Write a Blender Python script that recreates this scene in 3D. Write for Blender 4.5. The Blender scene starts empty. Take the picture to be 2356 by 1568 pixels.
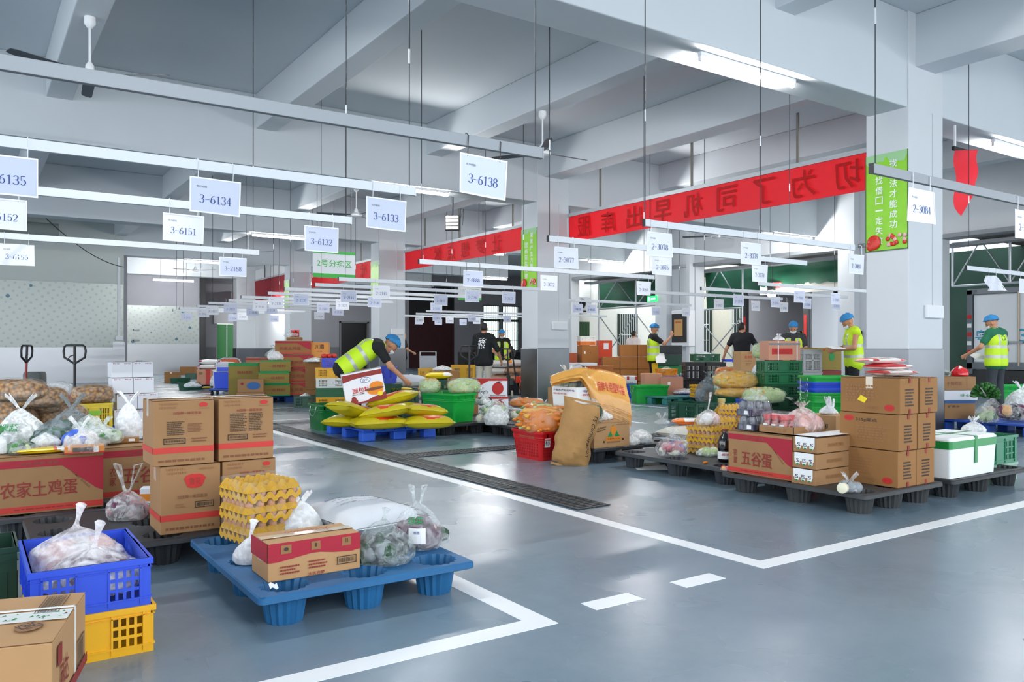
import bpy, math, random
import numpy as np
from mathutils import Vector, Matrix, noise
random.seed(7)
SC = bpy.context.scene
COL = SC.collection
PI = math.pi
# ---------------------------------------------------------------- camera
# world: +X runs away to the right along the sign rails, +Y runs away to the left along the column row, Z up; metres
CAMH, FOC, CX, HOR = 1.15, 1850.0, 1178.0, 800.0
YAW = math.radians(34.2)
FW = (math.sin(YAW), math.cos(YAW)); RT = (math.cos(YAW), -math.sin(YAW))
cam = bpy.data.cameras.new('camera'); cam_ob = bpy.data.objects.new('camera', cam); COL.objects.link(cam_ob)
cam.sensor_width = 36; cam.lens = FOC / 2356 * 36; cam.shift_y = (HOR - 784) / 2356
cam.clip_start = 0.05; cam.clip_end = 300
cam_ob.location = (0, 0, CAMH); cam_ob.rotation_euler = (PI / 2, 0, -YAW)
SC.camera = cam_ob
SC.view_settings.view_transform = 'Standard'; SC.view_settings.look = 'None'
SC.view_settings.gamma = 1; SC.view_settings.use_curve_mapping = False
SC.view_settings.exposure = 1.4
SC.cycles.max_bounces = 7; SC.cycles.diffuse_bounces = 4; SC.cycles.transparent_max_bounces = 14
SC.cycles.sample_clamp_indirect = 6; SC.cycles.caustics_reflective = False; SC.cycles.caustics_refractive = False
# ---------------------------------------------------------------- world: hazy bright daylight outside the open hall
W = bpy.data.worlds.new('sky'); SC.world = W; W.use_nodes = True
W.node_tree.nodes['Background'].inputs[0].default_value = (0.86, 0.93, 1.0, 1)
W.node_tree.nodes['Background'].inputs[1].default_value = 1.4
TUBE_POWER = 165.0

def at(px, py, z=0.0):
    """ground/shelf point of height z seen at pixel (px, py) of the photograph"""
    d = FOC * (CAMH - z) / (py - HOR); l = (px - CX) / FOC * d
    return (FW[0] * d + RT[0] * l, FW[1] * d + RT[1] * l)
def deep(px, d):
    l = (px - CX) / FOC * d
    return (FW[0] * d + RT[0] * l, FW[1] * d + RT[1] * l)
def lin(h):
    h = h.lstrip('#'); r = []
    for i in (0, 2, 4):
        c = int(h[i:i + 2], 16) / 255
        r.append(c / 12.92 if c <= 0.04045 else ((c + 0.055) / 1.055) ** 2.4)
    return (*r, 1)
# ---------------------------------------------------------------- materials
MATS = {}
def mat(name, col, rough=0.5, metal=0.0, var=0.0, bump=0.0, scale=8.0, emit=0.0, alpha=None, sheen=0, coat=0):
    if name in MATS: return MATS[name]
    m = bpy.data.materials.new(name); m.use_nodes = True; nt = m.node_tree; N = nt.nodes; L = nt.links
    b = N['Principled BSDF']; c = lin(col); b.inputs['Base Color'].default_value = c
    b.inputs['Roughness'].default_value = rough; b.inputs['Metallic'].default_value = metal
    if coat: b.inputs['Coat Weight'].default_value = coat; b.inputs['Coat Roughness'].default_value = .12
    if emit:
        b.inputs['Emission Color'].default_value = c; b.inputs['Emission Strength'].default_value = emit
    if var or bump:
        tc = N.new('ShaderNodeTexCoord'); nz = N.new('ShaderNodeTexNoise'); nz.inputs['Scale'].default_value = scale
        nz.inputs['Detail'].default_value = 5
        L.new(tc.outputs['Object'], nz.inputs['Vector'])
        if var:
            mx = N.new('ShaderNodeMix'); mx.data_type = 'RGBA'
            mx.inputs[6].default_value = tuple(max(0, x * (1 - var)) for x in c[:3]) + (1,)
            mx.inputs[7].default_value = tuple(min(1, x * (1 + var)) for x in c[:3]) + (1,)
            L.new(nz.outputs['Fac'], mx.inputs[0]); L.new(mx.outputs[2], b.inputs['Base Color'])
        if bump:
            bp = N.new('ShaderNodeBump'); bp.inputs['Strength'].default_value = bump; bp.inputs['Distance'].default_value = 0.02
            L.new(nz.outputs['Fac'], bp.inputs['Height']); L.new(bp.outputs[0], b.inputs['Normal'])
    if alpha is not None:      # thin plastic film: partly see-through, crinkled, glossy
        o = N['Material Output']; tr = N.new('ShaderNodeBsdfTransparent'); mx = N.new('ShaderNodeMixShader')
        tr.inputs[0].default_value = (.97, .98, .98, 1)
        mr = N.new('ShaderNodeMapRange')
        n2 = N.new('ShaderNodeTexNoise'); n2.inputs['Scale'].default_value = scale * .8; n2.inputs['Detail'].default_value = 4; n2.inputs['Distortion'].default_value = 1.5
        tc2 = N.new('ShaderNodeTexCoord'); L.new(tc2.outputs['Object'], n2.inputs['Vector'])
        mr.inputs[1].default_value = .40; mr.inputs[2].default_value = .66
        mr.inputs[3].default_value = alpha * .45 if alpha < .6 else alpha - .12; mr.inputs[4].default_value = min(1, alpha * 1.7 + .02)
        L.new(n2.outputs['Fac'], mr.inputs[0]); L.new(mr.outputs[0], mx.inputs[0])
        L.new(tr.outputs[0], mx.inputs[1]); L.new(b.outputs[0], mx.inputs[2]); L.new(mx.outputs[0], o.inputs['Surface'])
    MATS[name] = m; return m

CARD = mat('cardboard', '#a07850', .8, var=.12, scale=5)
CARD2 = mat('cardboard dark', '#94683a', .8, var=.12, scale=5)
CARD3 = mat('cardboard pale', '#b98f62', .8, var=.1, scale=5)
CARDIN = mat('cardboard inner', '#9c7748', .85)
CMAT = {'tan': CARD, 'brown': CARD2, 'pale': CARD3, 'white': mat('white board', '#e9eaf0', .55),
        'pink': mat('pinkish board', '#c98f74', .7), 'red': mat('red board', '#c0202c', .5), 'olive': mat('olive board', '#8d7a35', .7)}
TAPE = mat('clear tape', '#d9c7b0', .15, coat=.5)
FOAM = mat('white foam', '#eff2f2', .75, bump=.15, scale=120)
WHITE = mat('white paint', '#e8eaec', .5)
BLACK = mat('black plastic', '#16181a', .45)
STEEL = mat('stainless steel', '#7f8286', .3, 1.0, var=.2, scale=1.3, bump=.06)
ALU = mat('aluminium', '#c9ced4', .42, .55)
ROD = mat('dark rod', '#33363a', .5, .6)
INK = {k: mat('ink ' + k, h, .6) for k, h in dict(red='#c2241f', crimson='#a8152e', maroon='#8e2a22', brown='#7d4a2a', dark='#3d3026', black='#1c1a1a',
        blue='#2d5f9c', navy='#23468c', green='#1d8a45', yellow='#f0d21c', white='#f2f2f2', orange='#e98a1c', faint='#96693f', grey='#7e8288', purple='#5b3f86', lime='#8cc63a', cyan='#49a5c4', bandred='#c7352c').items()}
def film(name, col='#f4f6f6', a=.35, rough=.14, scale=22): return mat(name, col, rough, bump=.9, scale=scale, alpha=a)
FILM = film('clear film', a=.22); FILMW = film('white bag film', a=.66, rough=.22); FILMG = film('frosted film', '#e6ece8', a=.42)
FILMD = film('dark bag film', '#8a979c', a=.5); FILMWW = film('opaque white bag', '#f5f6f8', a=.82, rough=.3)

# ---------------------------------------------------------------- mesh builder
TXT = {}
def text_geo(s):
    if s in TXT: return TXT[s]
    bold = not (s[:2] in ('2-', '3-', '1-') or s.startswith('TS'))
    c = bpy.data.curves.new('t', 'FONT'); c.body = s; c.resolution_u = 2; c.offset = .009 if bold else .004
    o = bpy.data.objects.new('t', c); COL.objects.link(o); me = o.to_mesh()
    v = [(p.co.x, p.co.y) for p in me.vertices]; f = [tuple(p.vertices) for p in me.polygons]
    o.to_mesh_clear(); bpy.data.objects.remove(o); bpy.data.curves.remove(c)
    if not v: v = [(0, 0), (1, 0), (1, 1)]; f = []
    x0, x1 = min(p[0] for p in v), max(p[0] for p in v); y0, y1 = min(p[1] for p in v), max(p[1] for p in v)
    w, h = max(x1 - x0, 1e-6), max(y1 - y0, 1e-6)
    TXT[s] = ([((p[0] - x0) / w - .5, (p[1] - y0) / h - .5) for p in v], f, w / h); return TXT[s]
SERIF = {}
def serif_geo(s):
    """song-style numerals drawn as pen strokes of changing width"""
    if s in SERIF: return SERIF[s]
    V = []; F = []; T0, T1 = .035, .10
    def ribbon(pts):
        o = len(V); n = len(pts)
        for i, (x, y, w) in enumerate(pts):
            a, b = pts[max(0, i - 1)], pts[min(n - 1, i + 1)]; dx, dy = b[0] - a[0], b[1] - a[1]; l = math.hypot(dx, dy) or 1
            V.append((x - dy / l * w / 2, y + dx / l * w / 2)); V.append((x + dy / l * w / 2, y - dx / l * w / 2))
        for i in range(n - 1): F.append((o + 2 * i + 1, o + 2 * i + 3, o + 2 * i + 2, o + 2 * i))
    def arc(cx, cy, rx, ry, a0, a1, n=18):
        r = []
        for i in range(n + 1):
            a = math.radians(a0 + (a1 - a0) * i / n); r.append((cx + rx * math.cos(a), cy + ry * math.sin(a), T0 + (T1 - T0) * abs(math.cos(a)) ** 1.5))
        return r
    L = lambda *p: ribbon(p)
    x = 0
    for ch in s:
        X = lambda pts: ribbon([(x + p[0], p[1], p[2]) for p in pts])
        if ch == '0': X(arc(.25, .5, .19, .46, 0, 360, 32))
        elif ch == '1': X([(.27, .97, .09), (.27, .02, .09)]); X([(.10, .84, .04), (.27, .95, .06)]); X([(.12, .02, .035), (.42, .02, .035)])
        elif ch == '2': X(arc(.25, .72, .18, .25, 165, -20)); X([(.42, .64, .09), (.32, .40, .07), (.08, .04, .05)]); X([(.06, .04, .075), (.40, .04, .075)]); X([(.40, .03, .04), (.44, .2, .03)])
        elif ch == '3': X(arc(.24, .75, .16, .22, 160, -90)); X(arc(.23, .27, .19, .26, 90, -160)); X([(.18, .53, .04), (.26, .53, .05)])
        elif ch == '4': X([(.33, .97, .09), (.33, .02, .09)]); X([(.33, .95, .04), (.05, .30, .04)]); X([(.04, .29, .04), (.46, .29, .04)]); X([(.21, .02, .035), (.45, .02, .035)])
        elif ch == '5': X([(.10, .95, .075), (.41, .95, .075)]); X([(.11, .97, .04), (.10, .52, .04)]); X(arc(.24, .32, .18, .29, 140, -150, 22))
        elif ch == '6': X(arc(.25, .30, .18, .28, 0, 360, 28)); X([(.08, .32, .09), (.11, .62, .08), (.22, .86, .06), (.40, .95, .05)])
        elif ch == '7': X([(.06, .94, .08), (.44, .94, .08)]); X([(.44, .94, .05), (.30, .5, .07), (.24, .02, .09)]); X([(.06, .97, .04), (.05, .8, .03)])
        elif ch == '8': X(arc(.25, .75, .15, .21, 0, 360, 26)); X(arc(.25, .27, .19, .26, 0, 360, 28))
        elif ch == '9': X(arc(.25, .69, .18, .28, 0, 360, 28)); X([(.42, .67, .09), (.39, .37, .08), (.28, .13, .06), (.10, .04, .05)])
        elif ch == '-': X([(.05, .45, .05), (.45, .45, .05)])
        x += .5
    w = max(x, .5); SERIF[s] = ([(p[0] / w - .5, p[1] - .5) for p in V], F, w); return SERIF[s]
class MB:
    def __init__(s): s.v = []; s.f = []; s.m = []; s.mats = []
    def mi(s, m):
        if m not in s.mats: s.mats.append(m)
        return s.mats.index(m)
    def add(s, vs, fs, m):
        o = len(s.v); i = s.mi(m); s.v += [tuple(p) for p in vs]
        for f in fs: s.f.append(tuple(o + k for k in f)); s.m.append(i)
    def box(s, x0, x1, y0, y1, z0, z1, m, T=None):
        vs = [Vector((x, y, z)) for z in (z0, z1) for y in (y0, y1) for x in (x0, x1)]
        if T is not None: vs = [T @ p for p in vs]
        s.add(vs, [(0, 2, 3, 1), (4, 5, 7, 6), (0, 1, 5, 4), (2, 6, 7, 3), (0, 4, 6, 2), (1, 3, 7, 5)], m)
    def cbox(s, c, sz, m, T=None):
        s.box(c[0] - sz[0] / 2, c[0] + sz[0] / 2, c[1] - sz[1] / 2, c[1] + sz[1] / 2, c[2] - sz[2] / 2, c[2] + sz[2] / 2, m, T)
    def poly(s, pts, m): s.add(pts, [tuple(range(len(pts)))], m)
    def tube(s, pts, r, m, n=8, closed=False, flat=None):
        pts = [Vector(p) for p in pts]; k = len(pts); rings = []
        up = Vector((0, 0, 1)); a = None
        for i, p in enumerate(pts):
            if closed: t = pts[(i + 1) % k] - pts[i - 1]
            else: t = pts[min(i + 1, k - 1)] - pts[max(i - 1, 0)]
            t.normalize()
            if a is None:
                a = t.cross(up)
                if a.length < 1e-3: a = t.cross(Vector((1, 0, 0)))
            a = (a - t * a.dot(t)); a.normalize(); b = t.cross(a)
            rr = r[i] if isinstance(r, (list, tuple)) else r; fl = flat or 1
            rings.append([p + a * rr * math.cos(2 * PI * j / n) + b * rr * fl * math.sin(2 * PI * j / n) for j in range(n)])
        s.loft(rings, m, closed=closed, caps=not closed)
    def loft(s, rings, m, closed=False, caps=True, cap0=True, cap1=True):
        n = len(rings[0]); k = len(rings); vs = [p for r in rings for p in r]; fs = []
        for i in range(k if closed else k - 1):
            for j in range(n):
                a, b = i * n + j, i * n + (j + 1) % n; c = ((i + 1) % k) * n
                fs.append((a, b, c + (j + 1) % n, c + j))
        if caps and not closed:
            if cap0: fs.append(tuple(reversed(range(n))))
            if cap1: fs.append(tuple((k - 1) * n + j for j in range(n)))
        s.add(vs, fs, m)
    def lathe(s, prof, m, n=20, c=(0, 0, 0), T=None, sx=1, sy=1):
        rings = [[Vector((c[0] + r * sx * math.cos(2 * PI * j / n), c[1] + r * sy * math.sin(2 * PI * j / n), c[2] + z)) for j in range(n)] for r, z in prof]
        if T is not None: rings = [[T @ p for p in r] for r in rings]
        s.loft(rings, m)
    def ell(s, c, r, m, nu=12, nv=8, fn=None, T=None):
        vs = []; fs = []
        for i in range(nv + 1):
            th = PI * i / nv
            for j in range(nu):
                ph = 2 * PI * j / nu; d = Vector((math.sin(th) * math.cos(ph), math.sin(th) * math.sin(ph), math.cos(th)))
                q = fn(d) if fn else 1
                p = Vector((d.x * r[0] * q, d.y * r[1] * q, d.z * r[2] * q))
                if T is not None: p = T @ p
                vs.append(p + Vector(c))
        for i in range(nv):
            for j in range(nu): fs.append((i * nu + j, (i + 1) * nu + j, (i + 1) * nu + (j + 1) % nu, i * nu + (j + 1) % nu))
        s.add(vs, fs, m)
    def text(s, t, o, xd, yd, w, h, m):
        v, f, asp = text_geo(t); o, xd, yd = Vector(o), Vector(xd), Vector(yd)
        if w is None: w = h * asp
        s.add([o + xd * (p[0] * w) + yd * (p[1] * h) for p in v], f, m)
    def grid(s, P, nu, nv, m, mf=None):
        o = len(s.v); s.v += [tuple(P(i / nu, j / nv)) for j in range(nv + 1) for i in range(nu + 1)]
        for j in range(nv):
            for i in range(nu):
                a = o + j * (nu + 1) + i; s.f.append((a, a + 1, a + nu + 2, a + nu + 1))
                s.m.append(s.mi(mf((i + .5) / nu, (j + .5) / nv) if mf else m))
    def mesh(s, name, smooth=None):
        me = bpy.data.meshes.new(name); me.from_pydata(s.v, [], s.f)
        for m in s.mats: me.materials.append(m)
        me.polygons.foreach_set('material_index', s.m)
        if smooth is not None:
            me.polygons.foreach_set('use_smooth', [True] * len(s.f)); me.update()
            if smooth < 180: me.set_sharp_from_angle(angle=math.radians(smooth))
        me.update(); return me
    def build(s, name, parent=None, smooth=None, bevel=0, loc=None, rot=None, seg=2):
        o = bpy.data.objects.new(name, s.mesh(name, smooth)); COL.objects.link(o)
        if parent: o.parent = parent
        if loc: o.location = loc
        if rot: o.rotation_euler = rot
        if bevel:
            b = o.modifiers.new('bevel', 'BEVEL'); b.width = bevel; b.segments = seg; b.limit_method = 'ANGLE'
        return o
def tag(o, label, cat, group=None, kind=None):
    o['label'] = label; o['category'] = cat
    if group: o['group'] = group
    if kind: o['kind'] = kind
    return o
def thing(name, label, cat, loc=(0, 0, 0), rot=0, group=None):
    o = bpy.data.objects.new(name, None); o.empty_display_size = .1; COL.objects.link(o)
    o.location = loc; o.rotation_euler = rot if isinstance(rot, (tuple, list)) else (0, 0, math.radians(rot))
    return tag(o, label, cat, group)
def struct(o, label=None):
    o['kind'] = 'structure'
    if label: o['label'] = label
    return o
def dup(src, loc, rot, label, group=None):
    r = src.copy(); COL.objects.link(r); r.location = loc; r.rotation_euler = rot if isinstance(rot, (tuple, list)) else (0, 0, math.radians(rot)); r['label'] = label
    if group: r['group'] = group
    for ch in list(src.children):
        c = ch.copy(); COL.objects.link(c); c.parent = r
        for g in ch.children:
            e = g.copy(); COL.objects.link(e); e.parent = c
    return r
def rrect(w, d, r, z, n=5):
    pts = []
    for cx, cy, a0 in ((w / 2 - r, d / 2 - r, 0), (-w / 2 + r, d / 2 - r, 90), (-w / 2 + r, -d / 2 + r, 180), (w / 2 - r, -d / 2 + r, 270)):
        for i in range(n):
            a = math.radians(a0 + 90 * i / (n - 1)); pts.append(Vector((cx + r * math.cos(a), cy + r * math.sin(a), z)))
    return pts
def nz(x, y=0, z=0, s=1.0): return noise.noise(Vector((x * s, y * s, z * s)))

# ---------------------------------------------------------------- cartons
def face_frame(f, w, d, h):
    return {'F': (Vector((-w / 2, -d / 2, 0)), Vector((1, 0, 0)), Vector((0, 0, 1)), w, h), 'L': (Vector((-w / 2, d / 2, 0)), Vector((0, -1, 0)), Vector((0, 0, 1)), d, h),
            'R': (Vector((w / 2, -d / 2, 0)), Vector((0, 1, 0)), Vector((0, 0, 1)), d, h), 'T': (Vector((-w / 2, -d / 2, h)), Vector((1, 0, 0)), Vector((0, 1, 0)), w, d),
            'E': (Vector((w / 2, d / 2, 0)), Vector((-1, 0, 0)), Vector((0, 0, 1)), w, h)}[f]
def printing(parent, w, d, h, prints, off=.0015, name='printing'):
    b = MB(); k = 0
    for p in prints:
        k += 1; kind, f = p[0], p[1]; o, xd, yd, fw, fh = face_frame(f, w, d, h); n = xd.cross(yd)
        e = n * (off + .0005 * k + (.003 if f == 'T' else 0))
        q = lambda u, v: o + xd * (u * fw) + yd * (v * fh) + e
        if kind == 'r': _, _, u0, v0, u1, v1, c = p; b.poly([q(u0, v0), q(u1, v0), q(u1, v1), q(u0, v1)], INK[c])
        elif kind == 'p': b.poly([q(*uv) for uv in p[2]], INK[p[3]])
        elif kind == 'o': _, _, u, v, ru, rv, c = p; b.poly([q(u + ru * math.cos(i * PI / 10), v + rv * math.sin(i * PI / 10)) for i in range(20)], INK[c])
        elif kind == 't':
            _, _, u, v, tw, th, s, c = p[:8]; a = math.radians(p[8]) if len(p) > 8 else 0
            xr, yr = xd * math.cos(a) + yd * math.sin(a), yd * math.cos(a) - xd * math.sin(a)
            b.text(s, q(u, v), xr, yr, tw * fw, th * fh, INK[c])
        elif kind == 'bar':
            _, _, u0, v0, u1, v1, c = p; t = (u1 - u0) * .04; tv = t * fw / fh
            for r in ((u0, v0, u1, v0 + tv), (u0, v1 - tv, u1, v1), (u0, v0, u0 + t, v1), (u1 - t, v0, u1, v1)): b.poly([q(r[0], r[1]), q(r[2], r[1]), q(r[2], r[3]), q(r[0], r[3])], INK[c])
            x = u0 + 2.5 * t
            while x < u1 - 3 * t:
                ww = t * random.choice((.3, .5, .9)); b.poly([q(x, v0 + 2.2 * tv), q(x + ww, v0 + 2.2 * tv), q(x + ww, v1 - 2.2 * tv), q(x, v1 - 2.2 * tv)], INK[c]); x += ww + t * random.choice((.4, .7))
        elif kind == 'ln':      # rows of small print too fine to read
            _, _, u0, v0, u1, v1, n_, c = p; hh = (v1 - v0) / n_
            for i in range(n_):
                x = u0; vv = v1 - (i + .75) * hh; end = u1 - random.random() * (u1 - u0) * .25
                while x < end:
                    ww = (u1 - u0) * random.uniform(.04, .13); b.poly([q(x, vv), q(min(x + ww, u1), vv), q(min(x + ww, u1), vv + hh * .5), q(x, vv + hh * .5)], INK[c]); x += ww + (u1 - u0) * .025
    return b.build(name, parent)
def carton(label, x, y, z, w, d, h, rot=0, color='tan', prints=(), detail=True, group=None, name='carton', tape=True, tilt=None, corner=False):
    if corner:
        a = math.radians(rot); x, y = x + math.cos(a) * w / 2 - math.sin(a) * d / 2, y + math.sin(a) * w / 2 + math.cos(a) * d / 2
    m = CMAT[color] if isinstance(color, str) else color
    t = thing(name, label, 'box', (x, y, z), tilt or rot, group)
    b = MB(); b.box(-w / 2, w / 2, -d / 2, d / 2, 0, h - .003, m); bd = b.build('body', t, bevel=.004)
    if detail:
        for s in (-1, 1):
            b = MB(); P = lambda u, v, s=s: (-w / 2 + w * u, s * (d / 2 * (1 - v) + .0015 * v), h - .003 + .004 * v * (1 - abs(2 * u - 1) ** 2) * (1 + .4 * s))
            b.grid(P, 8, 4, m); b.grid(lambda u, v: Vector(P(u, v)) + Vector((0, 0, .002)), 8, 4, m); b.build('flap', t)
        if tape:
            b = MB(); b.box(-w / 2 - .001, w / 2 + .001, -.028, .028, h + .004, h + .0045, TAPE)
            for s in (-1, 1): b.box(s * (w / 2 + .001) - .0004, s * (w / 2 + .001) + .0004, -.028, .028, h - .09, h + .004, TAPE)
            b.build('tape', t)
    if prints: printing(bd, w, d, h, prints)
    return t
# ---------------------------------------------------------------- crates and tubs
def plast(col): return mat('plastic ' + col, col, .38, coat=.15, var=.06, scale=3)
def crate(label, x, y, z, w, d, h, rot=0, col='#2f55c8', style='slot', group=None, sticker=None, name='plastic_crate', corner=False):
    if corner:
        a = math.radians(rot); x, y = x + math.cos(a) * w / 2 - math.sin(a) * d / 2, y + math.sin(a) * w / 2 + math.cos(a) * d / 2
    t = thing(name, label, 'crate', (x, y, z), rot, group); m = plast(col); T = .006; b = MB(); cnt = [0]
    b.box(-w / 2 + .01, w / 2 - .01, -d / 2 + .01, d / 2 - .01, 0.004, .012, m)
    for k in range(4):
        L = w if k % 2 == 0 else d; D = d if k % 2 == 0 else w
        R = Matrix.Rotation(k * PI / 2, 4, 'Z'); e = .008
        def bx(u0, u1, v0, v1, y0=None, th=T):
            if y0 is None: cnt[0] += 1; y0 = -D / 2 + e + .00017 * (cnt[0] % 23); th = T - .00013 * (cnt[0] % 19)
            b.box(u0 + k * .0003, u1 - k * .0002, y0, y0 + th, v0 + k * .00021, v1 + k * .00023, m, R)
        a = L / 2 - e
        bx(-a, a, 0, .03); bx(-a, a, h * .8, h); bx(-L / 2, L / 2, h - .022, h, -D / 2, .016)
        bx(-a, a, h * .80, h * .815, -D / 2 + .002, .008); bx(-a, a, .028, .034, -D / 2 + .003, .008)
        cw = .035 if L < .5 else .05
        if style == 'solid':
            bx(-a, a, .03, h * .8)
            for i in range(3): bx(-a * .9 + i * a * .75, -a * .9 + i * a * .75 + a * .25, h * .25, h * .65, -D / 2 + .004, .004)
        elif style == 'grid':
            n = max(4, int(L / .028)); bx(-a, -a + cw, 0, h); bx(a - cw, a, 0, h); bx(-.02, .02, 0, h)
            for i in range(n): u = -a + (i + .5) * 2 * a / n; bx(u - .004, u + .004, .03, h * .8)
            nr = max(3, int(h / .035))
            for i in range(1, nr): v = .03 + (h * .77) * i / nr; bx(-a, a, v - .003, v + .003)
            bx(-a, a, h * .5, h * .55) if h > .25 else None
        else:
            pw = L * .13
            bx(-a, -a + cw, 0, h); bx(a - cw, a, 0, h); bx(-pw, pw, 0, h); nr = 3
            for s in (-1, 1):
                u0, u1 = (pw, a - cw); n = max(3, int((u1 - u0) / .024))
                for i in range(n + 1):
                    u = u0 + (u1 - u0) * i / n; lo, hi = sorted((s * (u - .005), s * (u + .005))); bx(lo, hi, .03, h * .8)
                for i in range(1, nr):
                    v = .03 + (h * .8 - .03) * i / nr; lo, hi = sorted((s * u0, s * u1)); bx(lo, hi, v - .006, v + .006)
            for u in (-pw, pw, -a + cw, a - cw): bx(u - .003, u + .003, .01, h - .02, -D / 2 + .002, .012)
    b.build('body', t)
    if sticker:
        b = MB()
        for f, u, v, sw, sh, tx, c in sticker:
            o, xd, yd, fw, fh = face_frame(f, w, d, h); n = xd.cross(yd); p = o + xd * u * fw + yd * v * fh + n * .002
            b.poly([p - xd * sw / 2 - yd * sh / 2, p + xd * sw / 2 - yd * sh / 2, p + xd * sw / 2 + yd * sh / 2, p - xd * sw / 2 + yd * sh / 2], INK[c])
            if tx: b.text(tx, p + n * .001, xd, yd, sw * .8, sh * .5, INK['dark' if c != 'green' else 'yellow'])
        b.build('label_sticker', t)
    return t
def tub(label, x, y, z, w, d, h, rot=0, col='#12a03c', taper=.88, bail=True, group=None, name='plastic_tub', holes=False, extra=None):
    t = thing(name, label, 'tub', (x, y, z), rot, group); m = plast(col); b = MB(); k = taper
    R = lambda s, zz, r=.05: rrect(w * s, d * s, r, zz)
    rings = [R(k, 0), R(k + (1 - k) * .5, h * .5), R(.985, h - .03), R(.99, h - .028), R(1.03, h - .028), R(1.035, h - .022), R(1.035, h), R(1.0, h), R(.975, h - .01), R(k - .02, .012)]
    b.loft(rings, m)
    for zz, s in ((h * .78, .975), (h * .72, .968)):
        b.loft([R(s - .004, zz - .008), R(s + .012, zz - .004), R(s + .012, zz + .004), R(s - .004, zz + .008)], m)
    for u in (-.3, 0, .3):
        for s in (-1, 1): b.box(u * w - .008, u * w + .008, s * (d / 2 * .985) - .006, s * (d / 2 * .985) + .008 * s + .002, h * .8, h - .025, m)
    b.build('body', t, smooth=40)
    if holes:
        b = MB(); dk = mat('hole shadow ' + col, '#5c0a0c', .8)
        for sx, L, D in ((0, w, d), (1, d, w)):
            M = Matrix.Rotation(-PI / 2 * sx, 4, 'Z')
            for i in range(14):
                for j in range(5):
                    zz = h * (.15 + .1 * j); s_ = (k + (1 - k) * zz / h); u = (-.4 + .8 * i / 13) * L * s_
                    b.cbox((u, -D / 2 * s_ - .0005, zz), (.006, .002, h * .065), dk, M)
        b.build('slots', t)
    if bail:
        wire = mat('wire', '#c9d4cf', .3, .8)
        for s in (-1, 1):
            b = MB(); b.tube([(s * w * .51, -d * .22, h - .03), (s * (w * .5 + .02), -d * .22, h - .10), (s * (w * .5 + .022), -d * .1, h - .16), (s * (w * .5 + .022), d * .1, h - .16), (s * (w * .5 + .02), d * .22, h - .10), (s * w * .51, d * .22, h - .03)], .004, wire)
            b.build('bail_handle', t, smooth=60)
    if extra:
        b = MB()
        for f, u, v, sw, sh, tx, c in extra:
            o, xd, yd, fw, fh = face_frame(f, w, d, h); n = xd.cross(yd); ins = (1 - (k + (1 - k) * v)) * (d if f in 'FE' else w) / 2
            yd2 = (yd * h + n * (1 - k) * (d if f in 'FE' else w) / 2).normalized()
            p = o + xd * u * fw + yd * v * fh + n * (.004 - ins)
            if c: b.poly([p - xd * sw / 2 - yd2 * sh / 2, p + xd * sw / 2 - yd2 * sh / 2, p + xd * sw / 2 + yd2 * sh / 2, p - xd * sw / 2 + yd2 * sh / 2], INK[c])
            if tx: b.text(tx, p + n * .001, xd, yd2, sw * .9, sh * .55, INK['faint' if not c else 'dark'])
        b.build('label_sticker', t)
    return t
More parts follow.
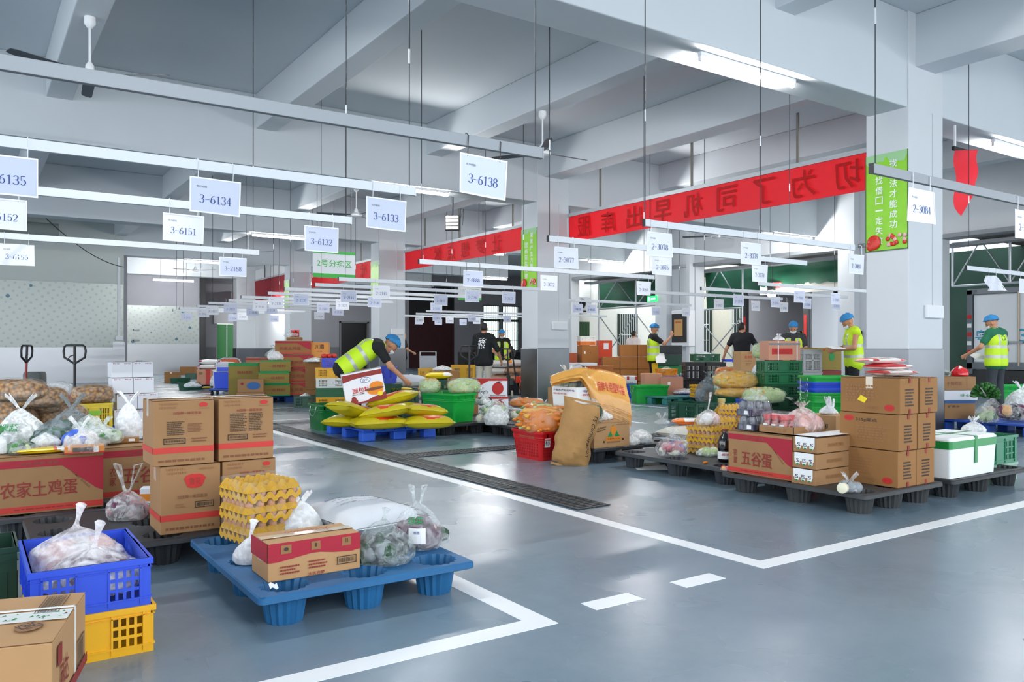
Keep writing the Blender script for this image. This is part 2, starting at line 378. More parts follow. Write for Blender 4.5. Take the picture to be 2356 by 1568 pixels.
# ---------------------------------------------------------------- pallets
def pallet9(label, x0, y0, w=1.2, d=1.0, h=.15, col='#1f6fa8', rot=0, name='pallet', group=None, corner=True):
    x, y = (x0 + w / 2, y0 + d / 2) if corner else (x0, y0)
    t = thing(name, label, 'pallet', (x, y, 0), rot, group)
    m = mat('pallet ' + col, col, .55, var=.25, scale=6, bump=.12); b = MB(); N = 32; cx = [-w / 2 + .14, 0, w / 2 - .14]; cy = [-d / 2 + .13, 0, d / 2 - .13]
    bx = [-w / 2, (cx[0]) / 2, -cx[0] / 2, w / 2]; by = [-d / 2, cy[0] / 2, -cy[0] / 2, d / 2]; R0 = .098
    hole = lambda a: R0 + (.010 if int(a / (2 * PI) * 32) % 2 else -.002)
    for i in range(3):
        for j in range(3):
            X0, X1, Y0, Y1 = bx[i], bx[i + 1], by[j], by[j + 1]; C = Vector((cx[i], cy[j])); top = []; inn = []
            for k in range(N):
                a = 2 * PI * k / N; dx, dy = math.cos(a), math.sin(a)
                tt = min((X1 - C.x) / dx if dx > 1e-6 else 9, (X0 - C.x) / dx if dx < -1e-6 else 9, (Y1 - C.y) / dy if dy > 1e-6 else 9, (Y0 - C.y) / dy if dy < -1e-6 else 9)
                px, py = C.x + dx * tt, C.y + dy * tt
                top.append((px, py, h)); r = hole(a + .01); inn.append((C.x + dx * r, C.y + dy * r, h))
            for ca in ((X0, Y0), (X1, Y0), (X1, Y1), (X0, Y1)):
                kk = min(range(N), key=lambda k: (top[k][0] - ca[0]) ** 2 + (top[k][1] - ca[1]) ** 2); top[kk] = (ca[0], ca[1], h)
            b.add(top + inn, [(k, (k + 1) % N, N + (k + 1) % N, N + k) for k in range(N)], m)
            low = [(p[0], p[1], h - .012) for p in top]; lin_ = [(p[0], p[1], h - .012) for p in inn]
            b.add(low + lin_, [((k + 1) % N, k, N + k, N + (k + 1) % N) for k in range(N)], m)
            L = MB(); prof = [(1.0, h), (.93, h - .02), (.74, .012), (.70, 0), (.66, .012), (0.02, .014)]
            rings = [[(C.x + math.cos(2 * PI * k / N) * (hole(2 * PI * k / N + .01) * (1 if q > .9 else 1) * q if q > .05 else q * .1), C.y + math.sin(2 * PI * k / N) * (hole(2 * PI * k / N + .01) * q if q > .05 else q * .1), z) for k in range(N)] for q, z in prof[:1]]
            for q, z in prof[1:4]: rings.append([(C.x + math.cos(2 * PI * k / N) * hole(2 * PI * k / N + .01) * q, C.y + math.sin(2 * PI * k / N) * hole(2 * PI * k / N + .01) * q, z) for k in range(N)])
            L.loft(rings, m, caps=True, cap0=False); L.build('leg', t, smooth=30)
    # turned-down skirt with a rounded rim
    rim = [rrect(w, d, .03, h), rrect(w + .012, d + .012, .03, h - .006), rrect(w + .014, d + .014, .03, h - .03), rrect(w, d, .03, h - .034), rrect(w - .012, d - .012, .03, h - .03), rrect(w - .012, d - .012, .03, h - .004)]
    b.loft(rim, m, caps=False); b.loft([rim[-1], rim[0]], m, caps=False)
    b.build('deck', t, smooth=35)
    return t
def palletblock(label, x0, y0, w, d, h=.15, col='#2457c6', rot=0, name='pallet', group=None, corner=True, rail=False):
    x, y = (x0 + w / 2, y0 + d / 2) if corner else (x0, y0)
    t = thing(name, label, 'pallet', (x, y, 0), rot, group); m = mat('pallet ' + col, col, .5, var=.15, scale=5, bump=.1)
    b = MB(); n = 7
    for i in range(n): u = -w / 2 + i * w / n; b.box(u + .006, u + w / n - .006, -d / 2, d / 2, h - .03, h, m)
    for v in (-d / 2, -.05, d / 2 - .1): b.box(-w / 2, w / 2, v, v + .1, h - .045, h - .028, m)
    b.build('deck', t, bevel=.006)
    fw = w * .17
    for i in range(3):
        for j in range(3):
            b = MB(); u = [-w / 2, -fw / 2, w / 2 - fw][i]; v = [-d / 2, -.07, d / 2 - .14][j]
            b.box(u, u + fw, v, v + .14, 0, h - .044, m); b.build('foot', t, bevel=.012)
    if rail:
        b = MB()
        for v in (-d / 2, d / 2 - .14): b.box(-w / 2, w / 2, v, v + .14, 0, .02, m)
        b.build('bottom_rail', t, bevel=.004)
    return t
# ---------------------------------------------------------------- sacks, bags, packs
def place(t, x, y, z, rot):
    t.location = (x, y, z); t.rotation_euler = rot if isinstance(rot, (tuple, list)) else (0, 0, math.radians(rot))
def sack(label, x, y, z, w, d, h, rot=0, m=None, patch=None, group=None, name='sack', seed=1, lump=.012, texts=(), cat='sack', bend=0, crease=1, pinch=.1):
    """a stuffed pillow sack lying on its broad side; w along X, sewn ends at +-X"""
    t = thing(name, label, cat, (x, y, z), rot, group); b = MB(); NU, NV = 30, 20
    def S(u, v, top):
        a, c = 2 * u - 1, 2 * v - 1
        e = max(0, (1 - abs(a) ** 2.8)) * max(0, (1 - abs(c) ** 2.6)); th = h * .5 * e ** .42
        px = a * w / 2 * (1 - pinch * .5 * (1 - c * c) ** 1 * abs(a) ** 3 ); py = c * d / 2 * (1 - pinch * (1 - a * a) + pinch * .4)
        px, py = px + lump * .7 * nz(py * 7, seed, 1.7) * abs(a), py + lump * .7 * nz(px * 7, seed, 5.1) * abs(c)
        n = nz(px * 6 + seed, py * 6, seed * 3.1) * lump + crease * lump * .6 * abs(nz(px * 22 + seed * 2, py * 9, seed)) * (abs(a) ** 2 + .25)
        zz = h * .5 + (th + n * e ** .5 if top else -th * .96)
        zz = zz - bend * a * a
        return Vector((px, py, zz + (.0015 if top else -.0015)))
    b.grid(lambda u, v: S(u, v, 1), NU, NV, m, patch); b.grid(lambda u, v: S(1 - u, v, 0), NU, NV, m)
    o = b.build('body', t, smooth=70)
    b = MB()                                   # sewn end seams standing out as flat ears
    for s in (-1, 1):
        for k in (-1, 1):
            p = [Vector((s * w / 2 * .99, k * d / 2 * (1 + pinch * .4) * q, h * .5 - bend)) for q in (0, .5, .97)]
            out = [q + Vector((s * .022, 0, .004 * nz(q.y * 20, seed))) for q in p]
            pts = p + out[::-1]; b.poly(pts if s * k > 0 else pts[::-1], m)
    b.build('seam', t)
    if texts:
        b = MB()
        for (u, v, tw, th, s, c, an) in texts:
            V, F, _ = text_geo(s); a = math.radians(an)
            pts = []
            for q in V:
                qx, qy = q[0] * tw, q[1] * th; uu = u + (qx * math.cos(a) - qy * math.sin(a)) / w; vv = v + (qx * math.sin(a) + qy * math.cos(a)) / d
                pts.append(S(min(max(uu, 0), 1), min(max(vv, 0), 1), 1) + Vector((0, 0, .004)))
            b.add(pts, F, INK[c])
        b.build('printing', t)
    return t
def lumps(b, cols, n, R, h, seed, size=.05, shape=(1, 1, 1), sy=1):
    rng = random.Random(seed)
    for i in range(n):
        a = rng.random() * 2 * PI; r = R * .78 * math.sqrt(rng.random()); z = size * .8 + (h * .62 - size) * rng.random() * (1 - (r / R) ** 2 * .6)
        s = size * rng.uniform(.75, 1.2); T = Matrix.Rotation(rng.random() * 3, 3, 'Z') @ Matrix.Rotation(rng.uniform(-.6, .6), 3, 'X')
        b.ell((r * math.cos(a), r * math.sin(a) * sy, max(z, s * .8)), (s * shape[0], s * shape[1], s * shape[2]), rng.choice(cols), 10, 7, fn=lambda d: 1 + .12 * nz(d.x * 2 + i, d.y * 2, d.z * 2), T=T)
def vegm(name, col, rough=.45, var=.3, scale=30): return mat('food ' + name, col, rough, var=var, scale=scale, bump=.2)
def puffm():
    m = mat('food puff', '#b07a34', .7, bump=.8, scale=60); N = m.node_tree.nodes; L = m.node_tree.links; b = N['Principled BSDF']; v = N.new('ShaderNodeTexVoronoi'); v.inputs['Scale'].default_value = 24; r = N.new('ShaderNodeValToRGB')
    tc = N.new('ShaderNodeTexCoord'); L.new(tc.outputs['Object'], v.inputs['Vector']); r.color_ramp.elements[0].color = lin('#c98f48'); r.color_ramp.elements[1].color = lin('#6e4312'); r.color_ramp.elements[0].position = .25; r.color_ramp.elements[1].position = .75  # dark ramp end paints shade into the gaps between puffs
    L.new(v.outputs['Distance'], r.inputs[0]); L.new(r.outputs[0], b.inputs['Base Color']); d = N.new('ShaderNodeBump'); d.inputs['Strength'].default_value = .9; d.inputs['Distance'].default_value = .02; d.invert = True; L.new(v.outputs['Distance'], d.inputs['Height']); L.new(d.outputs[0], b.inputs['Normal']); return m
VEG = dict(green=vegm('leaf', '#3f7a3a'), dgreen=vegm('dark leaf', '#24472d'), pale=vegm('cabbage', '#b5c98c'), carrot=vegm('carrot', '#d9780f', .4, .25), yellow=vegm('yellow pepper', '#d9a31d'),
           meat=vegm('meat', '#b5717a'), pinkmeat=vegm('pale meat', '#e0b3ae'), purple=vegm('purple onion', '#5a2443'), cream=vegm('cream', '#e9e2cb'), puff=puffm(),
           white=vegm('white', '#eceae4'), potato=vegm('potato', '#b08a5c'), red=vegm('tomato', '#cf2f22', .3), black=vegm('black', '#2b2a30'), blue=vegm('blue', '#3e63c9'), gold=vegm('gold', '#e0aa45'), grey=vegm('grey', '#8d9398'), pink=vegm('pink', '#e7a79a'), tanv=vegm('tan', '#c79a6a'), egg=mat('egg shell', '#c98f68', .5, var=.12))
def bag(label, x, y, z, R, h, rot=0, fm=None, cols=('white',), n=14, size=.05, knot='ears', group=None, seed=1, sy=.8, print_=None, name='plastic_bag', shape=(1, 1, 1), lean=0, knoth=.12):
    """a tied thin plastic bag slumped round its contents"""
    t = thing(name, label, 'bag', (x, y, z), rot, group); fm = fm or FILMW; b = MB(); N = 40
    prof = [(.30, .0), (.86, .01), (1.0, .16), (1.0, .36), (.86, .56), (.60, .74), (.32, .88), (.12, .97), (.07, 1.0)]
    rings = []
    for r, zz in prof:
        ring = []
        for k in range(N):
            a = 2 * PI * k / N; fold = (.05 + .22 * zz ** 2) * (math.sin(a * 7 + seed * 1.7 + zz * 2) * .6 + math.sin(a * 13 + seed) * .4)
            q = r * (1 + .14 * nz(math.cos(a) * 1.3 + seed * 5, math.sin(a) * 1.3, zz * 2.0) + fold * .55 * (1 if zz > .01 else 0))
            ring.append((R * q * math.cos(a) + lean * zz * zz, R * q * sy * math.sin(a), h * zz * (1 + .10 * nz(a, seed, zz * 3) if .1 < zz < .9 else 1)))
        rings.append(ring)
    b.loft(rings, fm); b.build('film', t, smooth=45)
    if cols and set(cols) <= {'white', 'grey', 'cream'}:
        b = MB(); b.ell((0, 0, h * .36), (R * .82, R * sy * .82, h * .34), VEG[cols[0]], 20, 12, fn=lambda q: 1 + .22 * nz(q.x * 2.2 + seed, q.y * 2.2, q.z * 2.2)); b.build('contents', t, smooth=180)
    elif cols:
        b = MB(); lumps(b, [VEG[c] for c in cols], n, R * .86, h * .92, seed, size, shape, sy); b.build('contents', t, smooth=180)
    if knot in ('ears', 'loops'):
        b = MB()
        for s in (-1, 1):
            L = knoth
            if knot == 'ears':
                P = lambda u, v, s=s: Vector((lean + s * (.012 + L * .62 * u + .01 * math.sin(v * 9)), (v - .5) * R * sy * (.12 + .45 * u), h + L * u * (1 - .25 * u) + .012 * math.sin(v * 12 + seed)))
                b.grid(P, 8, 8, fm)
            else:
                pts = [(lean + s * .01, 0, h - .01), (lean + s * L * .35, .01, h + L * .55), (lean + s * L * .55, .012, h + L), (lean + s * L * .28, 0, h + L * .95), (lean + s * .02, 0, h)]
                b.tube(pts, .012, fm, 8, flat=.4)
            
        b.build('handle', t, smooth=60)
    elif knot == 'twist':
        b = MB(); L = knoth
        b.lathe([(R * .09, h - .015), (.008, h + .012), (.009, h + L * .4), (.014, h + L * .7), (.021, h + L * .92), (.012, h + L), (.006, h + L * .97)], fm, 14, sy=.45, T=Matrix.Translation((lean, 0, 0)) @ Matrix.Rotation(.22, 4, 'Y') @ Matrix.Translation((-h * .22, 0, 0)))
        b.build('twisted_neck', t, smooth=60)
    if print_:
        b = MB(); s, c, zz, sz = print_; k0 = 1 - .55 * max(0, zz - .4)
        V, F, asp = text_geo(s); pts = []
        for q in V:
            ang = -PI / 2 + q[0] * sz * asp / (R * k0); z2 = zz * h + q[1] * sz; rr = R * (1.16 - max(0, z2 / h - .42) * 1.05)
            pts.append((rr * math.cos(ang) , rr * sy * math.sin(ang), z2))
        b.add(pts, F, INK[c]); b.build('printing', t)
    return t
def pouch(label, x, y, z, w, d, h, rot=0, fm=None, inner='puff', n=0, size=.05, cols=None, group=None, seed=1, name='plastic_bag', cat='bag', tail=False, fill=.965, shape=(1, 1, 1), pushed=.80):
    """a clear pillow-shaped sack packed full"""
    t = thing(name, label, cat, (x, y, z), rot, group); fm = fm or FILM
    def E(d_, k, sd, wr):
        r = (abs(d_.x) ** 3.2 + abs(d_.y) ** 3.0 + abs(d_.z) ** 2.6) ** (-1 / 3.0)
        return r * k * (1 + .07 * nz(d_.x * 2 + sd, d_.y * 2, d_.z * 2) + wr * nz(d_.x * 8 + sd, d_.y * 8, d_.z * 8))
    b = MB(); b.ell((0, 0, h * .5), (w / 2, d / 2, h / 2), fm, 40, 24, fn=lambda q: E(q, 1.0, seed, .05))
    if tail:
        for s in ((1,) if tail == 1 else (-1, 1)):
            b.grid(lambda u, v, s=s: Vector((s * (w * .46 + .14 * u), (v - .5) * d * (.35 - .2 * u + .3 * u * u), h * .45 + .03 * math.sin(v * 14) * u - .05 * u)), 6, 8, fm)
    b.build('film', t, smooth=180)
    b = MB(); k = fill
    if inner: b.ell((0, 0, h * .5 - h * .03), (w / 2 * k, d / 2 * k, h / 2 * k * .95), VEG[inner], 40, 24, fn=lambda q: E(q, .985, seed, .03) * (1 + .035 * nz(q.x * 16, q.y * 16, q.z * 16 + seed)))
    if n:
        rng = random.Random(seed); cs = [VEG[c] for c in (cols or (inner,))]
        for i in range(n):
            th = rng.random() * 2 * PI; ph = math.acos(rng.uniform(-.6, 1)); q = Vector((math.sin(ph) * math.cos(th), math.sin(ph) * math.sin(th), math.cos(ph))); e = E(q, pushed, seed, .0)
            T = Matrix.Rotation(rng.random() * 3, 3, 'Z') @ Matrix.Rotation(rng.uniform(-.7, .7), 3, 'X')
            px = q.x * w / 2 * e; c = cs[int((px / w + .5) * len(cs) * .999 + rng.uniform(-.35, .35)) % len(cs)] if len(cs) > 1 else cs[0]
            s2 = size * rng.uniform(.6, 1); b.ell((px, q.y * d / 2 * e, max(s2 * .9, h * .5 + q.z * h / 2 * e)), (s2 * shape[0], s2 * shape[1], s2 * shape[2]), c, 9, 6, T=T)
    b.build('contents', t, smooth=180)
    return t
def pack(label, x, y, z, w, d, h, rot=0, cols=('yellow',), bands=None, texts=(), group=None, name='food_packet', cat='packet', seed=1, extra=None):
    ms = [mat('pack ' + c, c, .28, coat=.4) if c.startswith('#') else mat('pack ' + c, {'yellow': '#f2cf12', 'white': '#f1efec', 'red': '#d2232a', 'orange': '#ee7a1e'}[c], .28, coat=.4) for c in cols]
    def pf(u, v):
        if not bands: return ms[0]
        for a, b_, i in bands:
            if a <= u <= b_: return ms[i]
        return ms[0]
    t = sack(label, x, y, z, w, d, h, rot, ms[0], pf, group, name, seed, .006, texts, cat, 0, 1, .04); return t
# ---------------------------------------------------------------- egg trays
PULP = mat('egg tray pulp', '#cf9c14', .85, var=.14, scale=14, bump=.15)
def tray_mesh(ph, nx=5, ny=6, s=.30, res=6):
    b = MB(); NX, NY = nx * res, ny * res
    def P(u, v):
        x, y = (u - .5) * s, (v - .5) * s; c = math.cos(2 * PI * nx * u) * math.cos(2 * PI * ny * v)
        e = .5 * (math.cos(2 * PI * nx * u) + math.cos(2 * PI * ny * v)); z = .026 + .024 * ph * max(-1, min(1, 1.25 * e))
        return Vector((x * (1 + .004 * math.sin(v * 40)), y * (1 + .004 * math.sin(u * 40)), z))
    for q in range(4):
        E = lambda t: ((t, 0), (1, t), (1 - t, 1), (0, 1 - t))[q]
        b.grid(lambda u, v: P(*E(u)) + Vector(((0, -1, 0), (1, 0, 0), (0, 1, 0), (-1, 0, 0))[q]) * .004 * (1 - v) - Vector((0, 0, (1 - v) * min(.034, P(*E(u)).z))), NX, 2, PULP)
    b.grid(P, NX, NY, PULP); b.grid(lambda u, v: P(1 - u, v) - Vector((0, 0, .0022)), NX, NY, PULP)
    return b.mesh('egg_tray', 40)
TRAY = None; EGG = None
def eggs(label, x, y, z, rot=0, n=5, group=None, sub=False, step=.053, film_=True):
    global TRAY, EGG
    if TRAY is None:
        TRAY = (tray_mesh(1), tray_mesh(-1)); b = MB(); b.ell((0, 0, .03), (.021, .021, .028), VEG['egg'], 12, 8); EGG = b.mesh('egg', 180)
    t = thing('egg_tray_stack', label, 'egg trays', (x, y, z), rot, group); rng = random.Random(int(x * 100))
    for i in range(n + 1):
        o = bpy.data.objects.new('egg_tray', TRAY[i % 2]); COL.objects.link(o); o.parent = t
        o.location = (rng.uniform(-.004, .004), rng.uniform(-.004, .004), i * step); o.rotation_euler = (0, 0, rng.uniform(-.02, .02))
        if i < n and sub:
            for a in range(5):
                for c in range(6):
                    if a == 0 or c == 0:
                        e = bpy.data.objects.new('egg', EGG); COL.objects.link(e); e.parent = o
                        e.location = ((a + .5) / 5 * .3 - .15, (c + .5) / 6 * .3 - .15, .012)
    if film_:
        b = MB(); H = n * step + .054
        b.loft([rrect(.304 + .004 * (i % 2), .304 + .004 * ((i + 1) % 2), .02, .002 + H * i / 6) for i in range(7)], film('wrap film', a=.07, scale=14, rough=.08)); b.build('wrap', t, smooth=60)
    return t
# ---------------------------------------------------------------- people
def sdf_mesh(prims, res=.012):
    lo = np.min([np.min([p['a'], p['b']], 0) - p['R'] - .05 for p in prims], 0); hi = np.max([np.max([p['a'], p['b']], 0) + p['R'] + .05 for p in prims], 0)
    n = np.ceil((hi - lo) / res).astype(int) + 2; D = np.full(n, .5, np.float32)
    ax = [lo[i] + res * np.arange(n[i]) for i in range(3)]
    for p in prims:
        k = p['k']; pad = p['R'] + k + 3 * res
        l = np.maximum(((np.minimum(p['a'], p['b']) - pad - lo) / res).astype(int), 0); h = np.minimum(((np.maximum(p['a'], p['b']) + pad - lo) / res).astype(int) + 2, n)
        X, Y, Z = np.meshgrid(ax[0][l[0]:h[0]], ax[1][l[1]:h[1]], ax[2][l[2]:h[2]], indexing='ij'); Q = np.stack([X, Y, Z], -1)
        if p['t'] == 'cap':
            ab = p['b'] - p['a']; L2 = max(float(ab @ ab), 1e-9); t = np.clip(((Q - p['a']) @ ab) / L2, 0, 1)
            d = np.linalg.norm(Q - p['a'] - t[..., None] * ab, axis=-1) - (p['ra'] + (p['rb'] - p['ra']) * t)
        else:
            q = (Q - p['a']) @ p['M'] / p['r']; ln = np.linalg.norm(q, axis=-1); d = (ln - 1) * np.min(p['r'])
            d = np.where(ln > .3, ln * (ln - 1) / np.maximum(np.linalg.norm(q / p['r'], axis=-1), 1e-6), d)
        S = D[l[0]:h[0], l[1]:h[1], l[2]:h[2]]; hh = np.clip(.5 + .5 * (S - d) / k, 0, 1); D[l[0]:h[0], l[1]:h[1], l[2]:h[2]] = S + (d - S) * hh - k * hh * (1 - hh)
    ins = D < 0; c = np.zeros(tuple(n - 1), int); cnt = np.zeros(tuple(n - 1)); acc = np.zeros(tuple(n - 1) + (3,))
    cs = [(i, j, k) for i in (0, 1) for j in (0, 1) for k in (0, 1)]; sl = lambda o: tuple(slice(o[i], n[i] - 1 + o[i]) for i in range(3))
    for a in cs:
        for q in range(3):
            if a[q] == 0:
                e = list(a); e[q] = 1; da, db = D[sl(a)], D[sl(e)]; m = (da < 0) != (db < 0); t = np.where(m, da / np.where(m, da - db, 1), 0)
                pos = np.zeros(tuple(n - 1) + (3,)); pos[...] = a; pos[..., q] += t; acc += pos * m[..., None]; cnt += m
    act = cnt > 0; idx = -np.ones(tuple(n - 1), int); idx[act] = np.arange(act.sum()); ijk = np.argwhere(act)
    V = lo + res * (ijk + acc[act] / cnt[act][:, None]); F = []
    for q in range(3):
        u, v = (q + 1) % 3, (q + 2) % 3; s0 = [slice(1, n[i] - 1) for i in range(3)]; s1 = list(s0); s0[q] = slice(0, n[q] - 1); s1[q] = slice(1, n[q])
        a, b = ins[tuple(s0)], ins[tuple(s1)]; w = np.argwhere(a != b); off = np.array([1 if i != q else 0 for i in range(3)]); w = w + off; fl = a[a != b]
        def ix(du, dv):
            g = w.copy(); g[:, u] -= du; g[:, v] -= dv; return idx[g[:, 0], g[:, 1], g[:, 2]]
        Qd = np.stack([ix(0, 0), ix(1, 0), ix(1, 1), ix(0, 1)], 1); Qd[~fl] = Qd[~fl][:, ::-1]; F.append(Qd)
    return V, np.concatenate(F)
def cap(a, b, ra, rb, k=.03): return dict(t='cap', a=np.array(a, float), b=np.array(b, float), ra=ra, rb=rb, R=max(ra, rb), k=k)
def eli(c, r, M=None, k=.02): return dict(t='ell', a=np.array(c, float), b=np.array(c, float), r=np.array(r, float), M=np.eye(3) if M is None else M, R=max(r), k=k)
def np_mesh(name, V, F, parent, mats, fn=None):
    me = bpy.data.meshes.new(name); me.from_pydata(V.tolist(), [], F.tolist())
    for m in mats: me.materials.append(m)
    if fn is not None: me.polygons.foreach_set('material_index', fn(V[F].mean(1)).astype(int))
    me.polygons.foreach_set('use_smooth', [True] * len(F)); me.update()
    o = bpy.data.objects.new(name, me); COL.objects.link(o); o.parent = parent; return o
SKIN = mat('skin', '#c08a68', .55, var=.06, scale=9); HAIR = mat('hair', '#17130f', .6, bump=.3, scale=90)
HIVIS = mat('hi-vis yellow', '#c8ee1f', .6, var=.05); BAND = mat('reflective band', '#b9c0b6', .35, .2); NETC = mat('blue hair net', '#2f86c2', .7, var=.25, scale=60, bump=.5); MASKM = mat('face mask', '#dfe9ec', .7)
def fabric(c): return mat('fabric ' + c, c, .85, var=.12, scale=12, bump=.25)
POSE0 = dict(pelvis=(0, 0, .93), chest=(0, .0, 1.27), neck=(0, .0, 1.44), head=(0, .03, 1.575), hf=(0, 1, 0), shR=(.175, 0, 1.385), shL=(-.175, 0, 1.385), elR=(.235, -.03, 1.10), elL=(-.235, -.03, 1.10), wrR=(.24, .08, .86), wrL=(-.24, .08, .86),
             hipR=(.09, 0, .9), hipL=(-.09, 0, .9), knR=(.10, .02, .48), knL=(-.10, .02, .48), anR=(.10, -.02, .07), anL=(-.10, -.02, .07))
def person(label, x, y, face, pose=(), shirt='#14181a', trousers='#1b1d20', vest=False, net=False, mask=False, hair=True, sleeve=.62, back=None, side_stripe=None, H=1.0, res=.011, shoes='#222222', collar=None, open_vest=False):
    """face: degrees clockwise from looking straight away from the viewer"""
    t = thing('person', label, 'person', (x, y, 0), -34.2 - face); t.scale = (H,) * 3
    J = {**POSE0, **dict(pose)}; J = {k: np.array(v, float) for k, v in J.items()}
    lr = J['shR'] - J['shL']; lr /= np.linalg.norm(lr); hf = J['hf'] / np.linalg.norm(J['hf']); hu = J['head'] - J['neck']; hu = hu - hf * (hu @ hf) ; hu /= np.linalg.norm(hu); hr = np.cross(hf, hu); M = np.stack([hr, hf, hu], 1)
    Hd = J['head']; hp = lambda a, b, c: Hd + hr * a + hf * b + hu * c
    def torso(g, kk=.05):
        P = []
        for s in (-1, 1): P += [cap(J['pelvis'] + lr * s * .055, J['chest'] + lr * s * .065, .098 + g, .108 + g, kk), cap(J['chest'] + lr * s * .065, J['neck'] + lr * s * .075 - (J['neck'] - J['chest']) * .3, .105 + g, .085 + g, kk)]
        P += [cap(J['shL'], J['shR'], .058 + g, .058 + g, kk)]
        return P
    body = torso(0) + [cap(J['neck'] - (J['neck'] - J['chest']) * .2, Hd - hu * .05, .056, .05)]
    body += [eli(Hd + hu * .02, (.076, .094, .1), M), eli(hp(0, .022, -.055), (.056, .062, .058), M), cap(hp(0, .09, .01), hp(0, .104, -.03), .009, .013, .012), eli(hp(.077, -.005, -.01), (.012, .02, .03), M, .008), eli(hp(-.077, -.005, -.01), (.012, .02, .03), M, .008), cap(hp(-.02, .083, -.062), hp(.02, .083, -.062), .007, .007, .01)]
    for S in 'RL':
        sg = 1 if S == 'R' else -1; sh, el, wr = J['sh' + S], J['el' + S], J['wr' + S]
        body += [cap(sh, el, .048, .038), cap(el, wr, .038, .026)]
        f = (wr - el) / np.linalg.norm(wr - el); f = J.get('hd' + S, f) ; f = f / np.linalg.norm(f); side = np.cross(f, lr * 1.0); side = side / (np.linalg.norm(side) + 1e-9)   # palm width axis
        pn = np.cross(side, f) * sg * -1
        pc = wr + f * .055; body += [cap(wr, wr + f * .03, .026, .026, .02)]
        for q in (-.024, -.008, .008, .024):
            k0 = wr + f * .085 + side * q; body.append(cap(wr + f * .03 + side * q * .8, k0, .0155, .0125, .012))
            ln = .05 - abs(q - .004) * .5; k1 = k0 + (f * .82 + pn * .4) * ln * .55; k2 = k1 + (f * .5 + pn * .8) * ln * .5; body += [cap(k0, k1, .0105, .0095, .006), cap(k1, k2, .0095, .0085, .006)]
        tb = wr + f * .03 + side * .026; tk = tb + (side * .7 + f * .65 + pn * .3) * .035; body += [cap(tb, tk, .014, .011, .01), cap(tk, tk + (f * .85 + pn * .35) * .03, .0105, .009, .006)]
        body += [cap(J['hip' + S], J['kn' + S], .078, .052), cap(J['kn' + S], J['an' + S], .05, .034)]
    V, F = sdf_mesh(body, res); np_mesh('body', V, F, t, [SKIN])
    # shirt
    P = torso(.016); P += [cap(J['pelvis'] + lr * s * .07, J['pelvis'] + lr * s * .085 + (J['pelvis'] - J['chest']) * .24, .115, .128, .04) for s in (-1, 1)]
    if sleeve:
        for S in 'RL': P.append(cap(J['sh' + S], J['sh' + S] + (J['el' + S] - J['sh' + S]) * sleeve, .066, .062, .03))
    V, F = sdf_mesh(P, .013); ms = [fabric(shirt)]
    if back:
        ms.append(INK['white']); c0, up = J['chest'], (J['neck'] - J['pelvis']); up = up / np.linalg.norm(up); fwd = np.cross(up, lr)
        def fn(C):
            r = C - c0; a, bb, c = r @ lr, r @ up, r @ fwd
            g = np.array([nz(p[0] * 34, p[2] * 34, 3.3) for p in C]); e = (np.abs(a + .01 - bb * .2) < .075) & (bb > -.14) & (bb < .1) & (c < 0) & (g > -.12 + .8 * np.maximum(0, -bb - .02))
            return np.where(e, 1, 0)
        V2, F2 = V, F; np_mesh('shirt', V, F, t, ms, fn)
    else: np_mesh('shirt', V, F, t, ms)
    P = [cap(J['pelvis'] - lr * .05, J['pelvis'] + lr * .05, .112, .112, .03)]
    for S in 'RL': P += [cap(J['hip' + S], J['kn' + S], .098, .072, .03), cap(J['kn' + S], J['an' + S] + (J['kn' + S] - J['an' + S]) * .05, .07, .058, .03)]
    V, F = sdf_mesh(P, .014); ms = [fabric(trousers)]
    if side_stripe: ms.append(mat('trouser stripe', side_stripe, .8))
    np_mesh('trousers', V, F, t, ms, (lambda C: np.where(np.abs(C @ lr) > .135, 1, 0)) if side_stripe else None)
    if vest:
        P = []
        for s in (-1, 1): P += [cap(J['pelvis'] + lr * s * .085 - (J['chest'] - J['pelvis']) * .2, J['chest'] + lr * s * .07, .138, .132, .05), cap(J['chest'] + lr * s * .068, J['neck'] + lr * s * .085 - (J['neck'] - J['chest']) * .18, .128, .086, .05)]
        V, F = sdf_mesh(P, .012); up = J['neck'] - J['pelvis']; Lu = np.linalg.norm(up); up = up / Lu; fwd = np.cross(up, lr); a_ = (V - J['pelvis']) @ up
        C = V[F].mean(1); r = C - J['pelvis']; aa, ll, ff = r @ up, r @ lr, r @ fwd; nk = (C - J['neck']); hole = (np.abs(ll) < .05 + .0 * aa) & (aa > Lu - .14 + np.abs(ll) * 1.6 + np.where(ff > 0, 0, .1))
        hole |= (aa < -.12) | (aa > Lu + .04)
        if open_vest: hole |= (ff > 0) & (np.abs(ll) < .062 - .02 * (aa / Lu))
        F = F[~hole]
        def fv(C):
            r = C - J['pelvis']; a, l, f = r @ up, r @ lr, r @ fwd; g = ((a > .02) & (a < .068)) | ((a > .2) & (a < .248)) | ((np.abs(np.abs(l) - .095) < .022) & (a > .248))
            mk = (np.hypot(l - .0, a - .37) < .05) & (np.hypot(l, a - .37) > .03) & (f < 0)
            return np.where(mk, 2, np.where(g, 1, 0))
        np_mesh('hi_vis_vest', V, F, t, [HIVIS, BAND, mat('vest emblem', '#4a8a3a', .7)], fv)
    for S in 'RL':
        f = (0, 1, 0); b = MB(); c = J['an' + S]; b.ell((c[0], c[1] + .055, max(.045, c[2] - .025)), (.046, .13, .045), mat('shoe ' + shoes, shoes, .6), 12, 8); b.build('shoe', t, smooth=180)
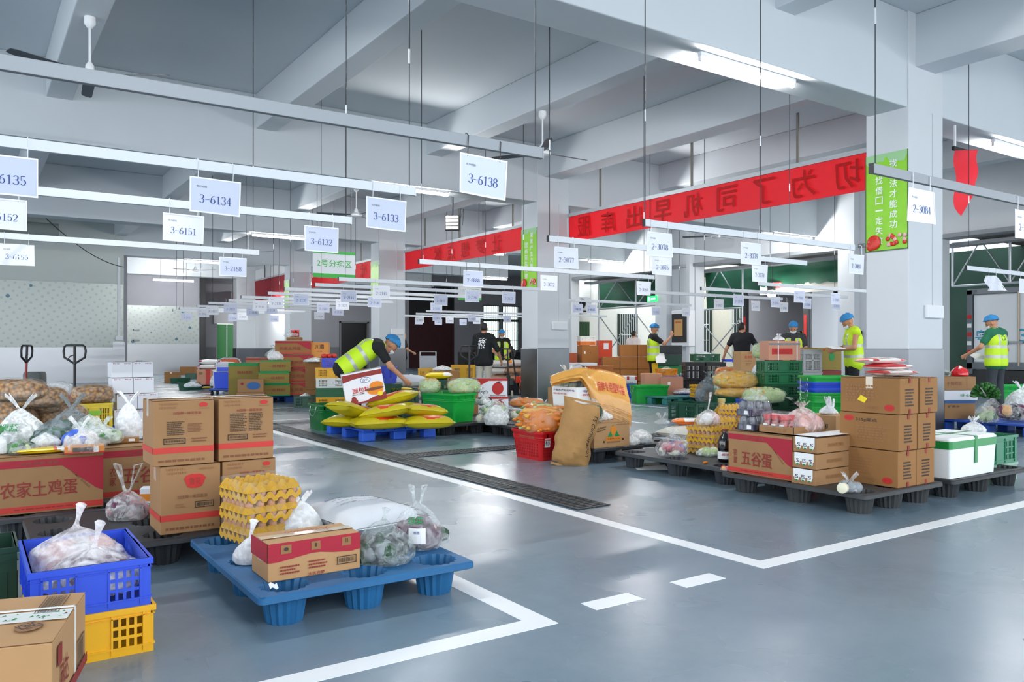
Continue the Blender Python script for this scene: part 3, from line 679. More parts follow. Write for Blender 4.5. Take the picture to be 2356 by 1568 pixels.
    def shell(name, r, m, keep, off=(0, 0, 0), puff=0):
        vs = []; fs = []; nu, nv = 32, 20; ok = {}
        for i in range(nv + 1):
            for j in range(nu):
                th, ph = PI * i / nv, 2 * PI * j / nu; d = np.array([math.sin(th) * math.cos(ph), math.sin(th) * math.sin(ph), math.cos(th)]); q = 1 + puff * nz(d[0] * 4, d[1] * 4, d[2] * 4 + x)
                vs.append(hp(*(np.array(off) + d * r * q))); ok[i * nu + j] = keep(d)
        for i in range(nv):
            for j in range(nu):
                f = (i * nu + j, (i + 1) * nu + j, (i + 1) * nu + (j + 1) % nu, i * nu + (j + 1) % nu)
                if all(ok[k] for k in f): fs.append(f)
        b = MB(); b.add(vs, fs, m); o = b.build(name, t, smooth=180); s = o.modifiers.new('thick', 'SOLIDIFY'); s.thickness = .006
    if hair: shell('hair', np.array([.083, .103, .108]), HAIR, lambda d: d[2] > .30 + .55 * d[1] or (d[1] < -.25 and d[2] > -.62), (0, -.003, .024))
    if net: shell('hair_net', np.array([.098, .122, .108]), NETC, lambda d: d[2] > -.12 + .32 * d[1], (0, -.012, .045), .12)
    if mask: shell('face_mask', np.array([.070, .092, .085]), MASKM, lambda d: d[1] > .35 and -.75 < d[2] < .3, (0, .022, -.04))
    b = MB()
    for s in (-1, 1): b.ell(hp(s * .03, .088, .012), (.012, .006, .005), BLACK, 8, 6)
    b.build('eyes', t, smooth=180)
    return t
# ---------------------------------------------------------------- hanging rails and code signs
RZ = 2.235
SLEEVE = mat('sign sleeve', '#f4f5f8', .3); PAPER = mat('sign paper', '#cfd6ea', .6); PAPERW = mat('sign paper white', '#e9ecf3', .6)
BARM = mat('painted rail', '#d3d8dd', .45, .15)
def rail(label, x0, x1, y, z=RZ, sag=0, black_end=True, hang=(.12, .9), top=5.56, m=None):
    BARM = m or globals()['BARM']
    t = thing('sign_rail', label, 'rail', (x0, y, z)); L = x1 - x0; b = MB(); b.box(0, L, -.015, .015, -.03, .03, BARM); b.build('bar', t, bevel=.002)
    for u, m in ((0, BLACK if black_end else BARM), (L, BARM)): b = MB(); b.box(u - .004, u + .004, -.0165, .0165, -.0315, .0315, m); b.build('end_cap', t)
    for k in hang:
        b = MB(); xx = k * L; b.tube([(xx, 0, .03), (xx, 0, .9)], .0035, ROD, 6); b.tube([(xx, 0, .88), (xx, 0, .98)], .007, mat('sleeve nut', '#c4c8cc', .4, .6), 8); b.tube([(xx, 0, .96), (xx, 0, top - z)], .005, ROD, 6); b.build('hanger_rod', t)
    return t
def sign(code, x, y, tilt=0, white=False, z=RZ, header=True, w=.297, h=.21, drop=.075, hook=WHITE, yaw=0, lab=None, crumple=0, small=False):
    t = thing('code_sign', lab or 'hanging white code sign numbered %s' % code, 'sign', (x, y, z), (0, math.radians(tilt), math.radians(yaw)), 'code signs on the hanging rails')
    zt = -drop; b = MB(); m = PAPERW if white else PAPER; yy = -.02
    P = lambda u, v: Vector(((u - .5) * w, yy - .012 * math.sin(u * 3.1 + x) * v - crumple * (u * v) ** 3 * .08 + crumple * .02 * math.sin(u * 9 + v * 5), zt - v * h))
    b.grid(lambda u, v: P(u, 1 - v), 8, 6, m); b.grid(lambda u, v: P(1 - u, 1 - v) + Vector((0, .0015, 0)), 8, 6, m); sh = b.build('sheet', t, smooth=180)
    if not small:
        b = MB(); e = .008
        for u0, u1, v0, v1 in ((0, 1, 0, .04), (0, 1, .96, 1), (0, .027, .04, .96), (.973, 1, .04, .96)):
            n = 6
            for i in range(n): a, c = u0 + (u1 - u0) * i / n, u0 + (u1 - u0) * (i + 1) / n; b.poly([P(a, v1) - Vector((0, .002, 0)), P(c, v1) - Vector((0, .002, 0)), P(c, v0) - Vector((0, .002, 0)), P(a, v0) - Vector((0, .002, 0))], SLEEVE)
        b.build('sleeve_border', sh)
    b = MB()
    def txt(s, uc, vc, tw, th, mm):
        V, F, _ = (serif_geo if s and s[0] in '123' and '-' in s else text_geo)(s); b.add([P(uc + q[0] * tw / w, vc - q[1] * th / h) - Vector((0, .0025, 0)) for q in V], F, mm)
    txt(code, .5, .60, .19, .05, INK['navy'])
    if header: txt('客户编码', .23, .26, .06, .014, INK['grey'])
    if code: b.build('lettering', sh)
    b = MB()
    for s in (-1, 1): xx = s * w * .34; b.tube([(xx, -.02, zt - .012), (xx, -.022, zt + .03), (xx + .003, -.02, .02), (xx, -.004, .036), (xx, .014, .034)], .0022, hook, 6)
    b.build('hook', t)
    return t
TUBEM = mat('lit tube', '#ffffff', .3, emit=TUBE_POWER)
def tube_light(label, x, y, z, L=1.6, axis=0):
    t = thing('fluorescent_light', label, 'light', (x, y, z), 90 * axis, 'fluorescent tube lights'); b = MB(); b.box(-L / 2, L / 2, -.03, .03, 0, .05, WHITE); b.build('fixture', t, bevel=.006)
    for s in (-1, 1): b = MB(); b.box(s * (L / 2 - .012) - .014, s * (L / 2 - .012) + .014, -.018, .018, -.055, 0, WHITE); b.build('lamp_holder', t, bevel=.004)
    b = MB(); b.tube([(-L / 2 + .026, 0, -.035), (L / 2 - .026, 0, -.035)], .0145, TUBEM, 12); b.build('tube', t, smooth=60)
    return t
BLADE = mat('fan blade', '#565c63', .5, .3)
def fan(label, x, y, z, rot=0, r=.9, rod=.62):
    t = thing('ceiling_fan', label, 'fan', (x, y, z), rot, 'ceiling fans')
    b = MB(); b.lathe([(.03, 0), (.06, -.005), (.062, -.08), (.03, -.13), (.018, -.135)], WHITE, 20); b.build('canopy', t, smooth=40)
    b = MB(); b.tube([(0, 0, -.1), (0, 0, -rod)], .014, WHITE, 10); b.build('downrod', t, smooth=60)
    b = MB(); b.lathe([(.02, -rod + .1), (.045, -rod + .06), (.05, -rod), (.11, -rod - .02), (.135, -rod - .05), (.13, -rod - .085), (.07, -rod - .11), (.01, -rod - .112)], WHITE, 28); b.build('motor_housing', t, smooth=40)
    for k in range(3):
        T = Matrix.Rotation(2 * PI * k / 3, 4, 'Z') @ Matrix.Translation((0, 0, -rod - .05)) @ Matrix.Rotation(math.radians(12), 4, 'X'); b = MB()
        pts = [(.11, -.02), (.2, -.03), (.3, -.07), (r - .06, -.062), (r, -.045), (r + .01, 0), (r, .045), (r - .06, .058), (.3, .06), (.2, .03), (.11, .02)]
        b.loft([[T @ Vector((p[0], p[1], z_)) for p in pts] for z_ in (-.003, .003)], BLADE); b.build('blade', t)
    return t
def jack(label, x, y, rot, handle_tilt=12, red='#c8321e', loop_black=True, forks=True, name='pallet_jack', hcol=None):
    """hand pallet truck; forks point along local +Y, tow handle rises at local -Y"""
    t = thing(name, label, 'pallet jack', (x, y, 0), rot); m = mat('jack paint ' + red, red, .45, coat=.2); hm = BLACK if loop_black else m
    if forks:
        for s in (-1, 1):
            b = MB(); xx = s * .19; b.loft([[Vector((xx + q[0], yy, zz + q[1])) for q in ((-.075, 0), (.075, 0), (.075, .05), (-.075, .05))] for yy, zz in ((.1, .05), (.2, .045), (1.05, .04), (1.2, .02))], m); b.build('fork', t, bevel=.006)
    b = MB(); b.loft([[Vector((q[0], yy, zz)) for q in ((-w, 0), (w, 0))] + [Vector((q[0], yy + .02, zz)) for q in ((w, 0), (-w, 0))] for w, yy, zz in ((.27, .12, .06), (.26, .08, .2), (.14, .02, .4), (.12, .0, .42))], m)
    b.box(-.12, .12, -.06, .08, .3, .46, m); b.build('pump_housing', t, bevel=.008)
    b = MB(); b.lathe([(.05, .1), (.05, .5), (.03, .55)], BLACK, 14, c=(0, -.02, 0)); b.build('hydraulic_cylinder', t, smooth=40)
    for s in (-1, 1):
        b = MB(); b.lathe([(.03, -.025), (.09, -.025), (.09, .025), (.03, .025)], mat('jack wheel', '#d8d2c0', .6), 20, T=Matrix.Translation((s * .08, -.04, .09)) @ Matrix.Rotation(PI / 2, 4, 'Y')); b.build('wheel', t, smooth=40)
    T = Matrix.Translation((0, -.04, .3)) @ Matrix.Rotation(math.radians(handle_tilt), 4, 'X'); b = MB()
    b.tube([T @ Vector(p) for p in ((0, 0, 0), (0, 0, .62))], .02, hm, 10); ht = b.build('handle_tube', t, smooth=60)
    b = MB(); b.tube([T @ Vector(p) for p in ((0, 0, .6), (.09, 0, .66), (.16, 0, .70), (.175, 0, .8), (.16, 0, .87), (.13, 0, .89), (-.13, 0, .89), (-.16, 0, .87), (-.175, 0, .8), (-.16, 0, .70), (-.09, 0, .66))], .017, BLACK, 10, closed=True)
    b.tube([T @ Vector(p) for p in ((0, 0, .6), (0, 0, .88))], .02, BLACK, 8); b.build('handle_loop', ht, smooth=60)
    b = MB(); b.tube([T @ Vector(p) for p in ((.0, -.02, .74), (-.06, -.02, .72), (-.09, -.02, .68))], .008, BLACK, 8); b.build('release_lever', ht, smooth=60)
    return t
# ================================================================ the hall
def floor_mat():
    m = bpy.data.materials.new('epoxy floor'); m.use_nodes = True; N = m.node_tree.nodes; L = m.node_tree.links; b = N['Principled BSDF']
    tc = N.new('ShaderNodeTexCoord'); n1 = N.new('ShaderNodeTexNoise'); n1.inputs['Scale'].default_value = .35; n1.inputs['Detail'].default_value = 6
    n2 = N.new('ShaderNodeTexNoise'); n2.inputs['Scale'].default_value = 3.0; n2.inputs['Detail'].default_value = 8; n2.inputs['Roughness'].default_value = .7
    L.new(tc.outputs['Object'], n1.inputs['Vector']); L.new(tc.outputs['Object'], n2.inputs['Vector'])
    r = N.new('ShaderNodeValToRGB'); r.color_ramp.elements[0].position = .3; r.color_ramp.elements[1].position = .75
    r.color_ramp.elements[0].color = lin('#647a89'); r.color_ramp.elements[1].color = lin('#8295a1')
    mx = N.new('ShaderNodeMix'); mx.data_type = 'FLOAT'; mx.inputs[0].default_value = .5
    L.new(n1.outputs['Fac'], mx.inputs[2]); L.new(n2.outputs['Fac'], mx.inputs[3]); L.new(mx.outputs[0], r.inputs[0]); L.new(r.outputs[0], b.inputs['Base Color'])
    mr = N.new('ShaderNodeMapRange'); mr.inputs[3].default_value = .20; mr.inputs[4].default_value = .36; n3 = N.new('ShaderNodeTexNoise'); n3.inputs['Scale'].default_value = 1.1; n3.inputs['Detail'].default_value = 3; L.new(tc.outputs['Object'], n3.inputs['Vector']); L.new(n3.outputs['Fac'], mr.inputs[0]); L.new(mr.outputs[0], b.inputs['Roughness'])
    b.inputs['Specular IOR Level'].default_value = .6
    return m
b = MB(); b.box(-12, 20.2, -7, 45, -.2, 0, floor_mat()); b.box(20.2, 32, 27.3, 45, -.2, 0, b.mats[0]); struct(b.build('floor'))
b = MB(); b.box(20.2, 60, -12, 27.3, -.22, -.005, mat('yard concrete', '#a9adac', .8, var=.15, scale=.8)); struct(b.build('ground'))
LINE = mat('white floor paint', '#f5f7f8', .35, var=.06, scale=4)
def line(x0, x1, y0, y1): b = MB(); b.box(x0, x1, y0, y1, 0, .0015, LINE); struct(b.build('floor_marking'))
line(3.44, 3.55, 2.84, 14.9); line(3.44, 10.1, 2.73, 2.84); line(1.94, 2.05, 2.78, 4.9); line(-1.5, 2.05, 2.67, 2.78)
line(2.29, 2.57, 2.71, 2.82); line(2.86, 3.14, 2.72, 2.83); line(4.0, 10.1, 12.62, 12.7); line(-9, 3.5, 15.0, 15.09); line(8.55, 8.63, 9, 20); line(11.1, 11.18, 7, 22); line(3.9, 20, 15.2, 15.28); line(11.1, 19.8, 6.7, 6.78); line(-6, 10, 21, 21.08)
def drain(x0, x1, y0, y1, axis):
    dk = mat('drain channel', '#202325', .7); gm = mat('worn iron grate', '#42474b', .5, .6, var=.4, scale=9)
    b = MB(); b.box(x0, x1, y0, y1, .0, .003, dk); o = struct(b.build('drain_channel')); b = MB(); L = (y1 - y0) if axis else (x1 - x0); n = int(L / .045)
    w0, w1 = (x0, x1) if axis else (y0, y1)
    for i in range(n):
        u = (y0 if axis else x0) + (i + .5) * L / n
        if i % 22 == 21: continue
        bar = (w0, w1, u - .012, u + .012) if axis else (u - .012, u + .012, w0, w1)
        b.box(*bar, .003, .008, gm)
    for k in (0, .5, 1):
        ww = w0 + (w1 - w0) * k; bar = (ww - .012, ww + .012, y0, y1) if axis else (x0, x1, ww - .012, ww + .012); b.box(*bar, .003, .0095, gm)
    b.build('grating', o)
drain(3.6, 3.88, 4.45, 14.8, 1); drain(3.88, 10.0, 7.55, 7.82, 0)
# ceiling, beams, columns
CEIL = mat('ceiling paint', '#d0d6da', .8, var=.03, scale=1.5); WALLP = mat('wall paint', '#d5d9dc', .75, var=.03, scale=2); GREYW = mat('grey wall', '#9c9da3', .8, var=.06, scale=1.2)
b = MB(); b.box(-12, 21, -7, 45, 5.55, 5.8, CEIL); b.box(21, 32, 27.3, 45, 5.55, 5.8, CEIL); struct(b.build('ceiling'))
COLY = [5.77, 14.0, 22.0, 30.0, 37.2]
for yy in [-2.3] + COLY: b = MB(); b.box(-12, 20.2, yy + .02, yy + .57, 4.3, 5.55, CEIL); struct(b.build('ceiling_beam', bevel=.015))
for xx in (-2.3, 1.0, 4.16, 7.5, 13.8, 17.2):
    b = MB(); b.box(xx, xx + .36, -7, 40.9, 4.95, 5.55, CEIL); struct(b.build('ceiling_beam', bevel=.015))
for xx in (10.35,): b = MB(); b.box(xx, xx + .5, -7, 41, 4.85, 5.55, CEIL); struct(b.build('ceiling_beam', bevel=.015))
for i, yy in enumerate(COLY + [-2.3]):
    b = MB(); b.box(10.18, 11.03, yy, yy + .6, 0, 5.56, WALLP); o = struct(b.build('column', bevel=.01))
    b = MB(); b.box(10.165, 11.045, yy - .015, yy + .615, 0, 1.14, STEEL); b.build('steel_cladding', o, bevel=.01)
    if i < 3:
        b = MB(); b.box(10.75, 10.762, yy - .012, yy, 1.7, 4.3, WALLP); b.build('conduit', o)
        b = MB(); b.box(10.55, 10.95, yy - .06, yy, 1.55, 1.72, WHITE); b.build('socket_box', o, bevel=.008)
FOILM = None
def foil_mat():
    m = bpy.data.materials.new('bubble foil insulation'); m.use_nodes = True; N = m.node_tree.nodes; L = m.node_tree.links; b = N['Principled BSDF']; b.inputs['Metallic'].default_value = .55; b.inputs['Roughness'].default_value = .33
    tc = N.new('ShaderNodeTexCoord'); mp = N.new('ShaderNodeMapping'); mp.inputs['Scale'].default_value = (1, 0, 1); mp.inputs['Rotation'].default_value = (0, .6, 0); L.new(tc.outputs['Object'], mp.inputs['Vector'])
    def dots(scale, rnd, th, c0, c1, prev):
        v = N.new('ShaderNodeTexVoronoi'); v.inputs['Scale'].default_value = scale; v.inputs['Randomness'].default_value = rnd; L.new(mp.outputs[0], v.inputs['Vector'])
        r = N.new('ShaderNodeMath'); r.operation = 'LESS_THAN'; r.inputs[1].default_value = th; L.new(v.outputs['Distance'], r.inputs[0])
        mx = N.new('ShaderNodeMix'); mx.data_type = 'RGBA'; L.new(r.outputs[0], mx.inputs[0]); mx.inputs[7].default_value = lin(c1)
        if prev: L.new(prev, mx.inputs[6])
        else: mx.inputs[6].default_value = lin(c0)
        return mx.outputs[2]
    a = dots(5.2, .12, .22, '#a3aaa6', '#949d99', None); a = dots(1.25, .25, .085, '', '#4d6a78', a); L.new(a, b.inputs['Base Color'])
    n = N.new('ShaderNodeTexNoise'); n.inputs['Scale'].default_value = 3; bp = N.new('ShaderNodeBump'); bp.inputs['Strength'].default_value = .25; L.new(tc.outputs['Object'], n.inputs['Vector']); L.new(n.outputs['Fac'], bp.inputs['Height']); L.new(bp.outputs[0], b.inputs['Normal']); return m
FOILM = foil_mat()
b = MB(); b.box(-12, 4.45, 30.0, 30.3, 0, 5.55, mat('pale green wall', '#cdd3cf', .75)); o = struct(b.build('wall_left'))
b = MB(); b.box(-12, 4.43, 29.97, 29.999, 1.17, 3.3, FOILM); b.build('foil_sheet', o)
b = MB(); STEELW = mat('brushed steel sheet', '#b9bcc0', .33, .9, var=.12, scale=.9); b.box(-12, 4.1, 29.96, 29.998, 0, 1.17, STEELW); b.box(4.1, 4.47, 29.95, 29.997, 0, 1.35, STEELW); b.build('steel_cladding', o)
b = MB(); b.box(4.25, 4.33, 29.92, 29.99, 1.55, 4.2, WHITE); b.box(4.18, 4.4, 29.9, 29.99, 1.4, 1.56, WHITE); b.build('conduit', o, bevel=.01)
b = MB(); b.box(4.45, 4.6, 30.3, 38, 0, 5.55, GREYW); struct(b.build('wall_side'))
b = MB(); b.box(4.6, 8.75, 37.99, 38.3, 0, 5.55, GREYW); o = struct(b.build('wall_recess'))
b = MB(); b.box(4.6, 8.73, 37.96, 37.985, 1.32, 3.0, FOILM); b.build('foil_sheet', o)
b = MB(); b.box(4.6, 8.73, 37.95, 37.98, 0, 1.32, STEELW); b.build('steel_cladding', o)
b = MB(); b.box(6.0, 6.25, 37.9, 37.98, 1.9, 1.98, STEEL); b.box(6.0, 6.25, 37.9, 37.98, 1.45, 1.53, STEEL); b.box(6.1, 6.35, 37.85, 37.98, .5, .62, STEEL); b.build('hinge', o, bevel=.01)
b = MB(); b.box(8.75, 9.0, 37.9, 41, 0, 5.55, BLACK); struct(b.build('dark_gap'))  # black block standing in for the dark of the open gap
# back wall with its openings
def wallx(name, y, x0, x1, holes, m, th=.25, top=5.55):
    b = MB(); x = x0
    for h0, h1, z0, z1 in holes:
        b.box(x, h0, y, y + th, 0, top, m); b.box(h0, h1, y, y + th, z1, top, m)
        if z0 > 0: b.box(h0, h1, y, y + th, 0, z0, m)
        x = h1
    b.box(x, x1, y, y + th, 0, top, m); return struct(b.build(name))
o = wallx('wall_back', 41.0, 9.0, 31, [(10.27, 11.25, 0, 2.35), (16.7, 18.25, 0, 2.5), (20.8, 23.8, 0, 4.7), (25.75, 27.0, .95, 3.75), (27.15, 28.4, .95, 3.75), (28.55, 29.8, .95, 3.75)], GREYW)
b = MB(); b.box(9.0, 10.2, 40.96, 41, 0, 1.2, STEEL); b.box(11.3, 16.6, 40.96, 41, 0, 1.2, STEEL); b.box(24, 31, 40.96, 41, 0, .9, STEEL); b.build('steel_cladding', o)
b = MB(); b.box(10.1, 11.4, 40.9, 41, 2.35, 3.2, WHITE); b.build('white_panel', o)
GREEND = mat('green door', '#2f9a45', .4, coat=.3)
b = MB(); b.box(10.27, 10.75, 41.05, 41.1, 0, 2.33, GREEND); b.box(10.77, 11.25, 41.05, 41.1, 0, 2.33, GREEND); struct(b.build('door_1', bevel=.01))
b = MB(); b.box(16.7, 18.25, 41.1, 41.15, 0, 2.5, mat('black door', '#121416', .3)); o = struct(b.build('door_2')); b = MB()
for x0, x1, z0, z1 in ((16.62, 16.72, 0, 2.58), (18.23, 18.33, 0, 2.58), (16.62, 18.33, 2.5, 2.58)): b.box(x0, x1, 40.95, 41.02, z0, z1, mat('grey frame', '#77797c', .5))
b.build('door_frame', o)
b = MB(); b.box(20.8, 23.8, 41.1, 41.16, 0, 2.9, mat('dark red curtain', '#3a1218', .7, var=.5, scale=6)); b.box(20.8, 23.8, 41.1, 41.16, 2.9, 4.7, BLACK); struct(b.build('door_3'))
GLASS = mat('window glass', '#e6f2ec', .05, alpha=.12, scale=1); GBAR = mat('green bar', '#2c7a3c', .4); FRM = mat('window frame', '#6d7377', .5, .3)
for i, x0 in enumerate((25.75, 27.15, 28.55)):
    b = MB(); x1 = x0 + 1.25
    for q in ((x0, x0 + .06, .95, 3.75), (x1 - .06, x1, .95, 3.75), (x0, x1, .95, 1.02), (x0, x1, 3.68, 3.75), (x0, x1, 2.75, 2.9)): b.box(q[0], q[1], 41.0, 41.1, q[2], q[3], FRM)
    o = struct(b.build('window_%d' % (i + 1))); b = MB(); b.box(x0, x1, 41.05, 41.056, .95, 3.75, GLASS); b.build('window_pane', o); b = MB()
    for k in range(9): u = x0 + .1 + k * .13; b.box(u, u + .03, 40.98, 41.0, .98, 3.72, GBAR)
    for z in (1.6, 2.2): b.box(x0, x1, 40.985, 41.0, z, z + .03, GBAR)
    b.build('window_bars', o)
b = MB(); b.box(11.03, 11.2, 30.65, 38, 1.14, 4.7, mat('bright white wall', '#f1f3f4', .6)); o = struct(b.build('wall_partition')); b = MB(); b.box(11.02, 11.21, 30.65, 38, 0, 1.14, STEEL); b.build('steel_cladding', o)
b = MB(); b.box(31, 31.2, 27.3, 41.2, 0, 5.55, GREYW); b.box(20.4, 31, 27.3, 27.5, 0, 5.55, mat('white render', '#f3f1ea', .8, var=.04)); struct(b.build('wall_far_side'))
for i, (x0, x1, z0, z1, gc) in enumerate(((21.75, 22.6, .9, 2.3, GBAR), (24.3, 25.5, .8, 2.7, WHITE))):
    b = MB(); b.box(x0, x1, 27.24, 27.3, z0, z1, mat('dark window', '#39443c', .2)); o = struct(b.build('window_%d' % (i + 8))); b = MB()
    for k in range(9): u = x0 + (x1 - x0) * (k + .5) / 9; b.tube([(u, 27.18, z0), (u, 27.18, z1)], .016, gc, 6)
    for z in (z0, (z0 + z1) / 2, z1): b.tube([(x0, 27.18, z), (x1, 27.18, z)], .018, WHITE, 6)
    b.build('window_bars', o)
t = thing('air_conditioner', 'outdoor air conditioner on a bracket behind the lattice posts', 'air conditioner', (21.9, 27.0, 2.75)); b = MB(); b.box(-.4, .4, -.2, .2, 0, .6, WHITE); b.build('casing', t, bevel=.02); b = MB(); b.lathe([(.22, -.21), (.22, -.2), (.02, -.2)], BLACK, 24, T=Matrix.Translation((-.08, 0, .3)) @ Matrix.Rotation(PI / 2, 4, 'X') @ Matrix.Translation((0, 0, .41))); b.build('fan_grille', t); b = MB(); b.box(-.4, .4, -.2, .3, -.05, 0, BLACK); b.build('bracket', t)
# loading side: piers between open bays
b = MB(); Y0 = -7
for y0, y1 in ((1.0, 2.4), (10.5, 13.3), (18.6, 20.5), (25.2, 27.3)): b.box(20.0, 20.4, y0, y1, 0, 3.96, WALLP)
b.box(20.0, 20.4, -7, 27.3, 3.96, 5.55, WALLP)
for y0, y1 in ((12.7, 13.2), (19.7, 20.2), (18.65, 18.8)): b.box(19.75, 20.0, y0, y1, 0, 5.5, WALLP)
struct(b.build('wall_right', bevel=.01))
b = MB(); TRIM = mat('eave metal', '#8f9498', .5, .4)
b.box(19.92, 20.5, 1, 25, 3.85, 3.95, TRIM); b.box(20.5, 20.9, 1, 25, 3.7, 3.78, TRIM); struct(b.build('trim_2'))
def eave(y0, y1):
    b = MB(); b.box(20.5, 24.5, y0, y1, 3.98, 4.04, mat('rusty roof sheet', '#4a4540', .8, var=.4, scale=3)); struct(b.build('canopy_roof'))
eave(-2, 10.5); eave(13.4, 18.5); eave(20.6, 26)
# ---- outside the bays
TARP = mat('green tarpaulin', '#1c5c42', .5, var=.35, scale=1.6, bump=.3); TARPD = mat('dark green tarpaulin', '#173a2d', .55, var=.5, scale=1.2, bump=.4)
def tarp(label, x, y0, y1, z0, z1, m=TARP, scallop=0, seed=1):
    b = MB(); n = int((y1 - y0) / .12)
    P = lambda u, v: Vector((x + .06 * math.sin(u * (y1 - y0) * 4 + seed) * (1 - v) + .08 * nz(u * 4, v * 2, seed), y0 + u * (y1 - y0), z1 - (z1 - z0) * (1 - v) * (1 + (scallop * abs(math.sin(u * (y1 - y0) * PI / .5)) if v < .2 else 0))))
    b.grid(P, n, 6, m); b.grid(lambda u, v: P(1 - u, v) + Vector((.01, 0, 0)), n, 6, m); tag(b.build('tarpaulin', smooth=180), label, 'tarp')
tarp('green tarpaulin stretched high behind the lattice posts', 23.0, 21.5, 27.1, 2.9, 4.0); tarp('green tarpaulin corner panel between the electric box and open truck', 23.0, 18.2, 20.9, 2.6, 4.0, seed=3)
tarp('green scalloped awning valance above the open truck', 21.2, 13.5, 17.0, 3.15, 3.75, scallop=.12); tarp('dark green tarpaulin curtain hanging behind the parked white truck', 24.2, 3, 12.6, 0.0, 3.98, TARPD, seed=5)
b = MB(); b.grid(lambda u, v: Vector((21.25, 13.5 + 3.5 * u, 2.85 + .35 * v + .0)), 20, 2, mat('pale awning lining', '#d9d6cb', .7)); b.grid(lambda u, v: Vector((21.27, 17 - 3.5 * u, 2.85 + .35 * v)), 20, 2, b.mats[0]); tag(b.build('awning_lining'), 'pale lining strip below the scalloped green awning', 'awning')
GALV = mat('galvanised tube', '#b7bcc0', .35, .75)
def lattice(label, x, y0, y1, z0, z1, n, posts=True, low=False):
    b = MB(); T = lambda p, q, r=.03: b.tube([p, q], r, GALV, 8)
    T((x, y0, z1), (x, y1, z1)); T((x, y0, z0), (x, y1, z0)); s = (y1 - y0) / n
    for i in range(n + 1):
        T((x, y0 + i * s, 0 if posts else z0), (x, y0 + i * s, z1), .035)
        if i < n:
            T((x, y0 + i * s, z0), (x, y0 + (i + .5) * s, z1), .02); T((x, y0 + (i + .5) * s, z1), (x, y0 + (i + 1) * s, z0), .02)
            if low: T((x + .03, y0 + i * s, .4), (x + .03, y0 + (i + 1) * s, z0 - .3), .022); T((x - .03, y0 + (i + 1) * s, .4), (x - .03, y0 + i * s, z0 - .3), .022)
    tag(b.build('lattice_frame', smooth=60), label, 'metal frame')
lattice('galvanised lattice frame with crossed braces beside the white-shirted man', 21.6, 21.0, 25.4, 2.75, 3.85, 2, low=True); lattice('galvanised lattice frame with crossed braces near the black-shirted man', 21.6, 18.0, 20.0, 2.5, 3.85, 1, low=True)
lattice('galvanised lattice frame over the parked white truck', 21.9, 4.0, 11.2, 2.8, 3.96, 5, posts=False)
CREAM = mat('cream render', '#e3dcc9', .8, var=.05); b = MB(); b.box(27.5, 27.8, 19.6, 36, 0, 6, CREAM); b.box(27.5, 27.8, 16.0, 19.6, 0, 6, CREAM); struct(b.build('wall_outside'))
for i, (y0, z0) in enumerate(((21.9, .7), (24.6, .6), (27.2, .7), (29.6, .7))):
    b = MB(); y1 = y0 + 1.5; b.box(27.44, 27.5, y0, y1, z0, 2.9, mat('dark window', '#39443c', .2))
    o = struct(b.build('window_%d' % (i + 4))); b = MB()
    for k in range(10): b.tube([(27.3, y0 + k * .165, z0), (27.3, y0 + k * .165, 2.9)], .016, WHITE, 6)
    for z in (z0, 1.5, 2.2, 2.9): b.tube([(27.3, y0, z), (27.3, y1, z)], .018, WHITE, 6)
    b.build('window_bars', o)
def xyl(x0, x1, y0, y1, z0, z1, m, name, label, cat): b = MB(); b.box(x0, x1, y0, y1, z0, z1, m); return tag(b.build(name, bevel=.02), label, cat)
# open truck backed up to the bay
t = thing('box_truck', 'truck with open grey cargo box backed up to the bay', 'truck', (22.0, 17.0, 0)); GI = mat('cargo lining', '#b4b6bb', .6); DK = mat('truck dark trim', '#2a2c2e', .5)
b = MB()
for q in ((0, 4.5, -1.2, -1.12, 1, 3.0), (0, 4.5, 1.12, 1.2, 1, 3.0), (0, 4.5, -1.2, 1.2, .92, 1.0), (0, 4.5, -1.2, 1.2, 2.95, 3.03), (3.2, 3.3, -1.2, 1.2, 1, 3)): b.box(*q, GI)
b.build('cargo_box', t)
for s in (-1, 1):
    b = MB(); b.box(.1, 1.2, s * 1.3 - .04, s * 1.3 + .04, 1, 3, GI); b.box(-.06, .06, s * 1.2 - .09, s * 1.2 + .09, .9, 3.05, DK); b.box(-.07, -.06, s * 1.2 - .05, s * 1.2 + .05, 1.2, 2.2, INK['red']); b.build('door', t)
b = MB(); b.box(.1, 4.4, -.5, .5, .6, .92, DK); b.build('chassis', t)
for s in (-1, 1):
    b = MB(); b.lathe([(.1, -.12), (.42, -.12), (.45, -.06), (.45, .06), (.42, .12), (.1, .12)], BLACK, 24, T=Matrix.Translation((1.2, s * .95, .45)) @ Matrix.Rotation(PI / 2, 4, 'X')); b.build('wheel', t, smooth=40)
# parked truck, rear doors shut
t = thing('box_truck', 'white box truck parked with closed rear doors behind the vest worker', 'truck', (20.9, 8.75, 0)); TW = mat('truck white', '#dfe3e6', .35, coat=.3); b = MB(); b.box(0.02, 3.0, -1.45, 1.5, .75, 2.5, TW); b.build('cargo_box', t, bevel=.02)
b = MB()
for q in ((-.06, .1, 1.42, 1.56, .5, 2.6), (-.06, .1, -1.56, -1.42, .5, 2.6), (-.06, .1, -1.56, 1.56, 2.48, 2.62), (-.06, .1, -1.56, 1.56, .62, .78)): b.box(*q, mat('rear frame metal', '#6f757a', .4, .5))
b.build('rear_frame', t, bevel=.01)
for s in (-1, 1):
    b = MB(); lo, hi = sorted((s * .03, s * 1.4)); b.box(-.03, .02, lo, hi, .8, 2.46, TW); b.build('door', t, bevel=.01)
    b = MB(); yy = s * .35; b.tube([(-.06, yy, .72), (-.06, yy, 2.5)], .02, mat('lock bar', '#b9a58e', .4, .5), 8); b.box(-.08, -.02, yy - .1, yy + .35, 1.25, 1.31, STEEL); b.build('lock_rod', t, smooth=40)
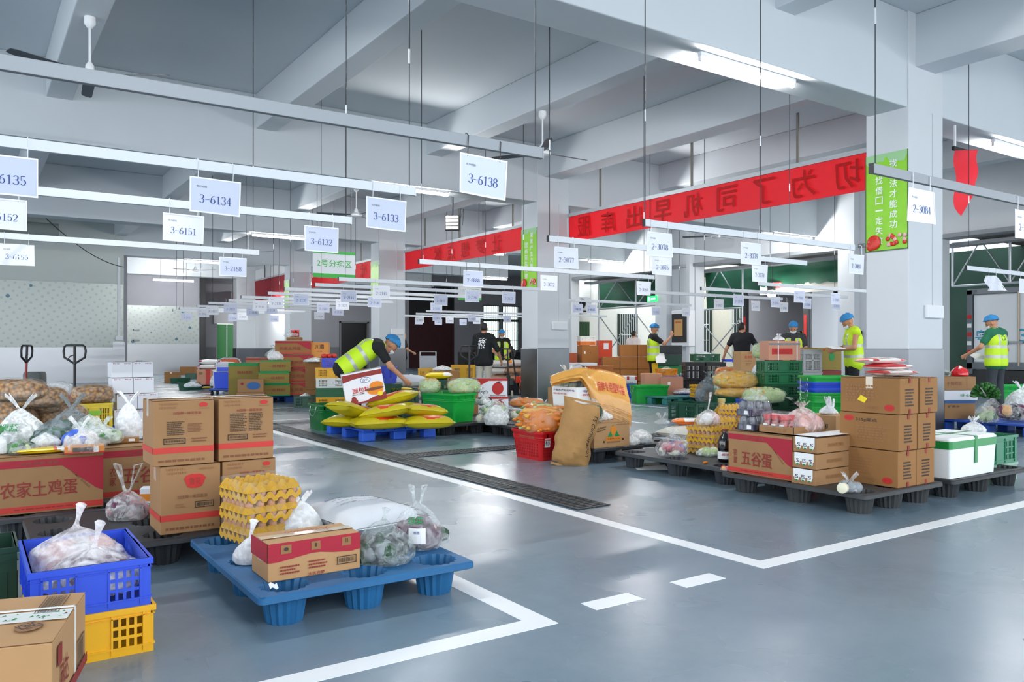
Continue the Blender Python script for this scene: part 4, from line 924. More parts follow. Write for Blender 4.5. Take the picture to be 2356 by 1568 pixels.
b = MB(); b.text('粤B', (-.036, 1.10, 1.45), (0, -1, 0), (0, 0, 1), .52, .30, INK['cyan']); b.text('3', (-.036, .26, 1.45), (0, -1, 0), (0, 0, 1), .2, .32, INK['cyan']); b.build('lettering', t)
b = MB()
for k in range(5): b.box(-.07, -.06, 1.44, 1.54, 1.0 + k * .22, 1.1 + k * .22, INK['red' if k % 2 == 0 else 'white'])
b.build('reflector_strip', t); b = MB(); b.box(.5, 2.9, -1, 1, .4, .75, DK); b.box(-.02, .4, -1.5, 1.5, .3, .6, DK); b.build('chassis', t)
for s in (-1, 1):
    b = MB(); b.lathe([(.1, -.12), (.4, -.12), (.43, -.06), (.43, .06), (.4, .12), (.1, .12)], BLACK, 24, T=Matrix.Translation((1.3, s * 1.2, .43)) @ Matrix.Rotation(PI / 2, 4, 'X')); b.build('wheel', t, smooth=40)
# floodlight on the awning
t = thing('floodlight', 'glaring white floodlight hung below the green awning', 'light', (20.8, 16.2, 3.0)); b = MB(); b.box(-.08, .08, -.1, .1, -.06, .08, BLACK); b.tube([(.05, 0, .1), (.05, 0, .85)], .012, ROD, 6); b.build('housing', t, bevel=.01)
b = MB(); b.ell((.0, 0, -.16), (.13, .13, .13), mat('flood lens', '#ffffff', .3, emit=60), 20, 12); b.build('bulb', t, smooth=180)
t = thing('red_sign', 'red rounded sign under the green scalloped awning', 'sign', (21.15, 16.25, 3.12)); b = MB(); b.loft([[Vector((q, .34 * math.cos(a * PI / 12), -.2 * math.sin(a * PI / 12) + .1)) for a in range(13)] for q in (0, .02)], INK['red']); b.build('panel', t); b = MB(); b.text('402', (-.004, 0, .02), (0, -1, 0), (0, 0, 1), .32, .11, INK['white']); b.build('lettering', t)
# electric box on the pier, exit signs, access reader
t = thing('electric_cabinet', 'white electric cabinet with orange-brown notice on the white pier', 'cabinet', (19.95, 19.0, 1.55)); b = MB(); b.box(-.25, .04, -.38, .42, -.35, .85, WHITE); b.build('body', t, bevel=.015)
b = MB(); b.box(-.256, -.25, -.28, .40, -.22, .74, BLACK); b.build('window', t); b = MB(); b.box(-.262, -.257, -.1, .28, 0, .55, mat('notice board', '#c9985a', .6)); b.text('配电箱', (-.264, .09, .46), (0, -1, 0), (0, 0, 1), .26, .07, INK['red']); b.build('notice', t)
def exit_sign(label, x, y, z):
    t = thing('exit_sign', label, 'exit sign', (x, y, z)); b = MB(); b.box(-.02, .02, -.22, .22, -.1, .1, mat('exit green', '#12b04a', .4, emit=1.6)); b.box(-.01, .01, -.01, .01, .1, .3, ROD); b.build('panel', t)
    b = MB(); e = mat('exit white', '#e9ffe9', .4, emit=3); b.cbox((-.022, -.08, 0), (.003, .2, .05), e); b.ell((-.023, .12, .06), (.003, .018, .02), e, 8, 6); b.tube([(-.023, .12, .04), (-.023, .1, -.02), (-.023, .14, -.07)], .012, e, 6); b.tube([(-.023, .11, .0), (-.023, .07, -.07)], .012, e, 6); b.tube([(-.023, .12, .035), (-.023, .16, .0)], .01, e, 6); b.build('pictogram', t)
x, y = deep(1945, 21.5); exit_sign('green running-man exit sign beside code sign 2-3080', 19.9, 13.0, 3.33); exit_sign('green running-man exit sign on the pier near the vest worker', 19.7, 20.35, 2.85)
t = thing('access_reader', 'black wall-mounted access reader with lit blue screen', 'reader', (19.95, 12.75, 1.45)); b = MB(); b.box(-.04, .02, -.15, .15, -.16, .16, BLACK); b.build('body', t, bevel=.01); b = MB(); b.box(-.044, -.041, 0, .08, -.06, .09, mat('reader screen', '#3a66ff', .3, emit=2)); b.build('screen', t)
# lights under the cross beams
for x, y, z, lab in ((7.25, 5.95, 4.25, 'bright fluorescent light under the near beam, above the red banner'), (7.25, 14.12, 4.25, 'fluorescent light partly hidden behind code sign 3-6133 and its rail'), (7.25, 22.12, 4.25, 'fluorescent light beside code sign 3-6132'), (7.2, 30.12, 4.25, 'fluorescent light beside code sign 3-2188'),
                 (13.0, 14.12, 4.25, 'fluorescent light showing behind the large red banner'), (13.6, 5.95, 4.25, 'fluorescent light beyond the poster column with torn red cloth'), (13.9, 22.12, 4.25, 'fluorescent light glowing behind the smaller red banner'), (19.1, 22.12, 4.25, 'fluorescent light just above the rail carrying 2-3069'), (19.0, 14.12, 4.25, 'fluorescent light between 2-3079 and the poster column'), (19.4, 30.12, 4.25, 'fluorescent light low behind code sign 2-8888'), (13.9, 30.12, 4.25, 'fluorescent light far off behind the second column'), (13.9, 37.4, 4.25, 'fluorescent light over the black doorway')):
    tube_light(lab, x, y, z)
def hung_light(label, x, y, z, axis, top):
    t = tube_light(label, x, y, z, 1.6, axis); b = MB()
    for q in (-.5, .5): b.tube([(q, 0, .05), (q, 0, top - z)], .006, ROD, 6)
    b.build('hanger_rod', t)
hung_light('fluorescent light glowing beside the white partition past the third column', 10.75, 33.6, 3.1, 1, 4.86); hung_light('small distant fluorescent light in the recess by the foil wall', 7.1, 35.3, 3.95, 0, 5.56)
for x, y in ((1.3, 5.95), (-4.8, 5.95), (1.2, -2.2), (7.25, -2.2), (13.5, -2.2)): tube_light('unseen added fluorescent light on the near beams, out of view', x, y, 4.24)  # unseen tubes added to brighten foreground and near-left bay; first follows a ceiling glow
fan('ceiling fan with white rod above the nearest rail', 1.18, 10.36, 4.95, -34); fan('ceiling fan by the first column, over the end of the nearest rail', 7.66, 10.4, 4.95, 0); fan('ceiling fan half hidden behind code sign 3-6132', 7.6, 17.7, 4.95, 40); fan('small distant ceiling fan behind code sign 3-2188', 7.66, 26.6, 4.95, 70); fan('small ceiling fan above the loading bay rails', 17.35, 15.4, 4.95, 10); fan('faint ceiling fan in the far recess', 7.66, 34, 4.95, 75)
# banners with mirrored lettering (their fronts face the loading side)
def cloth(name, col):
    m = mat(name, col, .55, var=.06, scale=2, bump=.12); N = m.node_tree.nodes; L = m.node_tree.links; t = N.new('ShaderNodeBsdfTranslucent'); t.inputs[0].default_value = lin(col); x = N.new('ShaderNodeMixShader'); x.inputs[0].default_value = .5
    L.new(N['Principled BSDF'].outputs[0], x.inputs[1]); L.new(t.outputs[0], x.inputs[2]); L.new(x.outputs[0], N['Material Output'].inputs[0]); return m
RED = cloth('red banner cloth', '#ff3a48'); DRED = cloth('banner lettering', '#c41a1c')
def banner(label, y0, y1, z0, z1, chars, hangers, x=11.0, off=0, m=RED):
    t = thing('banner', label, 'banner', (x, y0, 0)); L = y1 - y0; b = MB()
    P = lambda u, v: Vector((.02 * math.sin(u * 9) * (1 - v), L * u, z0 + (z1 - z0) * v))
    b.grid(lambda u, v: P(1 - u, v), 60, 4, m); b.grid(lambda u, v: P(u, v) + Vector((.004, 0, 0)), 60, 4, m); cl = b.build('cloth', t, smooth=180)
    b = MB(); H = z1 - z0
    for i, ch in enumerate(chars):
        yc = off + i * H * 1.42; b.text(ch, (-.03, yc, (z0 + z1) / 2), (0, 1, 0), (0, 0, 1), H * .80, H * .78, DRED)
    if chars: b.build('lettering', cl)
    b = MB(); b.box(-.03, .03, 0, L, z1, z1 + .07, mat('banner rail', '#bfc5c8', .4, .4)); b.build('rail', t)
    for k in hangers: b = MB(); b.box(-.015, .015, k * L - .02, k * L + .02, z1, 5.56, mat('hanger strap', '#7a766f', .6, .3)); b.build('hanger', t)
banner('large red banner with mirrored lettering between the two near columns', 6.4, 13.95, 3.48, 4.03, '切为了司机早出库服', (.22, .52, .86), off=.75)
banner('red banner with mirrored lettering between the first and second columns', 15.5, 21.95, 3.5, 4.03, '让梦想点燃', (.1, .5, .8), off=1.35)
banner('red banner partly behind the green and white zone sign', 23.2, 29.9, 3.45, 4.0, '不代', (.3, .7), off=1.0); banner('dark red banner between the third and fourth columns', 30.7, 37.9, 3.3, 4.2, '', (.3, .7), m=mat('dark red cloth', '#9c1626', .7)); banner('small red banner past the farthest column', 38.7, 40.9, 3.2, 3.9, '一', (.5,), off=.8)
t = thing('red_cloth', 'torn red cloth strip hanging by the poster column', 'cloth', (11.6, 5.9, 0)); b = MB(); b.grid(lambda u, v: Vector((.24 * u * (1 - .25 * v), -.2 * u + .02 * math.sin(v * 9), 3.95 - (.95 - .5 * abs(u - .3)) * v)), 6, 10, RED); b.build('strip', t, smooth=180); b = MB(); b.box(-.05, .35, -.02, .02, 3.95, 4.0, ROD); b.tube([(0, 0, 3.98), (0, 0, 4.31)], .02, WHITE, 6); b.build('bracket', t)
# posters on the columns
def poster(label, yc, ca, cb):
    t = thing('poster', label, 'poster', (10.172, yc + .3, 2.45)); b = MB(); G = mat('poster green', '#8fd12f', .35, var=.18, scale=7); GT = mat('poster pale top', '#9fcf96', .4)
    b.box(-.004, 0, -.3, .3, 0, 1.28, G); sh = b.build('sheet', t)
    b = MB(); P = [Vector((-.006, .3 - .6 * i / 12, 1.22 - .1 * math.sin(i * .9) * .5 - .04 * (i % 3))) for i in range(13)]; b.poly(P + [Vector((-.006, -.3, 1.3)), Vector((-.006, .3, 1.3))], GT); b.build('top_splash', sh)
    b = MB()
    for s, yy, top in ((ca, -.1, 1.15), (cb, .1, .95)):
        for i, ch in enumerate(s): b.text(ch, (-.009, yy, top - i * .135), (0, -1, 0), (0, 0, 1), .105, .105 if ch != '一' else .02, INK['white'])
    if ca: b.build('lettering', sh)
    b = MB(); rng = random.Random(int(yc))
    b.ell((-.02, .17, .12), (.02, .10, .10), VEG['red'], 12, 8); b.ell((-.02, .22, .08), (.02, .06, .07), VEG['red'], 12, 8)
    for i in range(14): b.ell((-.015, -.13 + rng.uniform(-.13, .12), .13 + rng.uniform(-.07, .07)), (.012, .03, .03), VEG['pinkmeat'] if i % 2 else VEG['red'], 8, 6)
    b.build('fruit_picture', sh, smooth=180); b = MB()
    for q in ((-.3, -.29, 0, 1.3), (.29, .3, 0, 1.3), (-.3, .3, 0, .012)): b.box(-.008, 0, q[0], q[1], q[2], q[3], mat('poster frame', '#3d6b2a', .4))
    b.build('frame', t)
poster('green poster with strawberries on the near column beside the big cartons', 5.77, '找方法才能成功', '找借口一定失败'); poster('green poster with strawberries on the column in the middle of the hall', 14.0, '凝聚产生力量', '团结诞生希望'); poster('green poster edge on the column behind code sign 2-2145', 22.0, '', ''); poster('green poster on the column by the white partition', 30.0, '', '')
def zone_sign(label, px, d, ptop, w, h, s):
    x, y = deep(px, d); z = CAMH + (HOR - ptop) * d / FOC; t = thing('zone_sign', label, 'sign', (x, y, z)); b = MB(); b.box(-w / 2, w / 2, -.01, .01, -h, 0, WHITE); bo = b.build('board', t)
    b = MB(); g = mat('zone green', '#41b84a', .5); b.box(-w / 2, w / 2, -.012, -.01, -h, -h * .84, g); b.box(-w / 2, w / 2, -.012, -.01, -h * .1, 0, g); b.build('green_band', bo)
    b = MB(); b.text(s, (0, -.013, -h * .46), (1, 0, 0), (0, 0, 1), w * .82, h * .27, g); b.build('lettering', bo); b = MB()
    for q in (-.4, .4): b.tube([(q * w, 0, 0), (q * w, 0, 5.56 - z)], .006, ROD, 6)
    b.build('hanger', t)
zone_sign('green and white hanging zone sign numbered 2', 769, 15, 578, .83, .50, '2号分拣区'); zone_sign('green and white hanging zone sign numbered 1, behind code sign 2-2146', 1081, 24, 652, .80, .50, '1号分拣区')
# heater lamp, air units, cable on the ceiling
x, y = deep(1041, 17.2); t = thing('heater_lamp', 'wall heater lamp with grille beside the smaller red banner', 'heater', (x, y, 3.82), -38); b = MB(); b.box(-.16, .16, -.05, .05, -.16, .16, BLACK); b.build('housing', t, bevel=.015); b = MB()
for k in range(4): b.box(-.13, .13, -.06, -.05, -.13 + k * .075, -.08 + k * .075, mat('heater tube', '#d8d2c4', .3, .5))
b.build('heating_tubes', t); b = MB(); b.tube([(0, .04, .15), (0, .1, .5), (0, .1, 1.7)], .012, ROD, 6); b.tube([(.17, 0, .1), (.24, 0, .3), (.22, 0, -.05)], .006, BLACK, 6); b.build('bracket', t)
x, y = deep(105, 21); t = thing('air_unit', 'ceiling air unit with dark louvre above the insulated wall', 'air unit', (x, y, 4.95)); b = MB(); b.box(-.9, .7, -.5, .5, 0, .25, WALLP); b.build('casing', t, bevel=.02); b = MB(); b.box(-.8, .45, -.52, -.5, .02, .2, BLACK); b.box(-.8, .45, -.45, .45, -.01, 0, BLACK); b.build('louvre', t); b = MB(); b.tube([(0, 0, .25), (0, 0, .55)], .012, ROD, 6); b.build('hanger', t)
x, y = deep(40, 24); t = thing('air_duct', 'rounded grey air duct near the insulated wall', 'duct', (x, y, 4.7)); b = MB(); b.loft([[Vector((u, p.x, p.y)) for p in rrect(.8, .42, .15, 0)] for u in (-1.4, 1.05)], mat('duct grey', '#8f9693', .6)); b.build('casing', t, smooth=40); b = MB(); b.tube([(0, 0, .2), (0, 0, .6)], .012, ROD, 6); b.build('hanger', t)
b = MB(); p0, p1 = deep(60, 22), deep(285, 26); b.tube([Vector((p0[0] + (p1[0] - p0[0]) * k / 12, p0[1] + (p1[1] - p0[1]) * k / 12, 5.2 - 0.35 * k / 12 - 1.1 * math.sin(k / 12 * PI * .55))) for k in range(13)], .012, BLACK, 6); tag(b.build('hanging_cable', smooth=60), 'black cable sagging below the ceiling by the air unit', 'cable')
# ---- code sign rails
def rw(*a, **k): return rail(*a, **k)
rw('nearest grey sign rail crossing above, carrying 3-6138', -1.6, 2.66, 3.62, hang=(.05, .99), m=mat('bare metal rail', '#8d9297', .5, .4)); rw('white sign rail carrying 3-6134 and 3-6133', -1.5, 2.58, 5.0, hang=(.05, .99)); rw('white sign rail carrying 3-6151 and 3-6132', -1.5, 2.72, 6.45, hang=(.05, .99)); rw('white sign rail carrying 3-6155 and 3-2188', -1.2, 2.76, 9.2, hang=(.05, .985))
rw('sign rail carrying 2-3084, in front of the poster column', 4.53, 8.6, 2.8, hang=(.01, .9), m=MATS['bare metal rail']); rw('sign rail carrying 2-3078, 2-3079 and 2-3080', 4.86, 7.95, 5.12, hang=(.005, .5)); rw('sign rail carrying 2-3077, 2-3076 and 2-3074', 4.78, 8.9, 6.4, hang=(.005, .92)); rw('sign rail carrying 2-8888, 2-3072 and 2-3069', 4.7, 8.75, 9.0, hang=(.01, .95))
YS = [12.0, 13.3, 14.6, 15.9, 17.4, 18.8, 20.2, 21.8, 23.4, 24.7]
NAMES = ['2-2145 and 2-2146', '2-2144 and 2-2143', '2-2139 and 2-2140', '2-2138 and 2-2137', '2-2133 and 2-2134', '2-2132 and 2-2131', '2-2127 and 2-2128', '2-2124', '2-2125', '2-2121']
for i, (yy, nm) in enumerate(zip(YS, NAMES)): rw('thin white sign rail carrying %s' % nm, 4.85 + .1 * (i % 2), 8.8 if i < 4 else 8.4, yy, hang=(.03, .9))
for x0, x1, yy, nm in ((11.05, 14.6, 8.9, '2-2161 and 2-2160 near the floodlight'), (11.1, 15.6, 10.2, '2-2154 before the open truck'), (10.9, 15.0, 11.4, '2-2152, 2-2151 and 2-2150'), (11.3, 15.3, 14.4, '2-2153 by the white pier'), (11.2, 15.2, 5.55, 'crumpled paper sheets beyond the poster column')): rw('sign rail carrying %s' % nm, x0, x1, yy, hang=(.02, .9))
for x0, x1, yy, nm in ((11.2, 18.2, 21.0, 'by the barred windows, with three grey code signs'), (11.8, 18, 22.8, 'by the dark red doorway, with four small code signs'), (11.8, 16.5, 24.4, 'farthest before the dark red doorway')): rw('thin sign rail %s' % nm, x0, x1, yy, hang=(.1, .9))
def S(code, px, y, **k):    # hang a code sign on the rail at depth row y, at the place along it seen at px
    q = (px - CX) / FOC; x = y * (.562 + .827 * q) / (.827 - .562 * q); return sign(code, x, y, **k)
S('3-6135', 12, 5.0, tilt=0, white=False); S('3-6152', 3, 6.45, white=True); S('3-6138', 1110, 3.62, tilt=2, hook=BLACK); S('3-6134', 495, 5.0, tilt=1); S('3-6133', 887, 5.0, tilt=1); S('3-6151', 422, 6.45, white=True, tilt=1); S('3-6132', 738, 6.45); S('3-6155', 38, 9.2, white=True, crumple=1); S('3-2188', 535, 9.2)
S('2-3084', 2113, 2.8, white=True); S('2-3085', 2350, 2.8, white=True); S('2-3078', 1514, 5.12, white=True); S('2-3079', 1724, 5.12, white=True); S('2-3080', 1966, 5.12, white=True); S('2-3077', 1300, 6.4, white=True); S('2-3076', 1520, 6.4, white=True); S('2-3074', 1745, 6.4, white=True); S('2-8888', 1087, 9.0, hook=BLACK); S('2-3072', 1261, 9.0, white=True); S('2-3069', 1479, 9.0, white=True)
for c, px, r, wh in (('2-2145', 876, 0, 1), ('2-2146', 1085, 0, 0), ('2-2142', 1169, 0, 0), ('2-2144', 801, 1, 0), ('2-2143', 1013, 1, 0), ('2-2141', 1003, 3, 0), ('2-2139', 692, 2, 0), ('2-2140', 861, 2, 0), ('2-2138', 635, 3, 1), ('2-2137', 787, 3, 1), ('2-2133', 597, 4, 1), ('2-2134', 743, 4, 0), ('2-2132', 530, 5, 0), ('2-2131', 623, 5, 0), ('2-2136', 777, 5, 0), ('2-2127', 488, 6, 1), ('2-2128', 581, 6, 0), ('2-2124', 467, 7, 1), ('2-2129', 734, 7, 1), ('2-2125', 558, 8, 1), ('2-2121', 430, 9, 0), ('2-2130', 536, 9, 0), ('2-2122', 630, 9, 0)):
    S(c, px, YS[r], white=bool(wh), small=r > 4)
for c, px, yy in (('2-2161', 1837, 8.9), ('2-2160', 1920, 8.9), ('2-2154', 1697, 10.2), ('2-2158', 1855, 10.2), ('2-2157', 1923, 10.2), ('2-2152', 1652, 11.4), ('2-2151', 1737, 11.4), ('2-2150', 1802, 11.4), ('2-2155', 1782, 10.2), ('2-2153', 1577, 14.4)): S(c, px, yy, white=c in ('2-2152', '2-2151', '2-2150', '2-2153'))
S('2号区', 1328, 14.4, lab='pale code sign hung between the lattice posts, first from the column'); S('1号区', 1360, 14.4, lab='pale code sign hung between the lattice posts, second from the column'); S('2-2156', 1508, 14.4, lab='pale grey code sign beside the hi-vis worker with raised hand')
S('', 2280, 5.55, white=True, crumple=2, lab='crumpled white paper sheet hanging on the rail near the parked truck'); S('', 2352, 5.55, white=True, lab='white paper sheet hanging at the end of the rail near the parked truck')
for px, yy, lab in ((965, 22.8, 'small white code sign nearest the column, before the dark red doorway'), (963, 24.4, 'small grey code sign just under another one, before the dark red doorway'), (1005, 21.0, 'small grey code sign before the middle of the dark red doorway'), (1008, 24.4, 'small grey code sign overlapped by another at the dark red doorway'), (1034, 22.8, 'small white code sign at the edge of the dark red doorway'), (1085, 21.0, 'small grey code sign above the black-shirted man'), (1096, 22.8, 'small white code sign overlapped above the black-shirted man'), (1065, 24.4, 'faint small code sign on the grey wall by the doorway'), (1166, 21.0, 'small grey code sign in front of the barred windows')): S('1-30%02d' % (px % 97), px, yy, small=True, lab=lab, white='white' in lab)
# ================================================================ goods on and around the pallets
PZ = .15
EGGBOX = lambda ch, small: [('r', 'F', 0, .80, 1, .93, 'crimson'), ('p', 'F', [(.62, .80), (1, .80), (1, .30), (.93, .36)], 'crimson'), ('r', 'F', 0, .03, 1, .13, 'bandred'), ('t', 'F', .42, .865, .34, .06, '无抗 新鲜 营养', 'brown'), ('ln', 'F', .2, .06, .8, .1, 1, 'maroon'), ('t', 'F', .78, .55, .28, .03, 'HOME EGGS', 'brown', -48)] + ch
def oilbox(full): return ([('r', 'F', 0, .19, 1, .28, 'bandred'), ('r', 'L', 0, .19, 1, .28, 'bandred'), ('ln', 'F', .08, .04, .92, .11, 1, 'brown'), ('ln', 'F', .1, .86, .42, .97, 2, 'faint')] + full)
OILB = [('p', 'F', [(.38, .79), (.42, .84), (.5, .86), (.62, .86), (.7, .84), (.75, .79), (.68, .67), (.6, .65), (.5, .65), (.44, .67)], 'red'), ('t', 'F', .565, .755, .2, .11, '鲁花', 'maroon'), ('t', 'F', .52, .53, .5, .055, '5S压榨一级花生油', 'brown'), ('bar', 'F', .56, .355, .88, .45, 'dark'), ('ln', 'F', .24, .37, .42, .44, 2, 'faint'), ('t', 'F', .76, .93, .26, .035, '中国味·5S浓香', 'faint')]
OILA = lambda full: [('p', 'F', [(.74, .93), (.78, .95), (.84, .955), (.9, .93), (.87, .89), (.77, .89)], 'red'), ('ln', 'F', .74, .85, .92, .88, 1, 'faint'), ('t', 'F', .55, .80, .46, .045, '5S压榨一级花生油', 'maroon'), ('bar', 'F', .16, .33, .52, .42, 'dark'), ('ln', 'F', .62, .34, .88, .42, 2, 'brown')] + ([('ln', 'F', .2, .46, .5, .76, 11, 'dark'), ('ln', 'F', .54, .46, .8, .76, 11, 'dark')] if full else [('ln', 'F', .22, .46, .5, .68, 8, 'dark'), ('ln', 'F', .56, .5, .8, .64, 6, 'brown')])
# ---- near left: black pallets with the oil cartons and egg cartons
pallet9('black nine-leg pallet under the tall peanut oil cartons', .28, 4.5, 1.2, 1.0, col='#2b2d30'); pallet9('black nine-leg pallet under the two long egg cartons', .12, 5.56, 1.2, 1.2, col='#34363a')
carton('peanut oil carton with red fan emblem, bottom of the stack by the meat bag', .86, 4.6, PZ, .31, .30, .367, 0, 'tan', oilbox(OILB), corner=True, group='peanut oil cartons'); carton('peanut oil carton topping the stack by the meat bag, with small text block', .82, 4.58, PZ + .37, .31, .30, .35, 0, 'tan', oilbox(OILA(0)), corner=True, group='peanut oil cartons')
carton('peanut oil carton mostly hidden behind the yellow egg trays', 1.185, 4.62, PZ, .30, .30, .367, 0, 'tan', oilbox(OILA(1)), corner=True, group='peanut oil cartons'); carton('peanut oil carton with two dense text blocks, above the yellow egg trays', 1.16, 4.6, PZ + .37, .305, .30, .35, 0, 'tan', oilbox(OILA(1)), corner=True, group='peanut oil cartons')
carton('long egg carton with crimson corner and five large red-brown characters', .12, 5.66, PZ, .60, .40, .347, 0, 'tan', EGGBOX([('t', 'F', .42, .42, .68, .28, '农家土鸡蛋', 'maroon')], 0), corner=True, group='long egg cartons', tape=False)
carton('long egg carton with three large characters, half hidden by the peanut oil cartons', .74, 5.92, PZ, .58, .38, .337, 0, 'tan', EGGBOX([('t', 'F', .12, .42, .07, .36, '农\n家', 'maroon'), ('t', 'F', .50, .42, .56, .34, '五谷蛋', 'maroon')], 0), corner=True, group='long egg cartons', tape=False)
def b_at(label, px, py, z, R, h, **k): x, y = at(px, py, z); return bag(label, x, y, z, R, h, rot=-34, **k)
def p_at(label, px, py, z, w, d, h, rot=-34, **k): x, y = at(px, py, z); return pouch(label, x, y, z, w, d, h, rot, **k)
b_at('clear tied bag of pink meat with long white handles on the black pallet', 293, 1192, PZ, .125, .17, fm=film('meat film', a=.3), cols=('meat', 'meat', 'purple'), n=18, size=.045, knot='loops', seed=3, knoth=.15)
x, y = at(330, 1150, PZ); t = carton('small orange and white box behind the meat bag', x + .05, y - .1, PZ, .16, .1, .1, -20, 'white', [('r', 'F', 0, .15, 1, .62, 'orange'), ('r', 'L', 0, .15, 1, .62, 'orange'), ('bar', 'F', .6, .05, .9, .5, 'dark')], detail=False)
ZT = PZ + .352
pack('yellow snack packet lying on the long egg carton', *at(95, 1041, ZT), ZT, .27, .13, .035, 0, ('yellow', '#e5542a', 'white'), [(.72, .8, 1), (.8, 1, 2)], [(.42, .5, .12, .03, '薯片', 'brown', 0)], seed=4)
x, y = at(196, 1040, ZT); t = carton('flat colourful food box inside clear wrap, on the long egg carton', x, y + .02, ZT, .22, .13, .045, -6, mat('box mix', '#d98a3a', .4), [('r', 'F', .2, .2, .7, .8, 'dark'), ('r', 'F', 0, 0, 1, .2, 'red'), ('r', 'F', .72, .1, .84, .9, 'white')], detail=False)
bag('clear bag slumped over the flat colourful food box', x, y + .03, ZT, .125, .125, fm=FILM, cols=(), knot='ears', seed=9, knoth=.07)
x, y = at(287, 1018, PZ + .34); carton('shallow brown tray box on the second egg carton', x, y + .02, PZ + .342, .19, .1, .035, -10, 'brown', [('r', 'F', .05, .3, .3, .8, 'white'), ('r', 'F', .65, .3, .85, .8, 'white')], detail=False)
b_at('white bag tied in a tall peak behind the shallow brown tray box', 297, 1009, PZ + .34, .10, .27, fm=FILMWW, cols=('white',), n=6, knot='ears', seed=12, knoth=.1)
b_at('white bag with green leaf print slumped at the end of the egg carton', 48, 1020, ZT, .15, .24, fm=FILMW, cols=('green', 'white'), n=8, seed=5, print_=('果蔬', 'green', .5, .05), knot='ears', knoth=.12)
b_at('dark green vegetables in a clear bag beside the white printed bag', 125, 1020, ZT, .13, .17, fm=FILMD, cols=('dgreen', 'green', 'dgreen'), n=44, size=.042, seed=6, knot='none', shape=(1.7, .6, .7))
b_at('dark green vegetable bag with a tied top above the egg carton', 165, 1008, ZT, .14, .23, fm=FILMD, cols=('dgreen', 'dgreen', 'green'), n=44, size=.042, seed=7, knot='ears', shape=(1.7, .6, .7))
b_at('pale cabbage and greens in a bag before the yellow crate', 205, 1012, ZT, .13, .18, fm=FILMG, cols=('green', 'pale', 'pale', 'white'), n=40, size=.035, seed=8, knot='none')
b_at('white bag holding something blue, behind the colourful food box', 185, 1026, ZT, .11, .13, fm=FILMW, cols=('blue', 'white'), n=8, seed=10, knot='ears', knoth=.08)
b_at('pale greens in a clear bag before the white carton stack', 236, 1018, ZT, .14, .13, fm=FILMG, cols=('pale', 'green', 'white'), n=36, size=.034, seed=14, knot='ears', knoth=.06)
b_at('clear bag of leafy greens lying by the yellow snack packet', 45, 1042, ZT, .12, .085, fm=FILM, cols=('dgreen', 'green', 'pale'), n=18, size=.035, seed=15, knot='none')
b_at('small white bag beside the dark green vegetables', 105, 1026, ZT, .09, .09, fm=FILMW, cols=('white',), n=5, seed=16, knot='none')
x, y = at(8, 1045, ZT); xyl(x - .22, x + .02, y, y + .25, ZT, ZT + .09, FOAM, 'foam_box', 'white foam box cut by the picture edge on the egg carton', 'box')
# ---- puffed snack bags, yellow crate, white cartons
pallet9('black pallet heaped with clear bags of brown puffed snacks', .0, 9.6, 1.2, 1.5, col='#2a2c2f'); palletblock('blue pallet under the white carton stack', 1.5, 11.3, 1.2, 1.0, col='#1e57b8')
PUF = dict(inner='puff', fm=film('puff film', '#f6f0e6', a=.16, scale=12), group='clear bags of brown puffed snacks')
p_at('big clear bag of brown puffs at the bottom of the heap, before the yellow crate', 128, 1000, PZ, .66, .5, .42, seed=1, tail=True, **PUF); p_at('clear bag of brown puffs at the picture edge, bottom of the heap', 8, 1012, PZ, .6, .5, .46, seed=2, **PUF)
p_at('clear bag of brown puffs in the second layer of the heap', 88, 938, .50, .55, .45, .25, seed=3, **PUF); p_at('clear bag of brown puffs on top of the heap, at the picture edge', 30, 925, .62, .62, .45, .24, seed=4, **PUF); p_at('half-wrapped clear bag of brown puffs below the white bundle', 108, 950, .42, .42, .4, .30, seed=5, **PUF)
crate('yellow slotted crate with a green label, under a bag of brown puffs', 1.12, 11.2, PZ, .42, .58, .31, 0, '#e0c411', sticker=[('F', .5, .62, .14, .055, '', 'lime')], corner=True); pouch('clear bag of brown puffs resting on the yellow crate', 1.33, 11.42, PZ + .29, .5, .45, .26, 0, seed=6, **PUF)
x, y = deep(136, 11.6); tub('red tub behind the snack heap', x, y, .0, .5, .4, .45, 10, '#d01a22', bail=False); pouch('white knotted bundle with black scribble on the red tub', x, y, .43, .34, .3, .24, 0, fm=FILMWW, inner='white', seed=8)
WC = [('t', 'F', .22, .9, .3, .075, '惠华食品', 'crimson'), ('t', 'F', .75, .9, .3, .075, '惠华食品', 'crimson'), ('r', 'F', 0, .0, 1, .012, 'grey')]
for r in range(4):
    for c in range(2):
        carton('white red-printed food carton, %s, %s' % (('bottom row', 'second row up', 'third row up', 'top row')[r], ('beside the yellow crate', 'beside the peanut oil cartons')[c]), 1.58 + .25 * c + (.0, .03, -.02, -.03)[r], 11.42, PZ + r * .206, .245, .36, .2, 0, 'white', WC, corner=True, group='white food cartons', detail=r == 3, tape=False)
# pallet jacks by the wall
x, y = deep(175, 12.6); jack('orange pallet jack with black loop handle by the insulated wall', x, y, -35, 0, '#c2451c'); x, y = deep(52, 13.4); jack('red-handled pallet jack seen from the side near the picture edge', x, y, 60, 2, '#8e1d1f', loop_black=False)
x, y = deep(80, 13.8); t = thing('battery_case', 'dark grey battery case behind the snack heap', 'case', (x, y, 0), -30); b = MB(); b.loft([rrect(w_, .24, .04, z_) for w_, z_ in ((.34, .02), (.3, .7), (.26, .74))], mat('case grey', '#4a504f', .5)); b.build('body', t, smooth=40); b = MB(); b.lathe([(.05, 0), (.05, .01), (.03, .012)], INK['grey'], 16, T=Matrix.Translation((0, -.12, .58)) @ Matrix.Rotation(PI / 2, 4, 'X')); b.build('dial', t)
